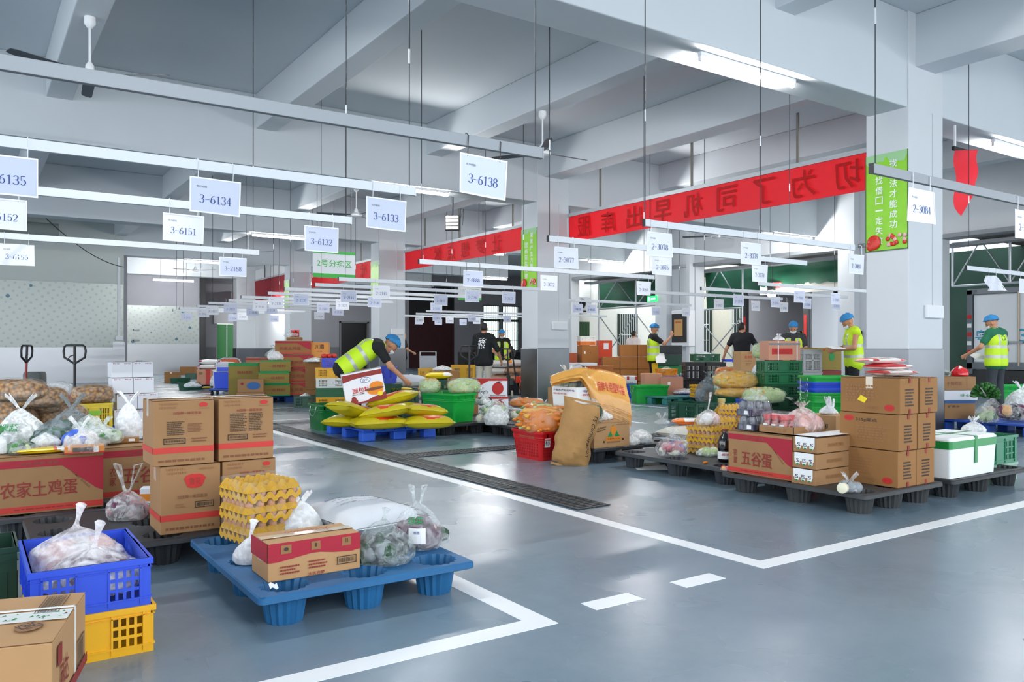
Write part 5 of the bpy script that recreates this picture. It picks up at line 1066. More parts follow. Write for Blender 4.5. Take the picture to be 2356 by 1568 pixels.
# ---- crate stack and strapped carton at the picture corner
BAGW = mat('crate yellow', '#f0b400', .4)
crate('yellow slotted crate on the floor under the blue crate', .19, 3.29, 0, .41, .6, .178, 0, '#eeb00c', corner=True); crate('blue slotted crate holding two white meat bags', .18, 3.29, .178, .41, .6, .178, 0, '#2a4fd0', corner=True)
MF = film('milky bag', '#f3eef0', a=.5, rough=.2, scale=16)
bag('white bag of pale meat at the rear of the blue crate', .37, 3.68, .23, .185, .20, 0, MF, ('pinkmeat', 'pinkmeat', 'white'), 26, .055, 'twist', seed=21, sy=.8, knoth=.09); bag('white bag of pale meat at the front of the blue crate', .41, 3.46, .22, .18, .165, -20, MF, ('white', 'pinkmeat', 'purple'), 26, .05, 'twist', seed=22, sy=.78, knoth=.1)
x, y = at(10, 1405, .0); crate('dark green crate barely showing behind the strapped carton', x - .2, y + .05, 0, .5, .35, .3, 0, '#123b2b', 'solid')
pallet9('black pallet under the strapped carton at the picture corner', -.66, 1.62, 1.02, .95, col='#25272a')
x, y = at(120, 1475, .37); a = math.radians(17.2 - 34.2); a = math.radians(-16)
CW, CD, CH = .5, .46, .22
cx_, cy_ = x - math.cos(a) * CW / 2 - math.sin(a) * CD / 2, y - math.sin(a) * CW / 2 + math.cos(a) * CD / 2
t = carton('brown carton with green patterned tape and white strap at the picture corner', cx_, cy_, PZ, CW, CD, CH, math.degrees(a), 'pale', [('bar', 'T', .80, .55, .93, .93, 'dark'), ('o', 'T', .83, .3, .07, .10, 'faint'), ('t', 'T', .83, .3, .11, .12, 'KING', 'dark', 40), ('bar', 'R', .68, .15, .92, .5, 'dark'), ('t', 'R', .3, .42, .22, .35, '味达', 'maroon'), ('r', 'R', .1, .6, .22, .85, 'maroon'), ('r', 'R', 0, 0, 1, .14, 'maroon'), ('bar', 'F', .55, .02, .85, .4, 'dark'), ('ln', 'F', .2, .5, .7, .8, 4, 'faint')], tape=False)
b = MB(); b.box(-CW / 2, CW / 2, -.045, .045, CH + .0035, CH + .0045, mat('patterned tape', '#e3e6e2', .3)); rng = random.Random(3)
for i in range(60):
    u, v, s = rng.uniform(-.24, .24), rng.uniform(-.036, .03), rng.uniform(.006, .014); b.poly([(u, v, CH + .005), (u + s, v, CH + .005), (u + s * .5, v + s, CH + .005)], INK['green' if i % 3 else 'black'])
b.build('patterned_tape', t); b = MB(); SB = mat('white strap', '#ececea', .4)
for q in ((.06, 1),): b.box(-CW / 2 - .003, CW / 2 + .003, q[0] - .006, q[0] + .006, CH + .006, CH + .008, SB); b.box(CW / 2 + .001, CW / 2 + .003, q[0] - .006, q[0] + .006, 0, CH + .008, SB)
b.build('strap', t)
# ---- light blue pallet in the open
pallet9('light blue nine-leg pallet standing alone in the marked bay', .975, 3.225, 1.0, 1.2, col='#1d6090')
eggs('tall film-wrapped stack of yellow egg trays on the blue pallet', 1.29, 4.27, PZ, 11, 5, sub=True)
carton('red and brown carton with wavy band on the blue pallet', 1.065, 3.415, PZ, .42, .235, .163, 0, 'pale', [('r', 'F', 0, .62, 1, 1, 'crimson'), ('p', 'F', [(0, .62), (0, .5), (.1, .5), (.25, .55), (.45, .62)], 'crimson'), ('p', 'F', [(1, .62), (1, .56), (.9, .52), (.7, .56), (.55, .62)], 'crimson'), ('r', 'L', 0, .5, 1, 1, 'crimson'), ('r', 'F', .13, .70, .24, .93, 'tapec' if 0 else 'faint'), ('r', 'F', .45, .70, .55, .93, 'faint'), ('r', 'F', .79, .70, .89, .93, 'faint'), ('o', 'F', .185, .82, .025, .05, 'dark'), ('r', 'F', .49, .78, .51, .88, 'dark'), ('r', 'F', .83, .78, .835, .9, 'dark'), ('r', 'F', .85, .78, .855, .9, 'dark'), ('bar', 'F', .73, .2, .95, .42, 'dark'), ('ln', 'F', .12, .15, .32, .4, 3, 'maroon'), ('ln', 'F', .42, .2, .62, .45, 3, 'maroon'), ('t', 'T', .52, .5, .5, .28, '太古taikoo', 'maroon', 180), ('t', 'F', .5, .08, .18, .1, '太古方糖', 'maroon')], corner=True, tape=True)
bag('small white bag squeezed behind the red and brown carton', 1.10, 3.79, PZ, .075, .12, -20, FILMWW, ('tanv', 'white'), 6, .03, 'twist', seed=31, knoth=.08)
SACKW = mat('white woven sack', '#dcdfe4', .6, bump=.2, scale=150, var=.05)
sack('white flour sack with gold and green crest lying on the blue pallet', 1.80, 4.12, PZ + .01, .62, .48, .15, 98, SACKW, lambda u, v: (INK['green'] if abs(v - .5) > .05 or u > .93 else INK['yellow']) if .86 < u < .96 and abs(v - .5) < .13 else SACKW, seed=2, texts=[(.76, .5, .30, .05, '高筋小麦粉', 'navy', -90), (.48, .5, .3, .012, '净含量 产品标准号', 'grey', -90), (.62, .5, .3, .012, '营养成分 配料 小麦', 'grey', -90), (.55, .5, .3, .012, '净含量 生产日期 保质期', 'grey', -90), (.35, .04, .5, .035, '净含量 50KG 小麦粉', 'black', 0), (.35, .12, .5, .05, '地址 生产许可 电话', 'black', 0)])
bag('white bag standing between the egg trays and the flour sack', 1.47, 4.16, PZ, .11, .19, -34, FILMWW, ('white',), 8, .05, 'ears', seed=33, knoth=.06)
pack('yellow plastic packet under the edge of the flour sack', 1.50, 3.93, PZ, .2, .14, .08, 20, ('yellow',), seed=5)
bag('crumpled silver clear bag of dark produce beside the red and brown carton', 1.62, 3.45, PZ, .14, .2, -34, film('silver bag', '#c9d2d0', a=.26, rough=.1, scale=26), ('black', 'dgreen', 'black', 'grey', 'dgreen'), 34, .042, 'twist', seed=34, sy=.8, knoth=.05)
t = bag('clear bag of purple vegetables with green print and price label on the blue pallet', 1.88, 3.61, PZ, .125, .23, -34, film('veg bag', '#e9eeee', a=.22, scale=20), ('purple', 'purple', 'dgreen', 'purple'), 34, .042, 'loops', seed=35, sy=.8, print_=('绿菜', 'green', .66, .035), knoth=.08)
b = MB(); b.grid(lambda u, v: Vector((-.03 + .085 * u, -.128 - .02 * math.sin(u * 2.5), .05 + .075 * v)), 4, 4, INK['white']); b.text('标签', (.012, -.152, .105), (1, 0, 0), (0, 0, 1), .03, .014, INK['navy']); b.build('price_label', t)
b_at('second clear bag of purple vegetables at the far corner of the blue pallet', 990, 1248, PZ, .10, .13, fm=MATS['veg bag'], cols=('purple', 'dgreen', 'pinkmeat'), n=16, size=.04, seed=36, knot='none')
x, y = at(640, 1358, .15); t = MB(); t.grid(lambda u, v: Vector((.035 * u, .025 * v, .150 + .015 * v + .006 * math.sin(u * 6))), 4, 4, INK['white']); tag(t.build('paper_scrap', loc=(x - .02, y + .04, 0)), 'torn white paper scrap in the corner cup of the blue pallet', 'paper')
# ---- centre: blue block pallet with yellow feed sacks
palletblock('bright blue block pallet under the yellow sacks', 4.02, 9.17, 1.02, 1.2, col='#2a62d8')
YS_ = mat('yellow sack', '#c3b312', .42, var=.1, scale=6, bump=.1, coat=.2); RP = mat('sack red print', '#d8431c', .4, coat=.2); PP = mat('sack pink print', '#e4b47e', .4)
def yp(k):
    def f(u, v):
        r = math.hypot((u - .5 - .06 * k) / .30, (v - .30) / .24)
        if k == 0: return PP if r < .45 else RP if r < 1 and u + v * .4 > .45 else YS_
        return RP if .5 < r < .95 else PP if r < .4 else YS_
    return f
for i, (px, d, z, rot, tl, lab) in enumerate(((872, 9.92, PZ, 2, 0, 'yellow sack lowest in front on the blue pallet'), (800, 10.2, PZ, 50, 0, 'yellow sack at the bottom, beside the dark green tub'), (985, 10.0, PZ, -10, 0, 'yellow sack at the bottom, beside the bright green tub'), (812, 9.98, PZ + .14, 34, 16, 'yellow sack in the second layer, under the tilted carton'), (893, 9.95, PZ + .14, -28, -10, 'yellow sack in the middle of the second layer'), (963, 10.15, PZ + .14, 18, 6, 'yellow sack in the second layer with torn white end'), (908, 10.3, PZ + .27, -30, -14, 'yellow sack topmost, behind the tilted carton'), (860, 10.45, PZ, 5, 0, 'yellow sack buried at the rear of the heap'))):
    x, y = deep(px, d); t = sack(lab, x, y, z, .72 if i == 0 else .62, .42, .16, 0, YS_, yp(i % 2), 'yellow feed sacks', 'feed_sack', i + 3, .014); t.rotation_euler = (0, math.radians(tl), math.radians(rot - 10))
x, y = at(757, 990, 0); tub('dark green tub standing at the corner of the blue block pallet', x + .02, y + .22, 0, .32, .5, .36, 0, '#0f6a2c', bail=True)
# tilted breadcrumb carton held by the bending worker
x, y = deep(843, 10.2); t = carton('tilted white and orange breadcrumb carton held by the bending worker', x, y, .47, .5, .28, .40, tilt=(0, math.radians(-11), math.radians(-20)), color='white', prints=[('r', 'F', 0, .80, 1, .95, 'maroon'), ('p', 'F', [(0, .80), (.0, .72), (.25, .78), (.5, .80)], 'maroon'), ('p', 'F', [(0, .0), (1, 0), (1, .25), (.88, .16), (.7, .14), (.5, .06), (.3, .05), (0, .08)], 'maroon'), ('o', 'F', .56, .70, .13, .09, 'blue'), ('o', 'F', .56, .70, .115, .075, 'white'), ('t', 'F', .56, .70, .15, .08, '百利', 'navy'), ('t', 'F', .42, .42, .44, .17, '面包糠', 'red'), ('t', 'F', .33, .3, .3, .04, 'BREAD CRUMB', 'dark'), ('o', 'F', .80, .47, .17, .13, 'orange'), ('o', 'F', .76, .32, .2, .13, 'orange'), ('o', 'F', .74, .38, .24, .05, 'brown'), ('o', 'F', .86, .2, .07, .07, 'yellow'), ('o', 'F', .2, .18, .06, .07, 'maroon'), ('o', 'F', .2, .10, .09, .08, 'maroon'), ('t', 'T', .5, .5, .5, .3, '面包糠', 'brown')], detail=True)
pallet9('black nine-leg pallet under the bright green tub of greens', 5.12, 9.15, 1.2, 1.1, col='#26282b')
tub('bright green tub piled with bagged greens', 5.52, 9.68, PZ, .46, .66, .385, 16, '#0aa63a', bail=False)
pouch('clear bag of cabbage hearts on the bright green tub, nearer the yellow sacks', 5.33, 9.88, PZ + .36, .36, .3, .22, 60, film('greens film', '#eef6ec', a=.2, scale=18), 'pale', 60, .035, ('pale', 'yellow', 'gold', 'pale'), seed=3, shape=(1.4, .8, .8)); pouch('clear bag of long greens on the bright green tub, nearer the column', 5.68, 9.53, PZ + .36, .5, .34, .23, 20, MATS['greens film'], 'pale', 60, .04, ('gold', 'pale', 'pale', 'pale', 'white'), seed=4, shape=(1.7, .7, .7), tail=True)
b_at('clear bag of green cucumbers on the black pallet by the apple cartons', 1138, 953, PZ + .12, .19, .2, fm=FILMG, cols=('green', 'green', 'pale'), n=18, size=.06, seed=41, knot='none', shape=(1.8, .7, .7)); b_at('white knotted bag at the front of the black pallet, by the bright green tub', 1142, 976, PZ, .17, .26, fm=FILMW, cols=('white', 'grey'), n=10, seed=42, knot='none'); b_at('small bag of pink meat beside the bright green tub', 1110, 972, PZ, .09, .16, fm=FILM, cols=('meat', 'cream'), n=9, seed=43, knot='none'); b_at('white bag on top of the dark lower goods by the green tub', 1112, 930, PZ + .2, .12, .13, fm=FILMW, cols=('white', 'black'), n=6, seed=44, knot='ears', knoth=.06)
# behind the sacks
x, y = deep(925, 12.6); crate('dark green crate behind the yellow sacks, under a white sack', x - .1, y, 0, .6, .42, .3, -6, '#0d4a2e'); crate('dark green crate on the floor crate behind the yellow sacks', x - .1, y, .3, .6, .42, .22, -6, '#0d4a2e'); crate('second dark green crate next to the bright green tub', x + .52, y - .25, 0, .45, .42, .5, -6, '#0d5a32')
sack('plump white sack lying on the dark green crates', x + .02, y - .05, .53, .72, .46, .2, -30, SACKW, seed=8); pack('yellow packet squeezed under the plump white sack', x - .2, y - .3, .5, .4, .2, .05, -20, ('yellow',), seed=9)
x, y = deep(893, 12.2); crate('blue crate gripped by the bending worker', x, y, .62, .25, .4, .25, -30, '#2545c8'); crate('dark green crate standing under the gripped blue crate', x + .02, y + .02, .3, .4, .42, .31, -30, '#0d4a2e'); crate('dark crate at the base below the gripped blue crate', x + .02, y + .02, 0, .4, .42, .3, -30, '#183a2b')
# apple cartons, brown carton and far pallet jacks
x, y = deep(1128, 13.2); AP = [('r', 'F', 0, .86, 1, 1, 'red'), ('o', 'F', .72, .45, .17, .33, 'red'), ('p', 'F', [(.66, .76), (.74, .84), (.86, .83), (.78, .76)], 'black'), ('p', 'F', [(0, .86), (.45, .86), (0, .4)], 'red'), ('t', 'F', .3, .25, .3, .2, 'Apple', 'black'), ('ln', 'F', .5, .02, .95, .1, 1, 'brown')]
carton('red and white apple carton, lower of two by the cucumbers', x, y, .1, .56, .38, .26, -28, 'white', AP, detail=False, group='apple cartons'); carton('red and white apple carton, upper of two by the cucumbers', x - .02, y, .36, .56, .38, .3, -28, 'white', AP, group='apple cartons'); palletblock('low pallet hidden under the apple cartons', x - .6, y - .4, 1.2, 1.0, .1, '#3a3d40')
x, y = deep(1063, 13.0); carton('plain brown carton behind the greens, beside the apple cartons', x, y, .46, .44, .34, .2, -20, 'brown'); carton('brown carton below the plain brown carton', x, y, .0, .46, .36, .46, -20, 'brown')
x, y = deep(1192, 19.6); jack('red pallet jack with forks under the brown paper sacks', x, y, -120, 8, '#e23a1e'); x, y = deep(1080, 15.4); jack('pallet jack with black loop handle standing behind the brown carton', x, y, 150, 3, '#55585c'); x, y = deep(1140, 18.2); jack('pallet jack with slanted black handle held by the black-shirted man', x + .35, y, -30, -22, '#2c2e31', forks=False)
KR = mat('brown paper sack', '#b58a6a', .8, bump=.2, scale=14); KW = mat('white paper sack', '#ddd8d2', .7, bump=.15, scale=14); palletblock('pallet under the brown paper sacks beyond the column', *[c - .5 for c in deep(1165, 20.2)], 1.3, 1.1, .12, '#4a4e52')
for i, (px, z, m, tx) in enumerate(((1150, .12, KR, ''), (1185, .12, KR, ''), (1146, .30, KR, ''), (1188, .30, KR, ''), (1142, .48, KW, ''), (1184, .48, KR, ''), (1150, .66, KW, ''), (1180, .68, KW, '面粉'))):
    x, y = deep(px, 20.1); sack('%s paper sack %s' % (('brown', 'white')[m is KW], ('at the bottom of the far pile, nearer the apple cartons', 'at the bottom of the far pile, nearer the column', 'in the second layer, nearer the apple cartons', 'in the second layer, nearer the column', 'in the third layer behind the slanted handle', 'in the third layer, nearer the column', 'on top below the hi-vis worker', 'on top with orange print by the column')[i]), x, y, z, .6, .42, .18, -34 + 5 * (i % 3), m, (lambda u, v: INK['orange'] if .3 < u < .45 else KW) if tx else None, 'paper sacks on the far pallet', 'paper_sack', i)
x, y = deep(983, 19); crate('yellow crate by the foot of the column near the dark red doorway', x, y, .35, .4, .4, .32, -34, '#d8a50f'); carton('brown carton under the yellow crate by the column', x, y, 0, .5, .5, .35, -34, 'brown', detail=False); x, y = deep(1066, 20); crate('yellow crate before the grey wall, behind the black loop handle', x, y, .35, .6, .4, .38, -34, '#dca812'); carton('dark carton under the yellow crate before the grey wall', x, y, 0, .8, .5, .35, -34, 'brown', detail=False); x, y = deep(1022, 18); carton('flat red-brown carton before the dark red doorway', x, y, .48, .6, .4, .16, -20, 'brown', detail=False); carton('tall carton beneath the flat red-brown carton', x, y, 0, .6, .4, .48, -20, 'olive', detail=False); bag('small white bag on the flat red-brown carton', x - .05, y, .64, .22, .12, 0, FILMW, ('white',), 5, .05, 'none', seed=3)
x, y = deep(1010, 15.5); pack('yellow crumpled packet beside the plain brown carton', x, y, .55, .5, .3, .14, -34, ('yellow', 'white'), [(.7, 1, 1)], seed=6); crate('dark green crate supporting the yellow crumpled packet', x, y, 0, .6, .45, .55, -34, '#12472f'); x, y = deep(945, 18.5); bag('clear white bag heap at the foot of the second column', x, y, .25, .3, .3, 0, FILMW, ('white', 'grey'), 12, .08, 'none', seed=5); bag('pale bag under the white bag heap by the second column', x + .1, y - .3, 0, .3, .32, 0, FILM, ('pinkmeat', 'white'), 12, .08, 'none', seed=6); t = thing('hand_truck', 'upright hand truck frame by the dark red doorway', 'trolley', (*deep(985, 20.5), 0), -34); b = MB(); b.tube([(-.2, 0, .05), (-.2, 0, 1.05), (.2, 0, 1.05), (.2, 0, .05)], .018, GALV, 8); b.box(-.2, .2, -.02, .0, .6, .95, STEEL); b.build('frame', t, smooth=60); b = MB(); b.box(-.22, .22, -.25, 0, .02, .05, STEEL); b.build('toe_plate', t)
# ---- red tub, kraft sack, foam boxes
tub('red slotted tub with white label under the carrot bag', 5.02, 6.82, 0, .44, .54, .30, 0, '#c20f14', .86, bail=False, holes=True, extra=[('F', .22, .62, .07, .1, '标', 'white'), ('L', .55, .78, .3, .05, '专用食品筐', None)])
pouch('large clear bag of carrots and greens filling the red tub', 5.02, 6.82, .23, .62, .5, .34, 62, film('carrot film', '#f8f4e6', a=.09, scale=15), 'carrot', 130, .05, ('carrot', 'gold', 'carrot', 'pale', 'carrot', 'yellow', 'green', 'pale'), seed=6, shape=(2.2, .55, .55), pushed=.85)
KS = mat('kraft sack', '#a97f4b', .8, bump=.9, scale=6, var=.14)
x, y = at(1322, 1066, 0); t = sack('kraft paper sack with black lettering leaning on the foam box', x, y, 0, .66, .37, .2, 0, KS, seed=5, lump=.05, crease=2.2, texts=[(.5, .10, .42, .045, 'TS Corporation', 'black', 180)], pinch=.03)
T_ = Matrix.Translation((x - .0, y - .02, .30)) @ Matrix.Rotation(math.radians(-40), 4, 'Z') @ Matrix.Rotation(math.radians(12), 4, 'Y') @ Matrix.Rotation(math.radians(-16), 4, 'X') @ Matrix.Rotation(PI / 2, 4, 'X') @ Matrix.Rotation(PI / 2, 4, 'Z') @ Matrix.Translation((0, 0, -.085)); t.rotation_euler = T_.to_euler(); t.location = T_.to_translation()
pallet9('black pallet under the brown fruit carton and foam boxes', 5.14, 6.12, 1.2, 1.1, col='#26292d')
carton('brown fruit carton with orange fruit emblem on the black pallet', 5.16, 6.14, PZ, .47, .38, .25, 0, 'pale', [('p', 'F', [(.52, .9), (.46, .76), (.58, .76)], 'green'), ('o', 'F', .53, .68, .08, .17, 'orange'), ('p', 'F', [(.36, .42), (.46, .66), (.5, .42)], 'green'), ('p', 'F', [(.56, .42), (.62, .66), (.71, .42)], 'green'), ('r', 'F', .32, .28, .74, .42, 'orange'), ('t', 'F', .53, .35, .36, .1, '水果PAPAYA', 'maroon'), ('r', 'F', .34, .18, .72, .24, 'faint'), ('o', 'F', .26, .24, .02, .045, 'black'), ('o', 'F', .8, .3, .02, .045, 'black'), ('t', 'F', .2, .82, .24, .09, "It's Sunshine", 'dark', 10), ('t', 'F', .18, .70, .26, .09, 'Origin of Candles!', 'dark', 10), ('t', 'F', .8, .9, .36, .04, 'PRODUCE OF', 'brown')], corner=True, tape=False)
bag('clear bag of dark green leaves on the fruit carton', 5.27, 6.30, PZ + .25, .12, .24, -34, FILM, ('green', 'dgreen', 'dgreen'), 16, .05, 'none', seed=47, shape=(1.3, .8, 1.4)); bag('small white bag behind the leaves on the fruit carton', 5.52, 6.42, PZ + .25, .1, .1, 0, FILMW, ('cream',), 5, .04, 'none', seed=48); bag('thin clear bag lying flat at the end of the fruit carton', 5.72, 6.2, PZ, .1, .1, 0, FILMW, ('white', 'cream'), 6, .04, 'none', seed=49); bag('white plastic packet on the black pallet behind the thin clear bag', 5.95, 6.32, PZ, .14, .14, 0, FILMW, ('white', 'cream'), 8, .05, 'none', seed=50); bag('crumpled clear bag at the pallet edge near the rice sack', 5.88, 6.16, PZ, .1, .08, 0, FILM, ('grey', 'white'), 8, .04, 'none', seed=51)
crate('black crate under the printed foam box', 5.34, 6.66, PZ, .57, .42, .31, 0, '#17191b', 'solid', sticker=[('F', .25, .55, .05, .06, '○', 'white'), ('F', .42, .55, .05, .06, '△', 'white')], corner=True)
def foam(label, x, y, z, w, d, h, rot=0, lid=True, prints=(), corner=True, lidh=.06):
    if corner: a = math.radians(rot); x, y = x + math.cos(a) * w / 2 - math.sin(a) * d / 2, y + math.sin(a) * w / 2 + math.cos(a) * d / 2
    t = thing('foam_box', label, 'foam box', (x, y, z), rot); b = MB(); H = h - lidh if lid else h; b.loft([rrect(w * .95, d * .95, .02, 0), rrect(w, d, .02, H), rrect(w - .06, d - .06, .015, H), rrect(w - .08, d - .08, .015, .03)], FOAM); b.build('body', t, smooth=40)
    if lid: b = MB(); b.loft([rrect(w + .004, d + .004, .02, H + .001), rrect(w + .008, d + .008, .025, h - .015), rrect(w - .02, d - .02, .02, h)], FOAM); b.build('lid', t, smooth=40)
    if prints: printing(t, w * 1.0, d * 1.0, h, prints, .006)
    return t
FP = [('t', 'L', .5, .86, .8, .08, '海鲜水产批发基地', 'purple'), ('t', 'L', .35, .72, .5, .07, '鲜活冷冻', 'red'), ('t', 'F', .35, .84, .5, .1, '专卖店', 'purple'), ('t', 'F', .3, .7, .4, .08, '鲜活', 'red')]
foam('white foam box with purple print behind the kraft sack', 5.35, 6.64, PZ + .312, .57, .46, .27, 0, False, FP)
carton('tall tan carton just behind the printed foam box', 5.60, 7.30, 0, .3, .2, .70, 0, 'tan', corner=True, detail=False)
# orange net sleeves draped over the foam box
SLX, SLY = deep(1350, 8.85)
t = thing('plastic_sleeves', 'bundle of orange plastic sleeves with red print draped over the foam box', 'sleeves', (SLX, SLY, 0), -34.2); OS = mat('orange sleeve', '#dfa24c', .32, var=.12, scale=12, bump=.35, coat=.4)
for k in range(8):
    b = MB()
    def P(u, v, k=k):
        zt = .752 + .105 * math.sin(PI * min(1, u * .98 + .02)) ** .8 + .004 * k; dr = (.03 + .36 * min(1, max(0, (u - .38) / .2)) + .06 * u) * (1 - .035 * k); x = -.40 + .80 * u
        if v < .5: y = .24 - .62 * v; z = zt - .1 * max(0, .25 - v)
        else: q = (v - .5) * 2; y = -.07 - .16 * min(1, q * 1.6) - .03 * q; z = zt - dr * q ** 1.15; x += .05 * q * u
        n = .010 * nz(u * 9, v * 5, k * 2.3) + .006 * math.sin(u * 60 + k) * max(0, v - .5)
        return Vector((x, y - .009 * k * (v > .3) + n, z + .007 * k * (v < .6) + n * .5))
    b.grid(P, 30, 16, OS); b.build('sleeve', t, smooth=180)
    last = P
b = MB()
for s, uc, vc, w_, h_ in (('蔬菜', .62, .42, .26, .22), ('保鲜专用塑料袋', .77, .72, .36, .16)):
    V, F, _ = text_geo(s)
    b.add([last(uc + q[0] * w_, vc - q[1] * h_ - q[0] * .04) + Vector((0, -.006, .005)) for q in V], F, INK['red'])
b.build('printing', t)
bag('knotted white bag of pale greens on top behind the orange sleeves', 5.52, 7.02, PZ + .56, .16, .17, 0, FILMG, ('pale', 'cream'), 12, .05, 'ears', seed=52, knoth=.1); bag('white crumpled bag next to the pale greens on the foam box', 5.72, 7.0, PZ + .56, .14, .11, 0, FILMWW, ('white',), 6, .05, 'ears', seed=53, knoth=.06)
pallet9('black pallet behind the red tub, under bags of roots', 5.75, 8.3, 1.15, .82, col='#2b2d30')
x, y = at(1212, 950, .2); pouch('clear bag of carrots lying behind the red tub', x, y, .28, .52, .32, .15, -30, MATS['carrot film'], 'carrot', 20, .04, ('carrot', 'carrot', 'pale', 'white'), seed=9, shape=(1.8, .7, .7)); b_at('bag of brown potatoes behind the red tub', 1190, 962, PZ, .16, .14, fm=FILM, cols=('potato', 'potato', 'cream'), n=16, size=.05, seed=54, knot='none'); b_at('clear bag of white radish behind the red tub, near the column', 1250, 958, PZ, .18, .2, fm=FILMW, cols=('white', 'grey'), n=10, seed=55, knot='ears', knoth=.06); b_at('grey bag heap between the red tub and the carrots', 1222, 968, PZ, .2, .12, fm=FILMG, cols=('grey', 'white'), n=10, seed=56, knot='none')
# ---- right: black pallet with rice sack, egg trays and soy sauce
pallet9('black nine-leg pallet with the rice sack and soy sauce bottle', 5.2, 4.50, 1.15, 1.38, col='#34383d')
RS = mat('rice sack', '#e4e0d4', .45, var=.05, coat=.15); sack('white rice sack with red label on the black pallet', 6.36, 6.02, PZ + .02, .56, .42, .15, 96, RS, lambda u, v: INK['crimson'] if .30 < u < .46 and .35 < v < .72 else RS, seed=9, texts=[(.6, .5, .22, .035, '优质东北大米', 'maroon', -90), (.75, .5, .1, .06, '大米', 'maroon', -90)])
pack('orange and white noodle packet on top of the rice sack', 6.40, 6.06, PZ + .18, .34, .14, .07, -30, ('#ee7a1e', 'white'), [(.35, .8, 1)], [(.57, .5, .09, .04, '面条', 'dark', 0)], seed=8); bag('thin clear bag knotted at the end of the noodle packet', 6.15, 6.2, PZ + .19, .09, .06, 0, FILM, (), knot='ears', seed=57, knoth=.08); pack('pale yellow wrapped noodles behind the noodle packet', 6.62, 5.92, PZ + .17, .36, .2, .06, -10, ('#d8b25a',), seed=10)
eggs('stack of yellow egg trays beside the soy sauce bottle', 5.88, 5.30, PZ, 8, 4, sub=True); eggs('taller stack of yellow egg trays behind, under the wrapped noodles', 6.22, 5.52, PZ, 4, 5, sub=True); eggs('yellow egg tray stack next to the oil bottle', 6.56, 5.50, PZ, 4, 7, sub=True)
bag('clear twisted bag of white buns standing on the egg trays', 5.88, 5.31, PZ + .268, .13, .15, 0, film('bun film', '#f8f6f5', a=.4, rough=.18), ('white', 'pinkmeat', 'white'), 8, .05, 'twist', seed=58, knoth=.16)
b_at('clear bag of sausages and a blue packet at the pallet edge', 1548, 1047, PZ, .155, .2, fm=FILM, cols=('meat', 'meat', 'blue', 'cream'), n=24, size=.045, seed=59, knot='ears', knoth=.05, shape=(1.3, .8, .8)); b_at('clear bag of pale ginger behind the sausages', 1582, 1032, PZ, .1, .14, fm=FILM, cols=('cream', 'cream', 'tanv'), n=12, size=.04, seed=60, knot='none'); b_at('flat pale green bag before the soy sauce bottle', 1630, 1048, PZ, .12, .08, fm=FILMG, cols=('pale', 'cream'), n=10, size=.04, seed=61, knot='none')
def bottle(label, x, y, z, r, h, liquid, capc, labelc=None, text=None):
    t = thing('bottle', label, 'bottle', (x, y, z)); b = MB(); b.lathe([(r * .8, 0), (r, .012), (r, h * .3), (r * .94, h * .34), (r, h * .38), (r, h * .62), (r * .75, h * .76), (r * .36, h * .86), (r * .34, h * .93)], liquid, 24); b.build('body', t, smooth=60)
    b = MB(); b.lathe([(r * .38, h * .92), (r * .40, h * .93), (r * .40, h), (0, h)], plast(capc), 20); b.build('cap', t, smooth=40)
    if labelc:
        b = MB(); b.lathe([(r * 1.01, h * .10), (r * 1.012, h * .11), (r * 1.012, h * .31), (r * 1.01, h * .32)], INK[labelc], 24)
        if text: b.text(text, (-r * .75, -r * .75, h * .24), (RT[0], RT[1], 0), (0, 0, 1), r * 1.1, h * .07, INK['red'])
        b.build('label', t, smooth=60)
    return t
x, y = at(1672, 1062, PZ); bottle('dark soy sauce bottle with white and red label beside the egg carton', x, y + .02, PZ, .062, .29, mat('soy sauce', '#120b08', .08, coat=.8), '#8a4a2a', 'white', '酱油'); bottle('large golden cooking oil bottle behind the egg trays', *deep(1660, 9.4), .0, .11, .56, mat('cooking oil', '#b98a22', .08, coat=.8, alpha=.75), '#c9b26a')
b_at('small snack wrapper lying at the pallet corner', 1672, 1082, PZ, .05, .04, fm=FILM, cols=('gold', 'red'), n=5, size=.02, seed=62, knot='none'); x, y = at(1568, 1072, PZ); b = MB(); b.ell((x + .27, y - .02, PZ + .012), (.03, .016, .012), VEG['carrot'], 10, 6); tag(b.build('carrot_piece', smooth=180), 'little orange carrot piece on the black pallet edge', 'vegetable')
x, y = at(1487, 1078, 0); b = MB(); b.grid(lambda u, v: Vector((.3 * u - .1, .2 * v - .1, .004 + .02 * u * v)), 6, 6, INK['white']); tag(b.build('paper_sheet', loc=(x, y, 0), rot=(0, 0, -.6)), 'white paper sheet on the floor under the black pallet', 'paper')
x, y = at(1600, 968, 0); crate('dark green crate on the floor behind the rice sack', x + .15, y + .2, 0, .5, .62, .28, 0, '#0f4a34')
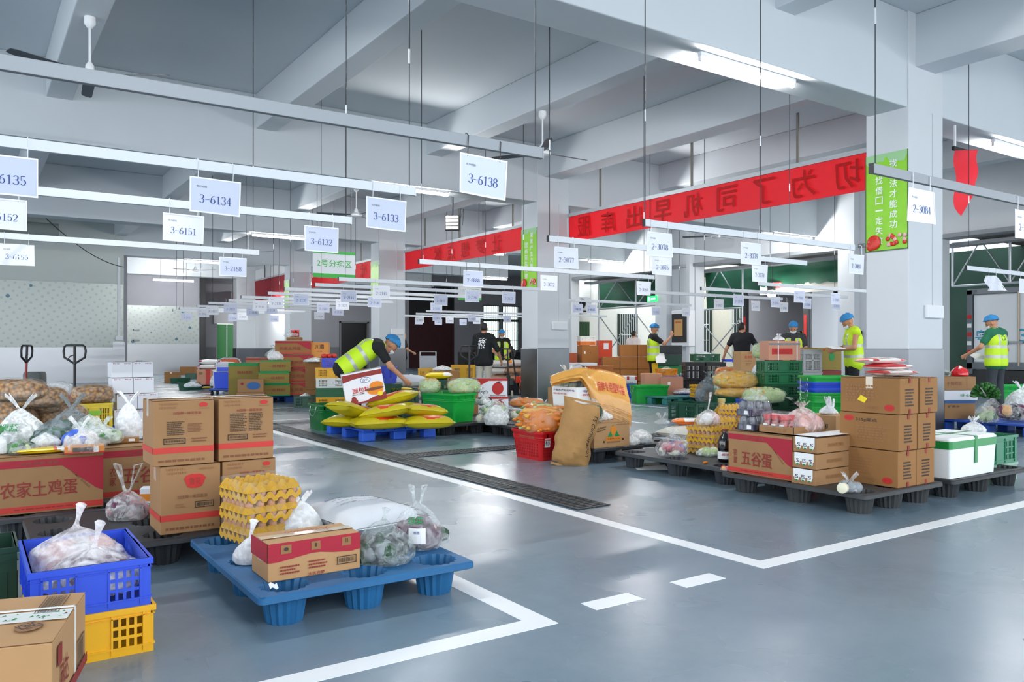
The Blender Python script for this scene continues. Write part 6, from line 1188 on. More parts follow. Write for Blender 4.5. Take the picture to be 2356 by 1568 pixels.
# ---- right: black pallet with egg carton, milk cartons, dim sum cartons
pallet9('black nine-leg pallet under the egg carton and stacked dim sum cartons', 5.04, 3.16, 1.0, 1.25, col='#3a3c3d')
def EB2(label, x0, y0, ch): return carton(label, x0, y0, PZ, .37, .61, .335, 0, 'tan', [(p[0], 'L') + tuple(p[2:]) for p in EGGBOX(ch, 0)], corner=True, tape=False)
EB2('egg carton with three large characters, carrying the red jar tray', 5.12, 3.80, [('t', 'F', .12, .40, .06, .34, '农\n家', 'maroon'), ('t', 'F', .46, .38, .48, .34, '五谷蛋', 'maroon')])
for k in range(3):
    t = carton('small film-wrapped yogurt carton, %s of three beside the dim sum cartons' % ('lowest', 'middle one', 'topmost')[k], 5.08 + .012 * k, 3.575, PZ + .116 * k, .62, .205, .113, 0, 'tan', [('r', 'L', .1, .45, .9, 1, 'white')] + [('p', 'L', [(.12 + .27 * j, .98), (.36 + .27 * j, .98), (.33 + .27 * j, .28), (.27 + .27 * j, .2), (.20 + .27 * j, .2), (.15 + .27 * j, .28)], 'white') for j in range(3)] + [('t', 'L', .24 + .27 * j, .5, .14, .24, 'S' if j != 1 else 'ES', 'black') for j in range(3)] + [('p', 'L', [(.18 + .27 * j, .3), (.3 + .27 * j, .3), (.27 + .27 * j, .2), (.21 + .27 * j, .2)], 'green') for j in range(3)] + [('t', 'F', .35, .5, .3, .25, '风味酸奶', 'faint'), ('bar', 'F', .7, .2, .9, .6, 'faint')] + ([('r', 'T', 0, 0, 1, 1, 'white')] if k == 2 else []), corner=True, group='wrapped yogurt cartons', detail=False)
DSA = [('o', 'L', .83, .17, .085, .09, 'red'), ('t', 'L', .83, .17, .1, .06, '安井', 'maroon'), ('t', 'L', .5, .15, .3, .11, '点面g51ε', 'faint', 180), ('ln', 'L', .1, .3, .6, .8, 6, 'faint')]
DSB = [('o', 'L', .17, .83, .085, .08, 'red'), ('t', 'L', .17, .83, .1, .06, '安井', 'maroon'), ('t', 'L', .47, .8, .36, .12, '315g面点', 'dark'), ('ln', 'L', .3, .2, .85, .66, 6, 'faint')]
DSF = [('ln', 'F', .28, .2, .72, .72, 6, 'dark'), ('r', 'F', .46, .86, .56, 1, 'maroon'), ('r', 'F', .46, 0, .56, .14, 'maroon')]
for k in range(3):
    for c in range(2):
        w_ = .24; x0 = (5.49, 5.50, 5.50)[k] + c * (.245 + .01 * k)
        carton('dim sum carton printed 315g, %s of the stack, %s' % (('bottom', 'middle', 'top')[k], ('beside the yogurt cartons', 'beside the green-taped foam box')[c]), x0, 3.19 + (0, .0, -.01)[k], PZ + .262 * k, w_, .47, .26, 0, 'brown', ((DSB if k == 1 else DSA) + ([('p', 'L', [(.30, .36), (.42, .27), (.47, .40), (.36, .50)], 'yellow')] if k == 2 else []) if c == 0 else []) + DSF, corner=True, group='dim sum cartons', detail=k == 2)
ZD = PZ + .262 * 3
for k, (dx, z, rt, lab, tx) in enumerate(((.0, 0, -4, 'lowest red and white bun packet on the dim sum cartons, beside the yellow note', '豆沙包'), (.02, .045, 3, 'middle red and white bun packet on the dim sum cartons', ''), (-.02, .09, -2, 'topmost red and white bun packet on the dim sum cartons', '豆沙包'))): pack(lab, 5.76 + dx, 3.40 + .04 * k, ZD + z + .006, .34, .2, .045, rt - 8, ('#f0e4df', 'red'), [(0, .16, 1), (.82, 1, 1)] if k != 1 else [(0, .75, 1)], [(.4, .12, .10, .028, tx, 'brown', 0)] if tx else (), 'red and white bun packets', seed=k)
# on the egg carton: jar tray, purple jars, pink bag
ZE = PZ + .34
t = thing('tray_carton', 'shallow brown tray carton of red-lidded jars on the egg carton', 'box', (5.36, 3.98, ZE), 0); b = MB()
for q in ((-.2, .2, -.16, .16, 0, .006), (-.2, .2, -.16, -.155, 0, .06), (-.2, .2, .155, .16, 0, .06), (-.2, -.195, -.16, .16, 0, .06), (.195, .2, -.16, .16, 0, .06)): b.box(*q, CARD)
b.build('body', t); b = MB(); b.text('海天蚝油 酱', (-.2015, 0, .032), (0, -1, 0), (0, 0, 1), .2, .025, INK['faint']); b.build('printing', t)
JM = mat('red sauce jar', '#a02018', .12, coat=.6); JL = plast('#cf2028'); rng = random.Random(2); b = MB(); b.lathe([(.030, 0), (.033, .01), (.033, .085), (.027, .1)], JM, 14); jm = b.mesh('jar', 60); b = MB(); b.lathe([(.034, .1), (.034, .135), (.0, .136)], JL, 14); lm = b.mesh('lid', 40); b = MB(); b.box(-.0345, -.0335, -.02, .02, .02, .065, INK['white']); bm_ = b.mesh('jar_label')
def jar(label, x, y, z, grp):
    t = thing('sauce_jar', label, 'jar', (x, y, z), 0, grp)
    for n, m in (('body', jm), ('lid', lm), ('label', bm_)): o = bpy.data.objects.new(n, m); COL.objects.link(o); o.parent = t
    return t
for i in range(2):
    for j in range(3): jar('red-lidded sauce jar in the tray carton, %s, %s' % (('front row', 'rear row')[i], ('at the end nearest the purple jars', 'in the middle', 'at the end nearest the pink bag')[j]), 5.21 + .075 * i, 4.09 - .075 * j, ZE + .007, 'red-lidded sauce jars')
b = MB(); b.loft([rrect(.18, .26, .03, .05), rrect(.18, .26, .03, .14), rrect(.15, .22, .04, .165)], film('shrink film', a=.12, scale=30)); o = b.build('shrink_wrap', smooth=50, loc=(5.25, 4.01, ZE)); tag(o, 'clear shrink wrap over the red-lidded jars', 'film')
bag('large pink-tinted bag of meat in the tray carton', 5.42, 3.93, ZE + .01, .155, .19, 0, film('pink bag', '#f2d8d4', a=.5, rough=.18, scale=14), ('pink', 'pinkmeat'), 16, .06, 'ears', seed=63, sy=.95, knoth=.05)
PJ = mat('purple jar wrap', '#2e2a4a', .2, coat=.5)
for k in range(2):
    t = thing('drink_pack', 'shrink-wrapped pack of purple jars, %s of two on the egg carton' % ('lower', 'upper')[k], 'pack', (5.27, 4.27, ZE + .115 * k), (0, 0, math.radians(5 - 12 * k)), 'packs of purple jars'); b = MB(); b.box(-.12, .12, -.08, .08, .0, .055, PJ); b.build('tray', t, bevel=.006); b = MB(); b.box(-.1215, -.1205, -.05, -.01, .015, .045, INK['white']); b.build('label', t)
    for i in range(3):
        for j in range(2): b = MB(); b.lathe([(.034, .05), (.037, .06), (.036, .09), (.03, .108), (.03, .114), (0, .114)], mat('jar glass', '#4a4c5c', .1, coat=.6), 14, c=(-.078 + .078 * i, -.04 + .08 * j, 0)); b.build('jar', t, smooth=50)
    b = MB(); b.loft([rrect(.242, .162, .02, .004), rrect(.244, .164, .03, .09), rrect(.2, .13, .04, .118)], MATS['shrink film']); b.build('shrink_wrap', t, smooth=50)
bag('loose clear bag topping the packs of purple jars', 5.30, 4.28, ZE + .235, .10, .06, 0, FILM, (), knot='ears', seed=64, knoth=.04)
carton('pale snack carton behind the tray carton, with a dog picture corner', 6.05, 4.06, PZ + .13, .3, .3, .30, 0, 'pale', [('r', 'L', 0, 0, 1, .4, 'orange'), ('t', 'L', .5, .7, .5, .15, '小狗', 'dark'), ('o', 'F', .2, .2, .1, .14, 'black')], corner=True, detail=False); bag('small knotted white bag on the pale snack carton', 6.15, 4.2, PZ + .43, .08, .08, 0, FILMWW, ('white',), 4, .04, 'loops', seed=65, knoth=.07); carton('low white-topped carton beneath the pale snack carton', 6.02, 4.04, PZ, .34, .34, .13, 0, 'white', corner=True, detail=False); x, y = at(1912, 968, .3); xyl(6.55, 6.85, 4.5, 4.8, 0, .5, CMAT['red'], 'red_carton', 'bright red-orange carton before the green tubs', 'box')
b_at('clear bag with a round cream-lidded tin at the pallet corner', 1955, 1130, PZ, .085, .085, fm=FILM, cols=('grey', 'black'), n=8, size=.035, seed=66, knot='ears', knoth=.06); x, y = at(1938, 1132, PZ); t = thing('tin', 'round tin with cream lid lying at the pallet corner', 'tin', (x - .02, y - .02, PZ + .035), (PI / 2 - .1, 0, math.radians(-70))); b = MB(); b.lathe([(.033, -.03), (.035, -.025), (.035, .03), (.036, .032), (.03, .036), (0, .035)], mat('tin cream', '#e6dfc4', .4), 20); b.build('body', t, smooth=40)
b_at('red meat bag wedged between the yogurt and dim sum cartons', 1952, 1100, PZ, .06, .14, fm=FILM, cols=('red', 'meat'), n=8, size=.04, seed=67, knot='none')
# ---- far right
pallet9('black pallet under the green-taped foam box', 6.16, 3.14, 1.2, 1.2, col='#2e3133')
t = foam('white foam box sealed with green tape', 6.19, 3.18, PZ, .72, .42, .31, 0); b = MB(); G = mat('green tape', '#0f8a3c', .3, coat=.3)
b.loft([rrect(.728, .428, .025, z_) for z_ in (.225, .285)], G, caps=False); b.box(-.36, .36, -.015, .02, .309, .312, G); b.box(.0, .04, -.21, .21, .309, .312, G); b.box(.0, .04, -.2165, -.213, .1, .31, G); b.build('tape', t)
crate('green slotted crate behind the foam box, under a white bag', 7.05, 3.35, PZ, .62, .45, .24, 0, '#1f7a56', corner=True); crate('lower pale green crate behind the foam box', 7.05, 3.35, 0, .62, .45, .15, 0, '#8fae9c', 'solid', corner=True); bag('small white bag lying on the green slotted crate', 7.3, 3.55, PZ + .25, .12, .11, 0, FILMW, ('white', 'grey'), 8, .04, 'ears', seed=68, knoth=.05)
bag('white bag with yellow contents behind the foam box', 6.95, 4.05, PZ + .1, .12, .2, 0, FILMW, ('yellow', 'yellow'), 8, .05, 'ears', seed=69, knoth=.07); carton('yellow carton just behind the green-taped foam box', 6.75, 3.9, PZ, .4, .3, .12, 0, mat('yellow board', '#d8b41a', .5), corner=True, detail=False)
palletblock('blue pallet at the picture edge under cartons and greens', 11.3, 4.75, 1.3, 1.25, .16, '#2352b0'); Z2 = .16
x, y = at(2206, 962, Z2); carton('blue-topped carton on the blue pallet beside the dim sum stack', x, y + .1, Z2, .46, .36, .26, -28, 'tan', [('r', 'F', 0, .84, 1, 1, 'blue'), ('t', 'F', .3, .68, .4, .12, '矿泉水', 'dark'), ('bar', 'F', .55, .08, .85, .2, 'faint')], detail=False); carton('white lidded carton with green print above the blue-topped carton', x + .03, y + .1, Z2 + .26, .5, .36, .14, -28, 'white', [('t', 'F', .62, .5, .3, .3, '绿·心', 'green')], detail=False); carton('tan carton with red bag and herbs on top', x + .02, y + .12, Z2 + .40, .5, .36, .19, -28, 'tan', [('t', 'F', .35, .5, .45, .3, '干辣椒丝', 'brown'), ('r', 'F', .72, 0, .74, 1, 'faint')], detail=False)
bag('bright red tied bag on the tan carton', x + .14, y + .06, Z2 + .59, .14, .15, 0, mat('red bag', '#e3242c', .25, coat=.5, bump=.3), (), knot='none', seed=70); bag('clear bag of green herbs beside the bright red bag', x - .14, y + .15, Z2 + .59, .12, .12, 0, FILM, ('green', 'dgreen'), 24, .03, 'none', seed=71, shape=(1.8, .5, .5))
def leafy(label, x, y, z, R, n, seed):
    t = thing('lettuce', label, 'vegetable', (x, y, z)); b = MB(); rng = random.Random(seed)
    for i in range(n):
        th, ph = rng.random() * 2 * PI, math.acos(rng.uniform(-.15, 1)); q = Vector((math.sin(ph) * math.cos(th), math.sin(ph) * math.sin(th), math.cos(ph))); a = q.orthogonal().normalized(); c = q.cross(a); w_ = R * .28
        b.grid(lambda u, v: q * (R * (.35 + .65 * v)) + a * ((u - .5) * w_ * math.sin(.4 + v * 2.4)) + c * (.02 * math.sin(u * 14 + i) * v) + Vector((0, 0, R * .7)), 4, 5, VEG['green'])
    b.build('leaves', t, smooth=180); return t
x2, y2 = at(2272, 960, Z2); leafy('fresh leafy lettuce head beside the cartons on the blue pallet', *deep(2268, 10.7), Z2 + .23, .18, 90, 3); bag('clear bag standing under the lettuce head', *deep(2268, 10.72), Z2, .17, .27, 0, fm=FILM, cols=('pale', 'green'), n=12, size=.05, seed=72, knot='none'); b_at('tall knotted clear bag of beans at the front of the blue pallet', 2282, 962, Z2, .14, .3, fm=FILM, cols=('tanv', 'purple', 'cream'), n=16, size=.05, seed=73, knot='ears', knoth=.08); b_at('clear bag of brown mushrooms next to the knotted bean bag', 2262, 966, Z2, .12, .15, fm=FILM, cols=('tanv', 'potato'), n=12, size=.04, seed=74, knot='none'); b_at('bag of dark aubergines at the picture edge on the blue pallet', 2325, 958, Z2 + .12, .2, .2, fm=FILM, cols=('purple', 'black', 'tanv'), n=16, size=.07, seed=75, knot='none'); b_at('bag of yellow noodles at the picture edge on the blue pallet', 2335, 966, Z2, .17, .2, fm=FILM, cols=('gold', 'gold', 'black'), n=16, size=.06, seed=76, knot='none'); b_at('white bag top at the very picture edge behind the noodles', 2350, 935, Z2 + .2, .2, .25, fm=FILMW, cols=('pale', 'white'), n=8, seed=77, knot='ears')
x, y = deep(2318, 15.2); tub('green tub on the floor behind the worker by the truck', x + .3, y, 0, .8, .5, .45, -34, '#12a844')
# ================================================================ goods along the far bays
def c_at(label, px, py, z, w, d, h, rot=-34, back=.5, **k):
    x, y = at(px, py, z); return carton(label, x + FW[0] * d * back, y + FW[1] * d * back, z, w, d, h, rot, **k)
def k_at(label, px, py, z, w, d, h, rot=-34, back=.5, **k):
    x, y = at(px, py, z); return crate(label, x + FW[0] * d * back, y + FW[1] * d * back, z, w, d, h, rot, **k)
# coloured crate stack by the bending worker
px0, py0 = 748, 938
for k, (h, z, col, st, lab) in enumerate(((.2, 0, '#e6a810', 'slot', 'yellow crate at the bottom of the five-crate stack'), (.18, .2, '#0f5f33', 'solid', 'green crate second up in the five-crate stack'), (.19, .38, '#d9dcd8', 'slot', 'white crate in the middle of the five-crate stack'), (.2, .57, '#e8ac0e', 'slot', 'yellow crate fourth up in the five-crate stack'), (.18, .77, '#2746d2', 'slot', 'blue crate at the top of the five-crate stack'))):
    x, y = at(px0 + (14 if k == 4 else 0), py0, 0); crate(lab, x + .2, y + .2, z, .58, .4, h, -20 - (3 * k) % 5, col, st, sticker=[('F', .6, .5, .12, .05, '食品', 'white')] if k in (2,) else None)
x, y = at(690, 938, 0); crate('dark green crate on the floor beside the five-crate stack', x + .2, y + .25, 0, .45, .38, .22, -20, '#124a33'); bag('small white bag inside the dark green floor crate', x + .2, y + .25, .15, .12, .12, 0, FILMWW, ('white',), 4, .05, 'none', seed=80)
palletblock('blue pallet under the green-edged cartons', *[c - .3 for c in at(600, 925, 0)], 1.8, 1.1, .15, '#1f4f9e')
# tall egg carton tower behind
EGL = lambda: EGGBOX([('t', 'F', .42, .42, .6, .26, '农家土鸡蛋', 'maroon')], 0)
x, y = deep(683, 17.2)
for k in range(4): carton('long egg carton in the tall tower, %s' % ('lowest, behind the dark green floor crate', 'second from the bottom', 'third up, below the topmost', 'topmost, under the jar tray')[k], x + (0, .03, 0, -.05)[k], y, .15 + .29 * k, .74, .42, .285, -28, 'brown', EGL(), detail=False, group='egg cartons in the tall tower')
carton('flat brown tray box on the tall egg carton tower', x - .05, y, 1.31, .3, .26, .07, -28, 'brown', detail=False)
for i in range(2):
    for j in range(2):
        jj = jar('red sauce jar in the wrapped pack on top of the tall tower', x - .09 + .09 * i, y - .05 + .09 * j, 1.385, 'wrapped jars on the tall tower'); jj.scale = (1.1,) * 3
bag('crinkled clear film draped beside the jars on the tall tower', x - .12, y, 1.385, .15, .13, 0, FILM, (), knot='ears', seed=81, knoth=.04)
x, y = deep(735, 17.0); carton('orange-tan carton standing behind the tower on stacked goods', x + .1, y + .2, .95, .36, .3, .32, -28, mat('orange carton', '#d08b42', .7), [('t', 'F', .5, .7, .5, .3, '川霸', 'black'), ('t', 'F', .5, .4, .3, .1, '火锅', 'maroon')], detail=False); carton('brown carton carrying the orange-tan carton', x + .1, y + .2, .5, .5, .4, .45, -28, 'brown', detail=False); carton('brown carton at the base below the orange-tan carton', x + .1, y + .2, 0, .55, .4, .5, -28, 'brown', detail=False)
x, y = deep(756, 16.3); carton('shallow tray of wrapped tomatoes above the blue crate', x + .05, y + .1, .86, .34, .26, .08, -28, 'tan', detail=False); carton('carton below the tomato tray', x + .05, y + .1, .4, .34, .26, .46, -28, 'brown', detail=False); carton('carton at the base below the tomato tray', x + .05, y + .1, 0, .34, .26, .4, -28, 'brown', detail=False)
for i in range(6): b = MB(); b.ell((0, 0, .045), (.05, .05, .045), VEG['red'], 10, 7); tag(b.build('tomato', smooth=180, loc=(x + .05 - .11 + .09 * (i % 3), y + .1 + .08 * (i // 3) - .04 - .04 * (i % 3), .945)), 'red tomato in the shallow wrapped tray', 'vegetable', 'tomatoes in the wrapped tray')
x, y = deep(718, 16.6); bag('white flat bag of noodles lying on the tower side', x, y - .2, .86, .25, .1, -20, FILMW, ('white', 'grey'), 8, .05, 'none', seed=82); carton('carton under the flat white noodle bag', x + .05, y - .1, .3, .4, .3, .56, -28, 'brown', detail=False); carton('lowest carton under the flat white noodle bag', x + .05, y - .1, 0, .4, .3, .3, -28, 'brown', detail=False)
x, y = deep(606, 19.5); carton('red-topped egg carton behind the green-edged cartons', x, y, .62, .75, .4, .30, -28, 'tan', EGL(), detail=False); carton('carton under the red-topped egg carton', x, y, .15, .75, .4, .47, -28, 'brown', detail=False); bag('grey bag on the red-topped egg carton', x + .25, y, .92, .2, .22, 0, FILMG, ('grey', 'white'), 8, .07, 'ears', seed=83, knoth=.1)
# green-edged cartons
GP = [('r', 'F', 0, .88, 1, 1, 'green'), ('r', 'F', 0, 0, 1, .1, 'green'), ('t', 'F', .55, .5, .6, .24, '一级精粉', 'maroon')]
x, y = deep(634, 17.0)
for k in range(3): carton('olive carton with green edges and red print, %s' % ('lowest below the pink-white bag', 'middle below the pink-white bag', 'topmost, under the pink-white bag')[k], x + (0, -.02, .01)[k], y, .15 + .25 * k, .62, .42, .245, -22, 'olive', GP, detail=False, group='green-edged cartons')
bag('pink-white knotted bag on the green-edged cartons', x + .02, y, .9, .2, .24, 0, FILMWW, ('pink', 'white'), 8, .07, 'ears', seed=84, knoth=.1)
x, y = deep(563, 17.4); carton('large olive carton with open green flaps beside the trolley', x, y, .15, .62, .45, .68, -22, 'olive', [('r', 'F', 0, .9, 1, 1, 'green'), ('t', 'F', .55, .7, .5, .1, '精制面粉', 'maroon')], detail=True); x, y = deep(578, 16.5); carton('small brown carton with blue oval before the large olive carton', x, y, .25, .5, .3, .26, -22, 'tan', [('o', 'F', .62, .5, .27, .3, 'blue'), ('o', 'F', .18, .66, .06, .1, 'maroon')], detail=False); carton('low brown carton under the one with the blue oval', x, y, .0, .54, .34, .25, -22, 'tan', detail=False)
# trolley with blue cooler
x, y = deep(517, 19.6); t = thing('platform_trolley', 'blue platform trolley with a silver hoop handle', 'trolley', (x, y, 0), -34); b = MB(); b.box(-.3, .36, -.25, .25, .12, .18, plast('#1c3f96')); b.build('deck', t, bevel=.02); b = MB(); b.tube([(-.28, .22, .15), (-.28, .22, .75), (-.22, .22, .86), (-.1, .22, .9), (.18, .22, .9), (.28, .22, .86), (.34, .22, .75), (.34, .22, .15)], .017, GALV, 8); b.build('handle_hoop', t, smooth=60)
for sx in (-.24, .3):
    for sy in (-.18, .18): b = MB(); b.lathe([(.02, -.02), (.055, -.02), (.055, .02), (.02, .02)], BLACK, 14, T=Matrix.Translation((sx, sy, .056)) @ Matrix.Rotation(PI / 2, 4, 'Y')); b.build('caster', t)
t = thing('cooler_box', 'bright blue cooler box standing on the platform trolley', 'cooler', (x + .02, y, .18), -34); b = MB(); b.loft([rrect(.42, .36, .03, 0), rrect(.46, .4, .03, .38)], plast('#1647d8')); b.build('body', t, smooth=40); b = MB(); b.box(-.23, .23, -.2, .2, .385, .40, WHITE); b.box(-.15, .2, -.16, .16, .40, .5, plast('#1647d8')); b.build('lid', t, bevel=.02)
x, y = deep(521, 20.5); sack('white sack lying behind the hoop handle', x, y, .62, .5, .35, .18, -30, SACKW, seed=12); carton('orange carton behind the white sack', x + .2, y + .3, .55, .4, .3, .32, -34, mat('orange red board', '#c85a2a', .6), detail=False); carton('pale carton under the white sack behind the cooler box', x, y, 0, .55, .4, .61, -30, 'white', detail=False); carton('plain carton under the orange carton', x + .2, y + .45, 0, .4, .3, .54, -34, 'brown', detail=False)
# scattered goods before the recess
c_at('small brown carton alone by the foil recess', 392, 880, 0, .42, .36, .36, -30, color='brown', prints=[('r', 'F', .45, .85, .6, .95, 'white')], detail=False)
def rt(label, px, py, z, r, h, col='#0d4d33'):
    x, y = at(px, py, z); t = thing('round_basket', label, 'basket', (x, y + r, z)); b = MB(); b.lathe([(r * .88, 0), (r, h), (r * 1.04, h), (r * 1.04, h * .94), (r * .95, h * .96), (r * .84, .02), (0, .02)], plast(col), 28, sx=1.25); b.build('body', t, smooth=40); return t
rt('dark green round basket nearest the blue pallet by the recess', 443, 897, 0, .26, .2); rt('dark green round basket behind the nearer one', 419, 882, 0, .26, .18); b_at('white cloth bag heaped in the nearer round basket', 442, 890, .14, .22, .14, fm=FILMWW, cols=('white',), n=6, size=.08, seed=85, knot='none'); k_at('dark green small crate by the round baskets', 438, 872, 0, .4, .3, .22, col='#0d4d33', style='solid'); c_at('dark brown carton against the recess wall', 430, 862, 0, .6, .4, .35, color='brown', detail=False)
palletblock('dark blue pallet under the red-taped carton', *at(440, 895, 0), 1.1, 1.1, .14, '#16305e'); x, y = at(474, 885, .14); carton('tan carton with vertical red tape on the dark blue pallet', x + .15, y + .3, .14, .55, .4, .42, -30, 'pink', [('r', 'F', .45, 0, .68, 1, 'bandred'), ('o', 'F', .2, .75, .1, .1, 'faint')], detail=False)
for i, z in enumerate((.57, .70)): pack('white packet with magenta ends, %s on the red-taped carton' % ('lower of two', 'upper of two')[i], x + .15 + .04 * i, y + .3, z, .6, .3, .13, -34 + 8 * i, ('white', '#a8154f'), [(0, .18, 1), (.82, 1, 1)], (), 'magenta-ended packets', seed=i)
x, y = at(490, 888, .14); bag('white knotted bag at the end of the dark blue pallet', x + .1, y + .15, .14, .14, .34, 0, FILMWW, ('white',), 6, .06, 'ears', seed=86, knoth=.1); x, y = at(478, 893, .14); pack('small yellow packet at the front of the dark blue pallet', x, y + .1, .14, .2, .1, .05, 0, ('yellow',), seed=3); x, y = at(545, 905, .02); pack('white paper packet by the trolley wheels', x - .1, y, 0, .5, .3, .1, -20, ('white',), seed=7)
# ---- beyond the first column: cartons, tubs, crates
x, y = deep(1338, 20.0); t = thing('white_appliance_carton', 'white carton with green sticker behind the hoop trolley', 'box', (x, y, 0), -30); b = MB(); b.box(-.35, .35, -.25, .25, 0, .78, CMAT['white']); b.build('body', t, bevel=.01); b = MB(); b.box(-.05, .3, -.253, -.25, .05, .45, WHITE); b.box(.1, .18, -.256, -.253, .33, .41, INK['green']); b.build('label', t)
t = thing('platform_trolley', 'grey hoop-handled trolley beside the white carton', 'trolley', (*deep(1332, 18.2), 0), -34); b = MB(); b.tube([(-.2, 0, .1), (-.2, 0, .62), (-.14, 0, .74), (0, 0, .79), (.14, 0, .74), (.2, 0, .62), (.2, 0, .1)], .018, GALV, 8); b.build('handle_hoop', t, smooth=60); b = MB(); b.box(-.25, .25, -.3, .02, .1, .15, plast('#54595e')); b.build('deck', t)
PRB = mat('brown carton row', '#a5692f', .75, var=.1)
x, y = deep(1352, 21.5); carton('brown carton on top, below the orange crates', x, y, .72, .46, .4, .5, -20, PRB, [('o', 'F', .5, .6, .03, .03, 'black'), ('r', 'F', .12, .55, .22, .68, 'white')], detail=False); carton('brown carton below the one under the orange crates', x, y, .36, .46, .4, .355, -20, PRB, [('r', 'F', .7, .15, .8, .5, 'white')], detail=False); carton('low brown carton at the base below the orange crates', x, y, 0, .5, .4, .355, -20, PRB, detail=False); carton('reddish carton beside the brown ones, half behind the column', x - .45, y + .3, .6, .4, .4, .42, -20, mat('red brown board', '#a84f2a', .7), detail=False); carton('reddish carton base half behind the column', x - .45, y + .3, 0, .4, .4, .6, -20, PRB, detail=False)
crate('orange crate on top of the brown cartons', x - .05, y, 1.225, .44, .3, .1, -20, '#e87a18'); crate('white crate stacked on the orange crate', x - .05, y, 1.325, .44, .3, .14, -20, '#e8e8e4')
x, y = deep(1375, 18.6); carton('wide brown carton with black print by the hoop trolley', x, y, .0, .62, .45, .74, -24, mat('warm brown', '#a3622e', .75), [('t', 'F', .3, .86, .5, .1, 'NHIBX', 'black')], detail=False)
x, y = deep(1390, 22.5); carton('orange-red carton with white label behind the brown wall of cartons', x, y, .86, .36, .3, .5, -20, mat('orange red', '#d8431c', .6), [('r', 'F', .3, .5, .7, .85, 'white')], detail=False); carton('red carton beneath the orange-red carton', x + .05, y, .45, .5, .3, .41, -20, mat('deep red board', '#a82a20', .6), [('r', 'F', .6, .5, .9, .9, 'white')], detail=False); carton('red-brown carton at the base below the red carton', x + .05, y, 0, .5, .3, .45, -20, PRB, detail=False)
x0, y0 = deep(1424, 20.6)
for r in range(4):
    for c in range(3):
        if r == 3 and c == 0: continue
        dx = -.22 + .445 * c; carton('brown carton in the wall of cartons, %s, %s' % (('bottom row', 'second row', 'third row', 'top row')[r], ('nearest the column', 'middle column', 'beside the hi-vis worker')[c]), x0 + RT[0] * dx, y0 + RT[1] * dx, .31 * r, .43, .4, .305, -34.2, PRB, detail=False, group='wall of brown cartons')
x, y = at(1443, 917, 0); tub('blue tub under the white foam cartons', x + .1, y + .3, 0, .62, .45, .33, -34, '#2a55d0'); foam('white foam box with red corner marks on the blue tub', x + .12, y + .3, .34, .64, .42, .17, -34, True, [('r', 'F', .36, .5, .44, .95, 'red'), ('r', 'F', .62, .5, .7, .95, 'red'), ('r', 'F', .92, .5, 1, .95, 'red'), ('t', 'F', .72, .2, .25, .2, '生鲜', 'grey')], corner=False)
x, y = at(1505, 928, 0); tub('bright green tub standing on the open floor by the hi-vis worker', x + .12, y + .28, 0, .72, .5, .37, -26, '#0ea63c'); x, y = deep(1540, 17.6); carton('open brown carton with raised flaps behind the bright green tub', x, y, .1, .5, .4, .42, -28, 'pink', [('r', 'F', .3, .6, .42, .75, 'white')]); carton('second open brown carton behind the bright green tub', x - .35, y + .2, .12, .4, .3, .48, -28, 'pink', detail=False)
x, y = deep(1533, 19.3); crate('blue crate under the orange crate by the hi-vis worker', x + .1, y, .28, .72, .5, .2, -34, '#2346d8', 'solid'); crate('green crate under the blue crate by the hi-vis worker', x + .15, y, 0, .7, .5, .27, -34, '#0e6a3c', 'solid'); crate('orange crate filled with pale produce by the hi-vis worker', x, y, .49, .48, .36, .16, -34, '#f09a14'); bag('pale produce heaped in the orange crate', x, y, .55, .2, .16, 0, FILM, ('cream', 'white'), 12, .05, 'none', seed=88)
x, y = deep(1535, 22.3)
for k, (c, z, h) in enumerate((('#0e8a40', .0, .35), ('#0f7a3c', .36, .3), ('#0d4030', .67, .28), ('#101d1f', .96, .26))): crate('%s big crate behind the hi-vis worker' % ('bottom green', 'second green', 'third dark green', 'topmost black')[k], x, y, z, .74, .5, h, -34, c, 'solid', sticker=[('F', .35, .5, .08, .06, '', 'white')] if k == 2 else None)
# black grid crates
x0, y0 = deep(1618, 17.6)
for r in range(2):
    for c in range(2): dx = -.22 + .45 * c; crate('black grid crate, %s, %s' % (('lower', 'upper')[r], ('nearer the hi-vis worker', 'nearer the oil carton')[c]), x0 + RT[0] * dx, y0 + RT[1] * dx, .05 + .4 * r, .44, .42, .39, -34.2, '#15171a', 'grid', group='black grid crates')
palletblock('dark pallet under the black grid crates', x0 - .6, y0 - .5, 1.2, 1.0, .045, '#2a2c30'); crate('flat dark green crate of white bags on the black grid crates', x0 + .05, y0, .85, .58, .4, .17, -34, '#0d5a3a'); bag('white bag filling the flat dark green crate', x0 + .05, y0, .93, .22, .14, 0, FILMWW, ('white',), 6, .08, 'none', seed=89); crate('blue flat crate resting on the black grid crates', x0 + .52, y0 - .3, .85, .3, .3, .05, -34, '#2346d8', 'solid')
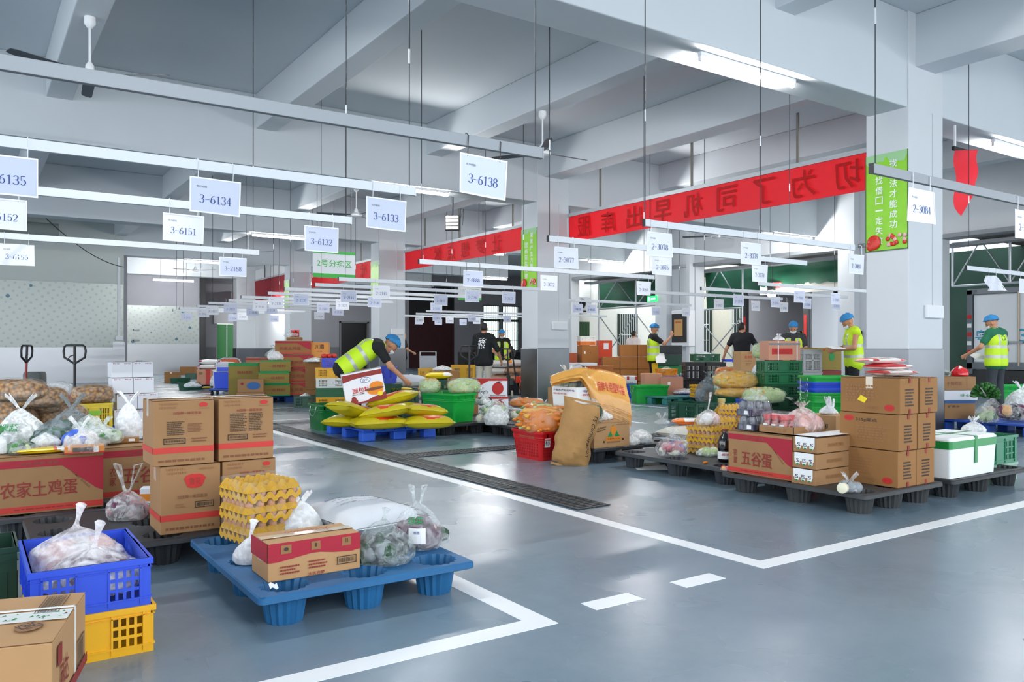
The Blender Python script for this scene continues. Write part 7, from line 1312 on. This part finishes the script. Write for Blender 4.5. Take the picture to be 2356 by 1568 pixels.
# teal and blue pallets with produce
x, y = at(1572, 930, 0); palletblock('teal block pallet beside the bright green tub', x - .45, y + .02, .8, 1.0, .16, '#2f7f78'); x, y = at(1575, 905, .16); bag('clear bag of pale meat on the teal pallet', x, y, .16, .28, .12, -20, FILMW, ('pinkmeat', 'white'), 12, .06, 'none', seed=90); bag('crumpled silver-white bag on the teal pallet', x + .1, y + .25, .2, .24, .3, 0, FILMG, ('grey', 'white'), 10, .07, 'ears', seed=91, knoth=.12)
x, y = at(1632, 930, 0); palletblock('dark blue pallet beside the teal one', x - .2, y, 1.1, 1.0, .15, '#27508f'); x, y = at(1622, 915, .15); eggs('small stack of bright yellow egg trays on the dark blue pallet', x + .05, y + .2, .15, -28, 4, film_=False); bag('white bag slumped beside the small egg tray stack', x + .38, y - .05, .15, .15, .22, 0, FILMG, ('white', 'pale'), 8, .06, 'ears', seed=92, knoth=.08); x, y = deep(1640, 14.8); bag('grey film bag over brown produce behind the small egg trays', x, y + .1, .15, .28, .5, 0, FILMD, ('potato', 'grey'), 18, .09, 'ears', seed=93, knoth=.1)
x, y = at(1684, 942, 0); crate('periwinkle blue crate under the pepper bags, taller', x + .1, y + .2, 0, .44, .4, .35, -12, '#5b78e6'); x, y = at(1742, 948, 0); crate('periwinkle blue crate, lower, beside the taller one', x - .02, y + .2, 0, .52, .4, .24, -12, '#4d6fe0')
PEP = film('pepper film', '#f4f6e6', a=.16, scale=14)
x, y = deep(1692, 13.2); pouch('long clear bag of yellow vegetables on the taller blue crate', x, y, .48, .75, .42, .3, -30, PEP, 'yellow', 60, .05, ('pale', 'yellow', 'yellow', 'gold', 'pale'), seed=11, shape=(1.8, .6, .6), tail=True); pouch('flat clear bag of yellow vegetables squeezed below it', x - .03, y - .05, .34, .7, .4, .17, -30, PEP, 'yellow', 30, .045, ('gold', 'pale'), seed=12, shape=(1.6, .6, .6)); pouch('clear bag of yellow and pale gourds beside the green crate tower', *deep(1757, 12.6), .28, .66, .36, .26, -34, PEP, 'pale', 60, .04, ('yellow', 'gold', 'pale', 'pale'), seed=13, shape=(1, 1, 1), tail=True)
x, y = deep(1668, 14.6); bag('green leafy bag beside the grey film bag', x, y, .3, .22, .45, 0, FILMG, ('green', 'pale'), 16, .08, 'none', seed=94); crate('crate hidden below the leafy bag', x, y, 0, .4, .35, .3, -30, '#0d5a3a', 'solid'); x, y = deep(1675, 16.0); pouch('clear bag of carrots behind the long yellow vegetable bag', x, y, .55, .5, .34, .24, -30, MATS['carrot film'], 'carrot', 20, .05, ('carrot', 'pale'), seed=14, shape=(1.6, .7, .7)); carton('brown carton supporting the carrot bag', x, y, 0, .5, .4, .54, -30, 'brown', detail=False)
x, y = deep(1713, 14.8); carton('tan oil carton with red characters before the black-shirted man', x, y, .72, .3, .28, .37, -20, 'pale', [('t', 'F', .5, .72, .55, .14, '金龙鱼', 'red'), ('t', 'F', .5, .52, .5, .08, '大豆油', 'faint'), ('bar', 'F', .45, .88, .92, .97, 'faint'), ('ln', 'F', .3, .3, .7, .44, 2, 'faint')], detail=False); carton('tan carton directly under the oil carton', x, y, .36, .36, .3, .355, -20, 'pink', detail=False); carton('tan carton at the base below the oil carton', x, y, 0, .36, .3, .355, -20, 'pink', detail=False)
# dark green crate tower with strapped pink carton
x, y = deep(1792, 13.0)
for k in range(5): crate('dark green slotted crate in the tower, %s' % ('lowest', 'second', 'third, in the middle', 'fourth', 'topmost, under the pink carton')[k], x, y, .19 * k, .62, .42, .185, -32 + k % 2 * 2, ('#0c3b26', '#0c3b26', '#0d4a2e', '#11663c', '#11663c')[k], 'slot', group='dark green crate tower')
carton('pink carton with white straps and red panel on the green tower', x + .02, y, .955, .52, .38, .31, -30, 'pink', [('r', 'F', .1, .3, .75, .6, 'red'), ('t', 'F', .42, .45, .5, .16, '香米酥饼', 'maroon'), ('r', 'F', .29, 0, .32, 1, 'white'), ('r', 'F', .88, 0, .91, 1, 'white'), ('r', 'F', 0, .78, 1, .88, 'grey')], detail=False, tape=False); bag('white bag tuffet on the pink strapped carton', x, y, 1.268, .1, .08, 0, FILMWW, (), knot='ears', seed=95, knoth=.04)
x, y = deep(1752, 13.9); pouch('clear bag of pale green cabbages beside the pink carton', x, y, .96, .42, .32, .28, 40, FILM, 'pale', 10, .07, ('pale', 'green'), seed=15); bag('white netted bag under the cabbage bag', x, y, .62, .18, .33, 0, FILMWW, ('white',), 8, .08, 'none', seed=96); crate('crate tower base under the white netted bag', x, y, 0, .4, .3, .6, -30, '#0c3b26', 'solid')
x, y = deep(1862, 14.6); crate('grey grid crate upright behind the pink carton', x, y, .72, .36, .3, .40, -30, '#9ea3a6', 'grid'); crate('grey grid crate lower behind the pink carton', x, y, .4, .36, .3, .31, -30, '#a8adb0', 'grid'); crate('grey grid crate at the floor behind the pink carton', x, y, 0, .36, .3, .39, -30, '#9ea3a6', 'grid'); x, y = deep(1893, 15.2); carton('olive-brown produce carton with yellow tag by the clipboard worker', x, y, .74, .52, .4, .42, -20, 'olive', [('r', 'R', .35, .5, .5, .75, 'yellow'), ('o', 'R', .7, .5, .06, .06, 'black'), ('t', 'F', .2, .88, .3, .1, '水果', 'red'), ('o', 'F', .6, .6, .12, .2, 'green')], detail=False); carton('dark red and olive carton under the produce carton', x, y, .4, .52, .4, .335, -20, mat('dark red board', '#7c2420', .6), [('r', 'R', .1, .1, .9, .7, 'faint')], detail=False); carton('carton at the base below the dark red carton', x, y, 0, .52, .4, .395, -20, 'brown', detail=False)
# nested green and blue tubs
x, y = deep(1904, 11.6)
for k, (c, z, h, lab) in enumerate((('#0a9a34', 0, .40, 'lowest big green tub'), ('#0a9a34', .30, .22, 'second green tub'), ('#1c46c8', .44, .14, 'lower blue tub'), ('#1c46c8', .53, .14, 'upper blue tub'), ('#0aa63a', .62, .13, 'topmost green tub'))): tub('%s in the nested tub stack before the column' % lab, x, y, z, .68, .5, h, -30, c, .93)
x, y = deep(1915, 10.2); bag('white bag with loop handles before the nested tubs', x, y, .2, .1, .2, 0, FILMWW, ('white',), 5, .05, 'loops', seed=97, knoth=.1); crate('dark green crate before the nested tubs, under the loop-handled bag', x - .1, y + .1, 0, .6, .4, .2, -20, '#0d4a2e', 'solid')
x, y = deep(1780, 23.9)
for k, (dx, z, c, lab) in enumerate(((0, 1.0, '#12342a', 'lower dark green crate inside the open truck'), (0, 1.36, '#12342a', 'upper dark green crate inside the open truck'), (.3, 1.36, '#e88a10', 'orange crate inside the open truck'), (.3, 1.0, '#1f3fb0', 'blue crate inside the open truck'))): crate(lab, 22.9, 16.75 - dx * 1.6, z, .4, .4, .34, 0, c, 'solid')
x, y = deep(1660, 28); b = MB(); b.box(27.2, 27.45, 20.2, 20.9, 0, 1.4, GREYW)
# ================================================================ people
def pose(**k): return k
# bending worker (local +Y is where he faces: image right and slightly away)
person('person bending low in a hi-vis vest and blue hair net, holding the tilted carton', *deep(812, 11.35), 72, pose(pelvis=(0, -.06, .86), chest=(0, .22, 1.07), neck=(0, .37, 1.13), head=(0, .50, 1.12), hf=(0, .62, -.78), shR=(.19, .31, 1.10), shL=(-.19, .31, 1.12), elR=(.24, .46, .84), wrR=(.20, .66, .66), elL=(-.42, .12, .98), wrL=(-.26, .16, .72), hipR=(.1, -.07, .83), hipL=(-.1, -.07, .83), knR=(.13, .05, .45), knL=(-.13, .02, .45)), '#15181a', '#101214', vest=True, net=True, mask=True, hair=False, H=1.06)
person('person with short black hair in a black T-shirt with white print, seen from behind', *deep(1113, 17.6), 12, pose(wrR=(.34, .22, .86), elR=(.31, .02, 1.1), elL=(-.24, .02, 1.1), wrL=(-.18, .22, .98)), '#0f1213', '#b9b4a6', back=True, H=1.0, sleeve=.95)
person('person in an open hi-vis vest and mask beside the barred windows', *deep(1155, 23.4), 180, pose(wrR=(.12, .24, .95), elR=(.26, .04, 1.08), wrL=(-.1, .22, .92), hf=(0, .9, -.42)), '#17120f', '#2a2c30', vest=True, net=True, mask=True, hair=False, open_vest=True, H=.98)
person('person mostly hidden by the second column, one bare forearm showing', *deep(926, 26.6), 60, pose(elL=(-.3, -.05, 1.12), wrL=(-.22, -.1, .92), elR=(.28, .06, 1.12), wrR=(.3, .26, 1.02)), '#16181a', '#2b3038', H=.98)
person('person in a pale pink-white shirt behind the wall of brown cartons', *deep(1457, 25.6), 40, pose(), '#e6d8d2', '#33363c', H=1.0, sleeve=.9)
person('person in a hi-vis vest and blue net raising one hand by the pier', *deep(1503, 20.0), 88, pose(hf=(0, .95, -.3), elR=(.25, .22, 1.22), wrR=(.2, .40, 1.42), hdR=(0, .1, 1), elL=(-.25, .0, 1.12), wrL=(-.2, .22, .9)), '#14181b', '#16181a', vest=True, net=True, mask=True, hair=False, side_stripe='#e8b81a', H=1.02)
person('person with black hair in a plain black T-shirt facing the open truck', *deep(1707, 18.4), 15, pose(elR=(.34, .1, 1.14), wrR=(.42, .3, 1.0), elL=(-.33, .0, 1.12), wrL=(-.4, .06, .9), hf=(.45, .9, 0)), '#17191d', '#1d2025', H=1.02)
t = person('person in a hi-vis vest and blue net reading papers behind the pink carton', *deep(1826, 17.2), 205, pose(hf=(0, .85, -.5), elR=(.26, .06, 1.12), wrR=(.12, .30, 1.12), elL=(-.26, .06, 1.12), wrL=(-.1, .30, 1.12)), '#2f3236', '#22252a', vest=True, net=True, mask=True, hair=False, open_vest=True, H=1.0)
person('person in a sleeveless hi-vis vest and blue net writing beside the near column', *deep(1962, 14.2), 275, pose(hf=(0, .8, -.6), head=(0, .08, 1.56), elR=(.25, .06, 1.12), wrR=(.1, .33, 1.10), elL=(-.25, .06, 1.12), wrL=(-.1, .33, 1.08), pelvis=(0, -.02, .93)), '#c8ee1f', '#15171a', vest=True, net=True, mask=True, hair=False, sleeve=0, H=1.03)
person('person in a hi-vis vest and blue net writing beside the parked white truck', *deep(2292, 14.4), -25, pose(hf=(-.5, .8, -.45), head=(-.03, .06, 1.56), elL=(-.34, .06, 1.14), wrL=(-.34, .32, 1.0), elR=(.28, .0, 1.1), wrR=(.28, .12, .86)), '#1e6a4a', '#353a40', vest=True, net=True, mask=True, hair=False, H=1.02)
def paper(label, px, d, z, tx, w=.22, h=.3): x, y = deep(px, d); t = thing('clipboard', label, 'clipboard', (x, y, z), (math.radians(tx), 0, -YAW)); b = MB(); b.box(-w / 2, w / 2, -h / 2, h / 2, 0, .004, INK['white']); b.build('paper', t); b = MB(); b.box(-w / 2 - .006, w / 2 + .006, -h / 2, h / 2, -.006, 0, WHITE); b.build('board', t)
paper('white clipboard held by the worker behind the pink carton', 1812, 16.86, 1.16, 24); paper('white clipboard held by the worker beside the near column', 1924, 14.06, 1.155, 8); paper('white note sheets held by the worker beside the parked truck', 2250, 14.62, 1.0, 20); paper('folded white paper in the lowered hand of the worker by the pier', 1519, 19.75, .9, 50)
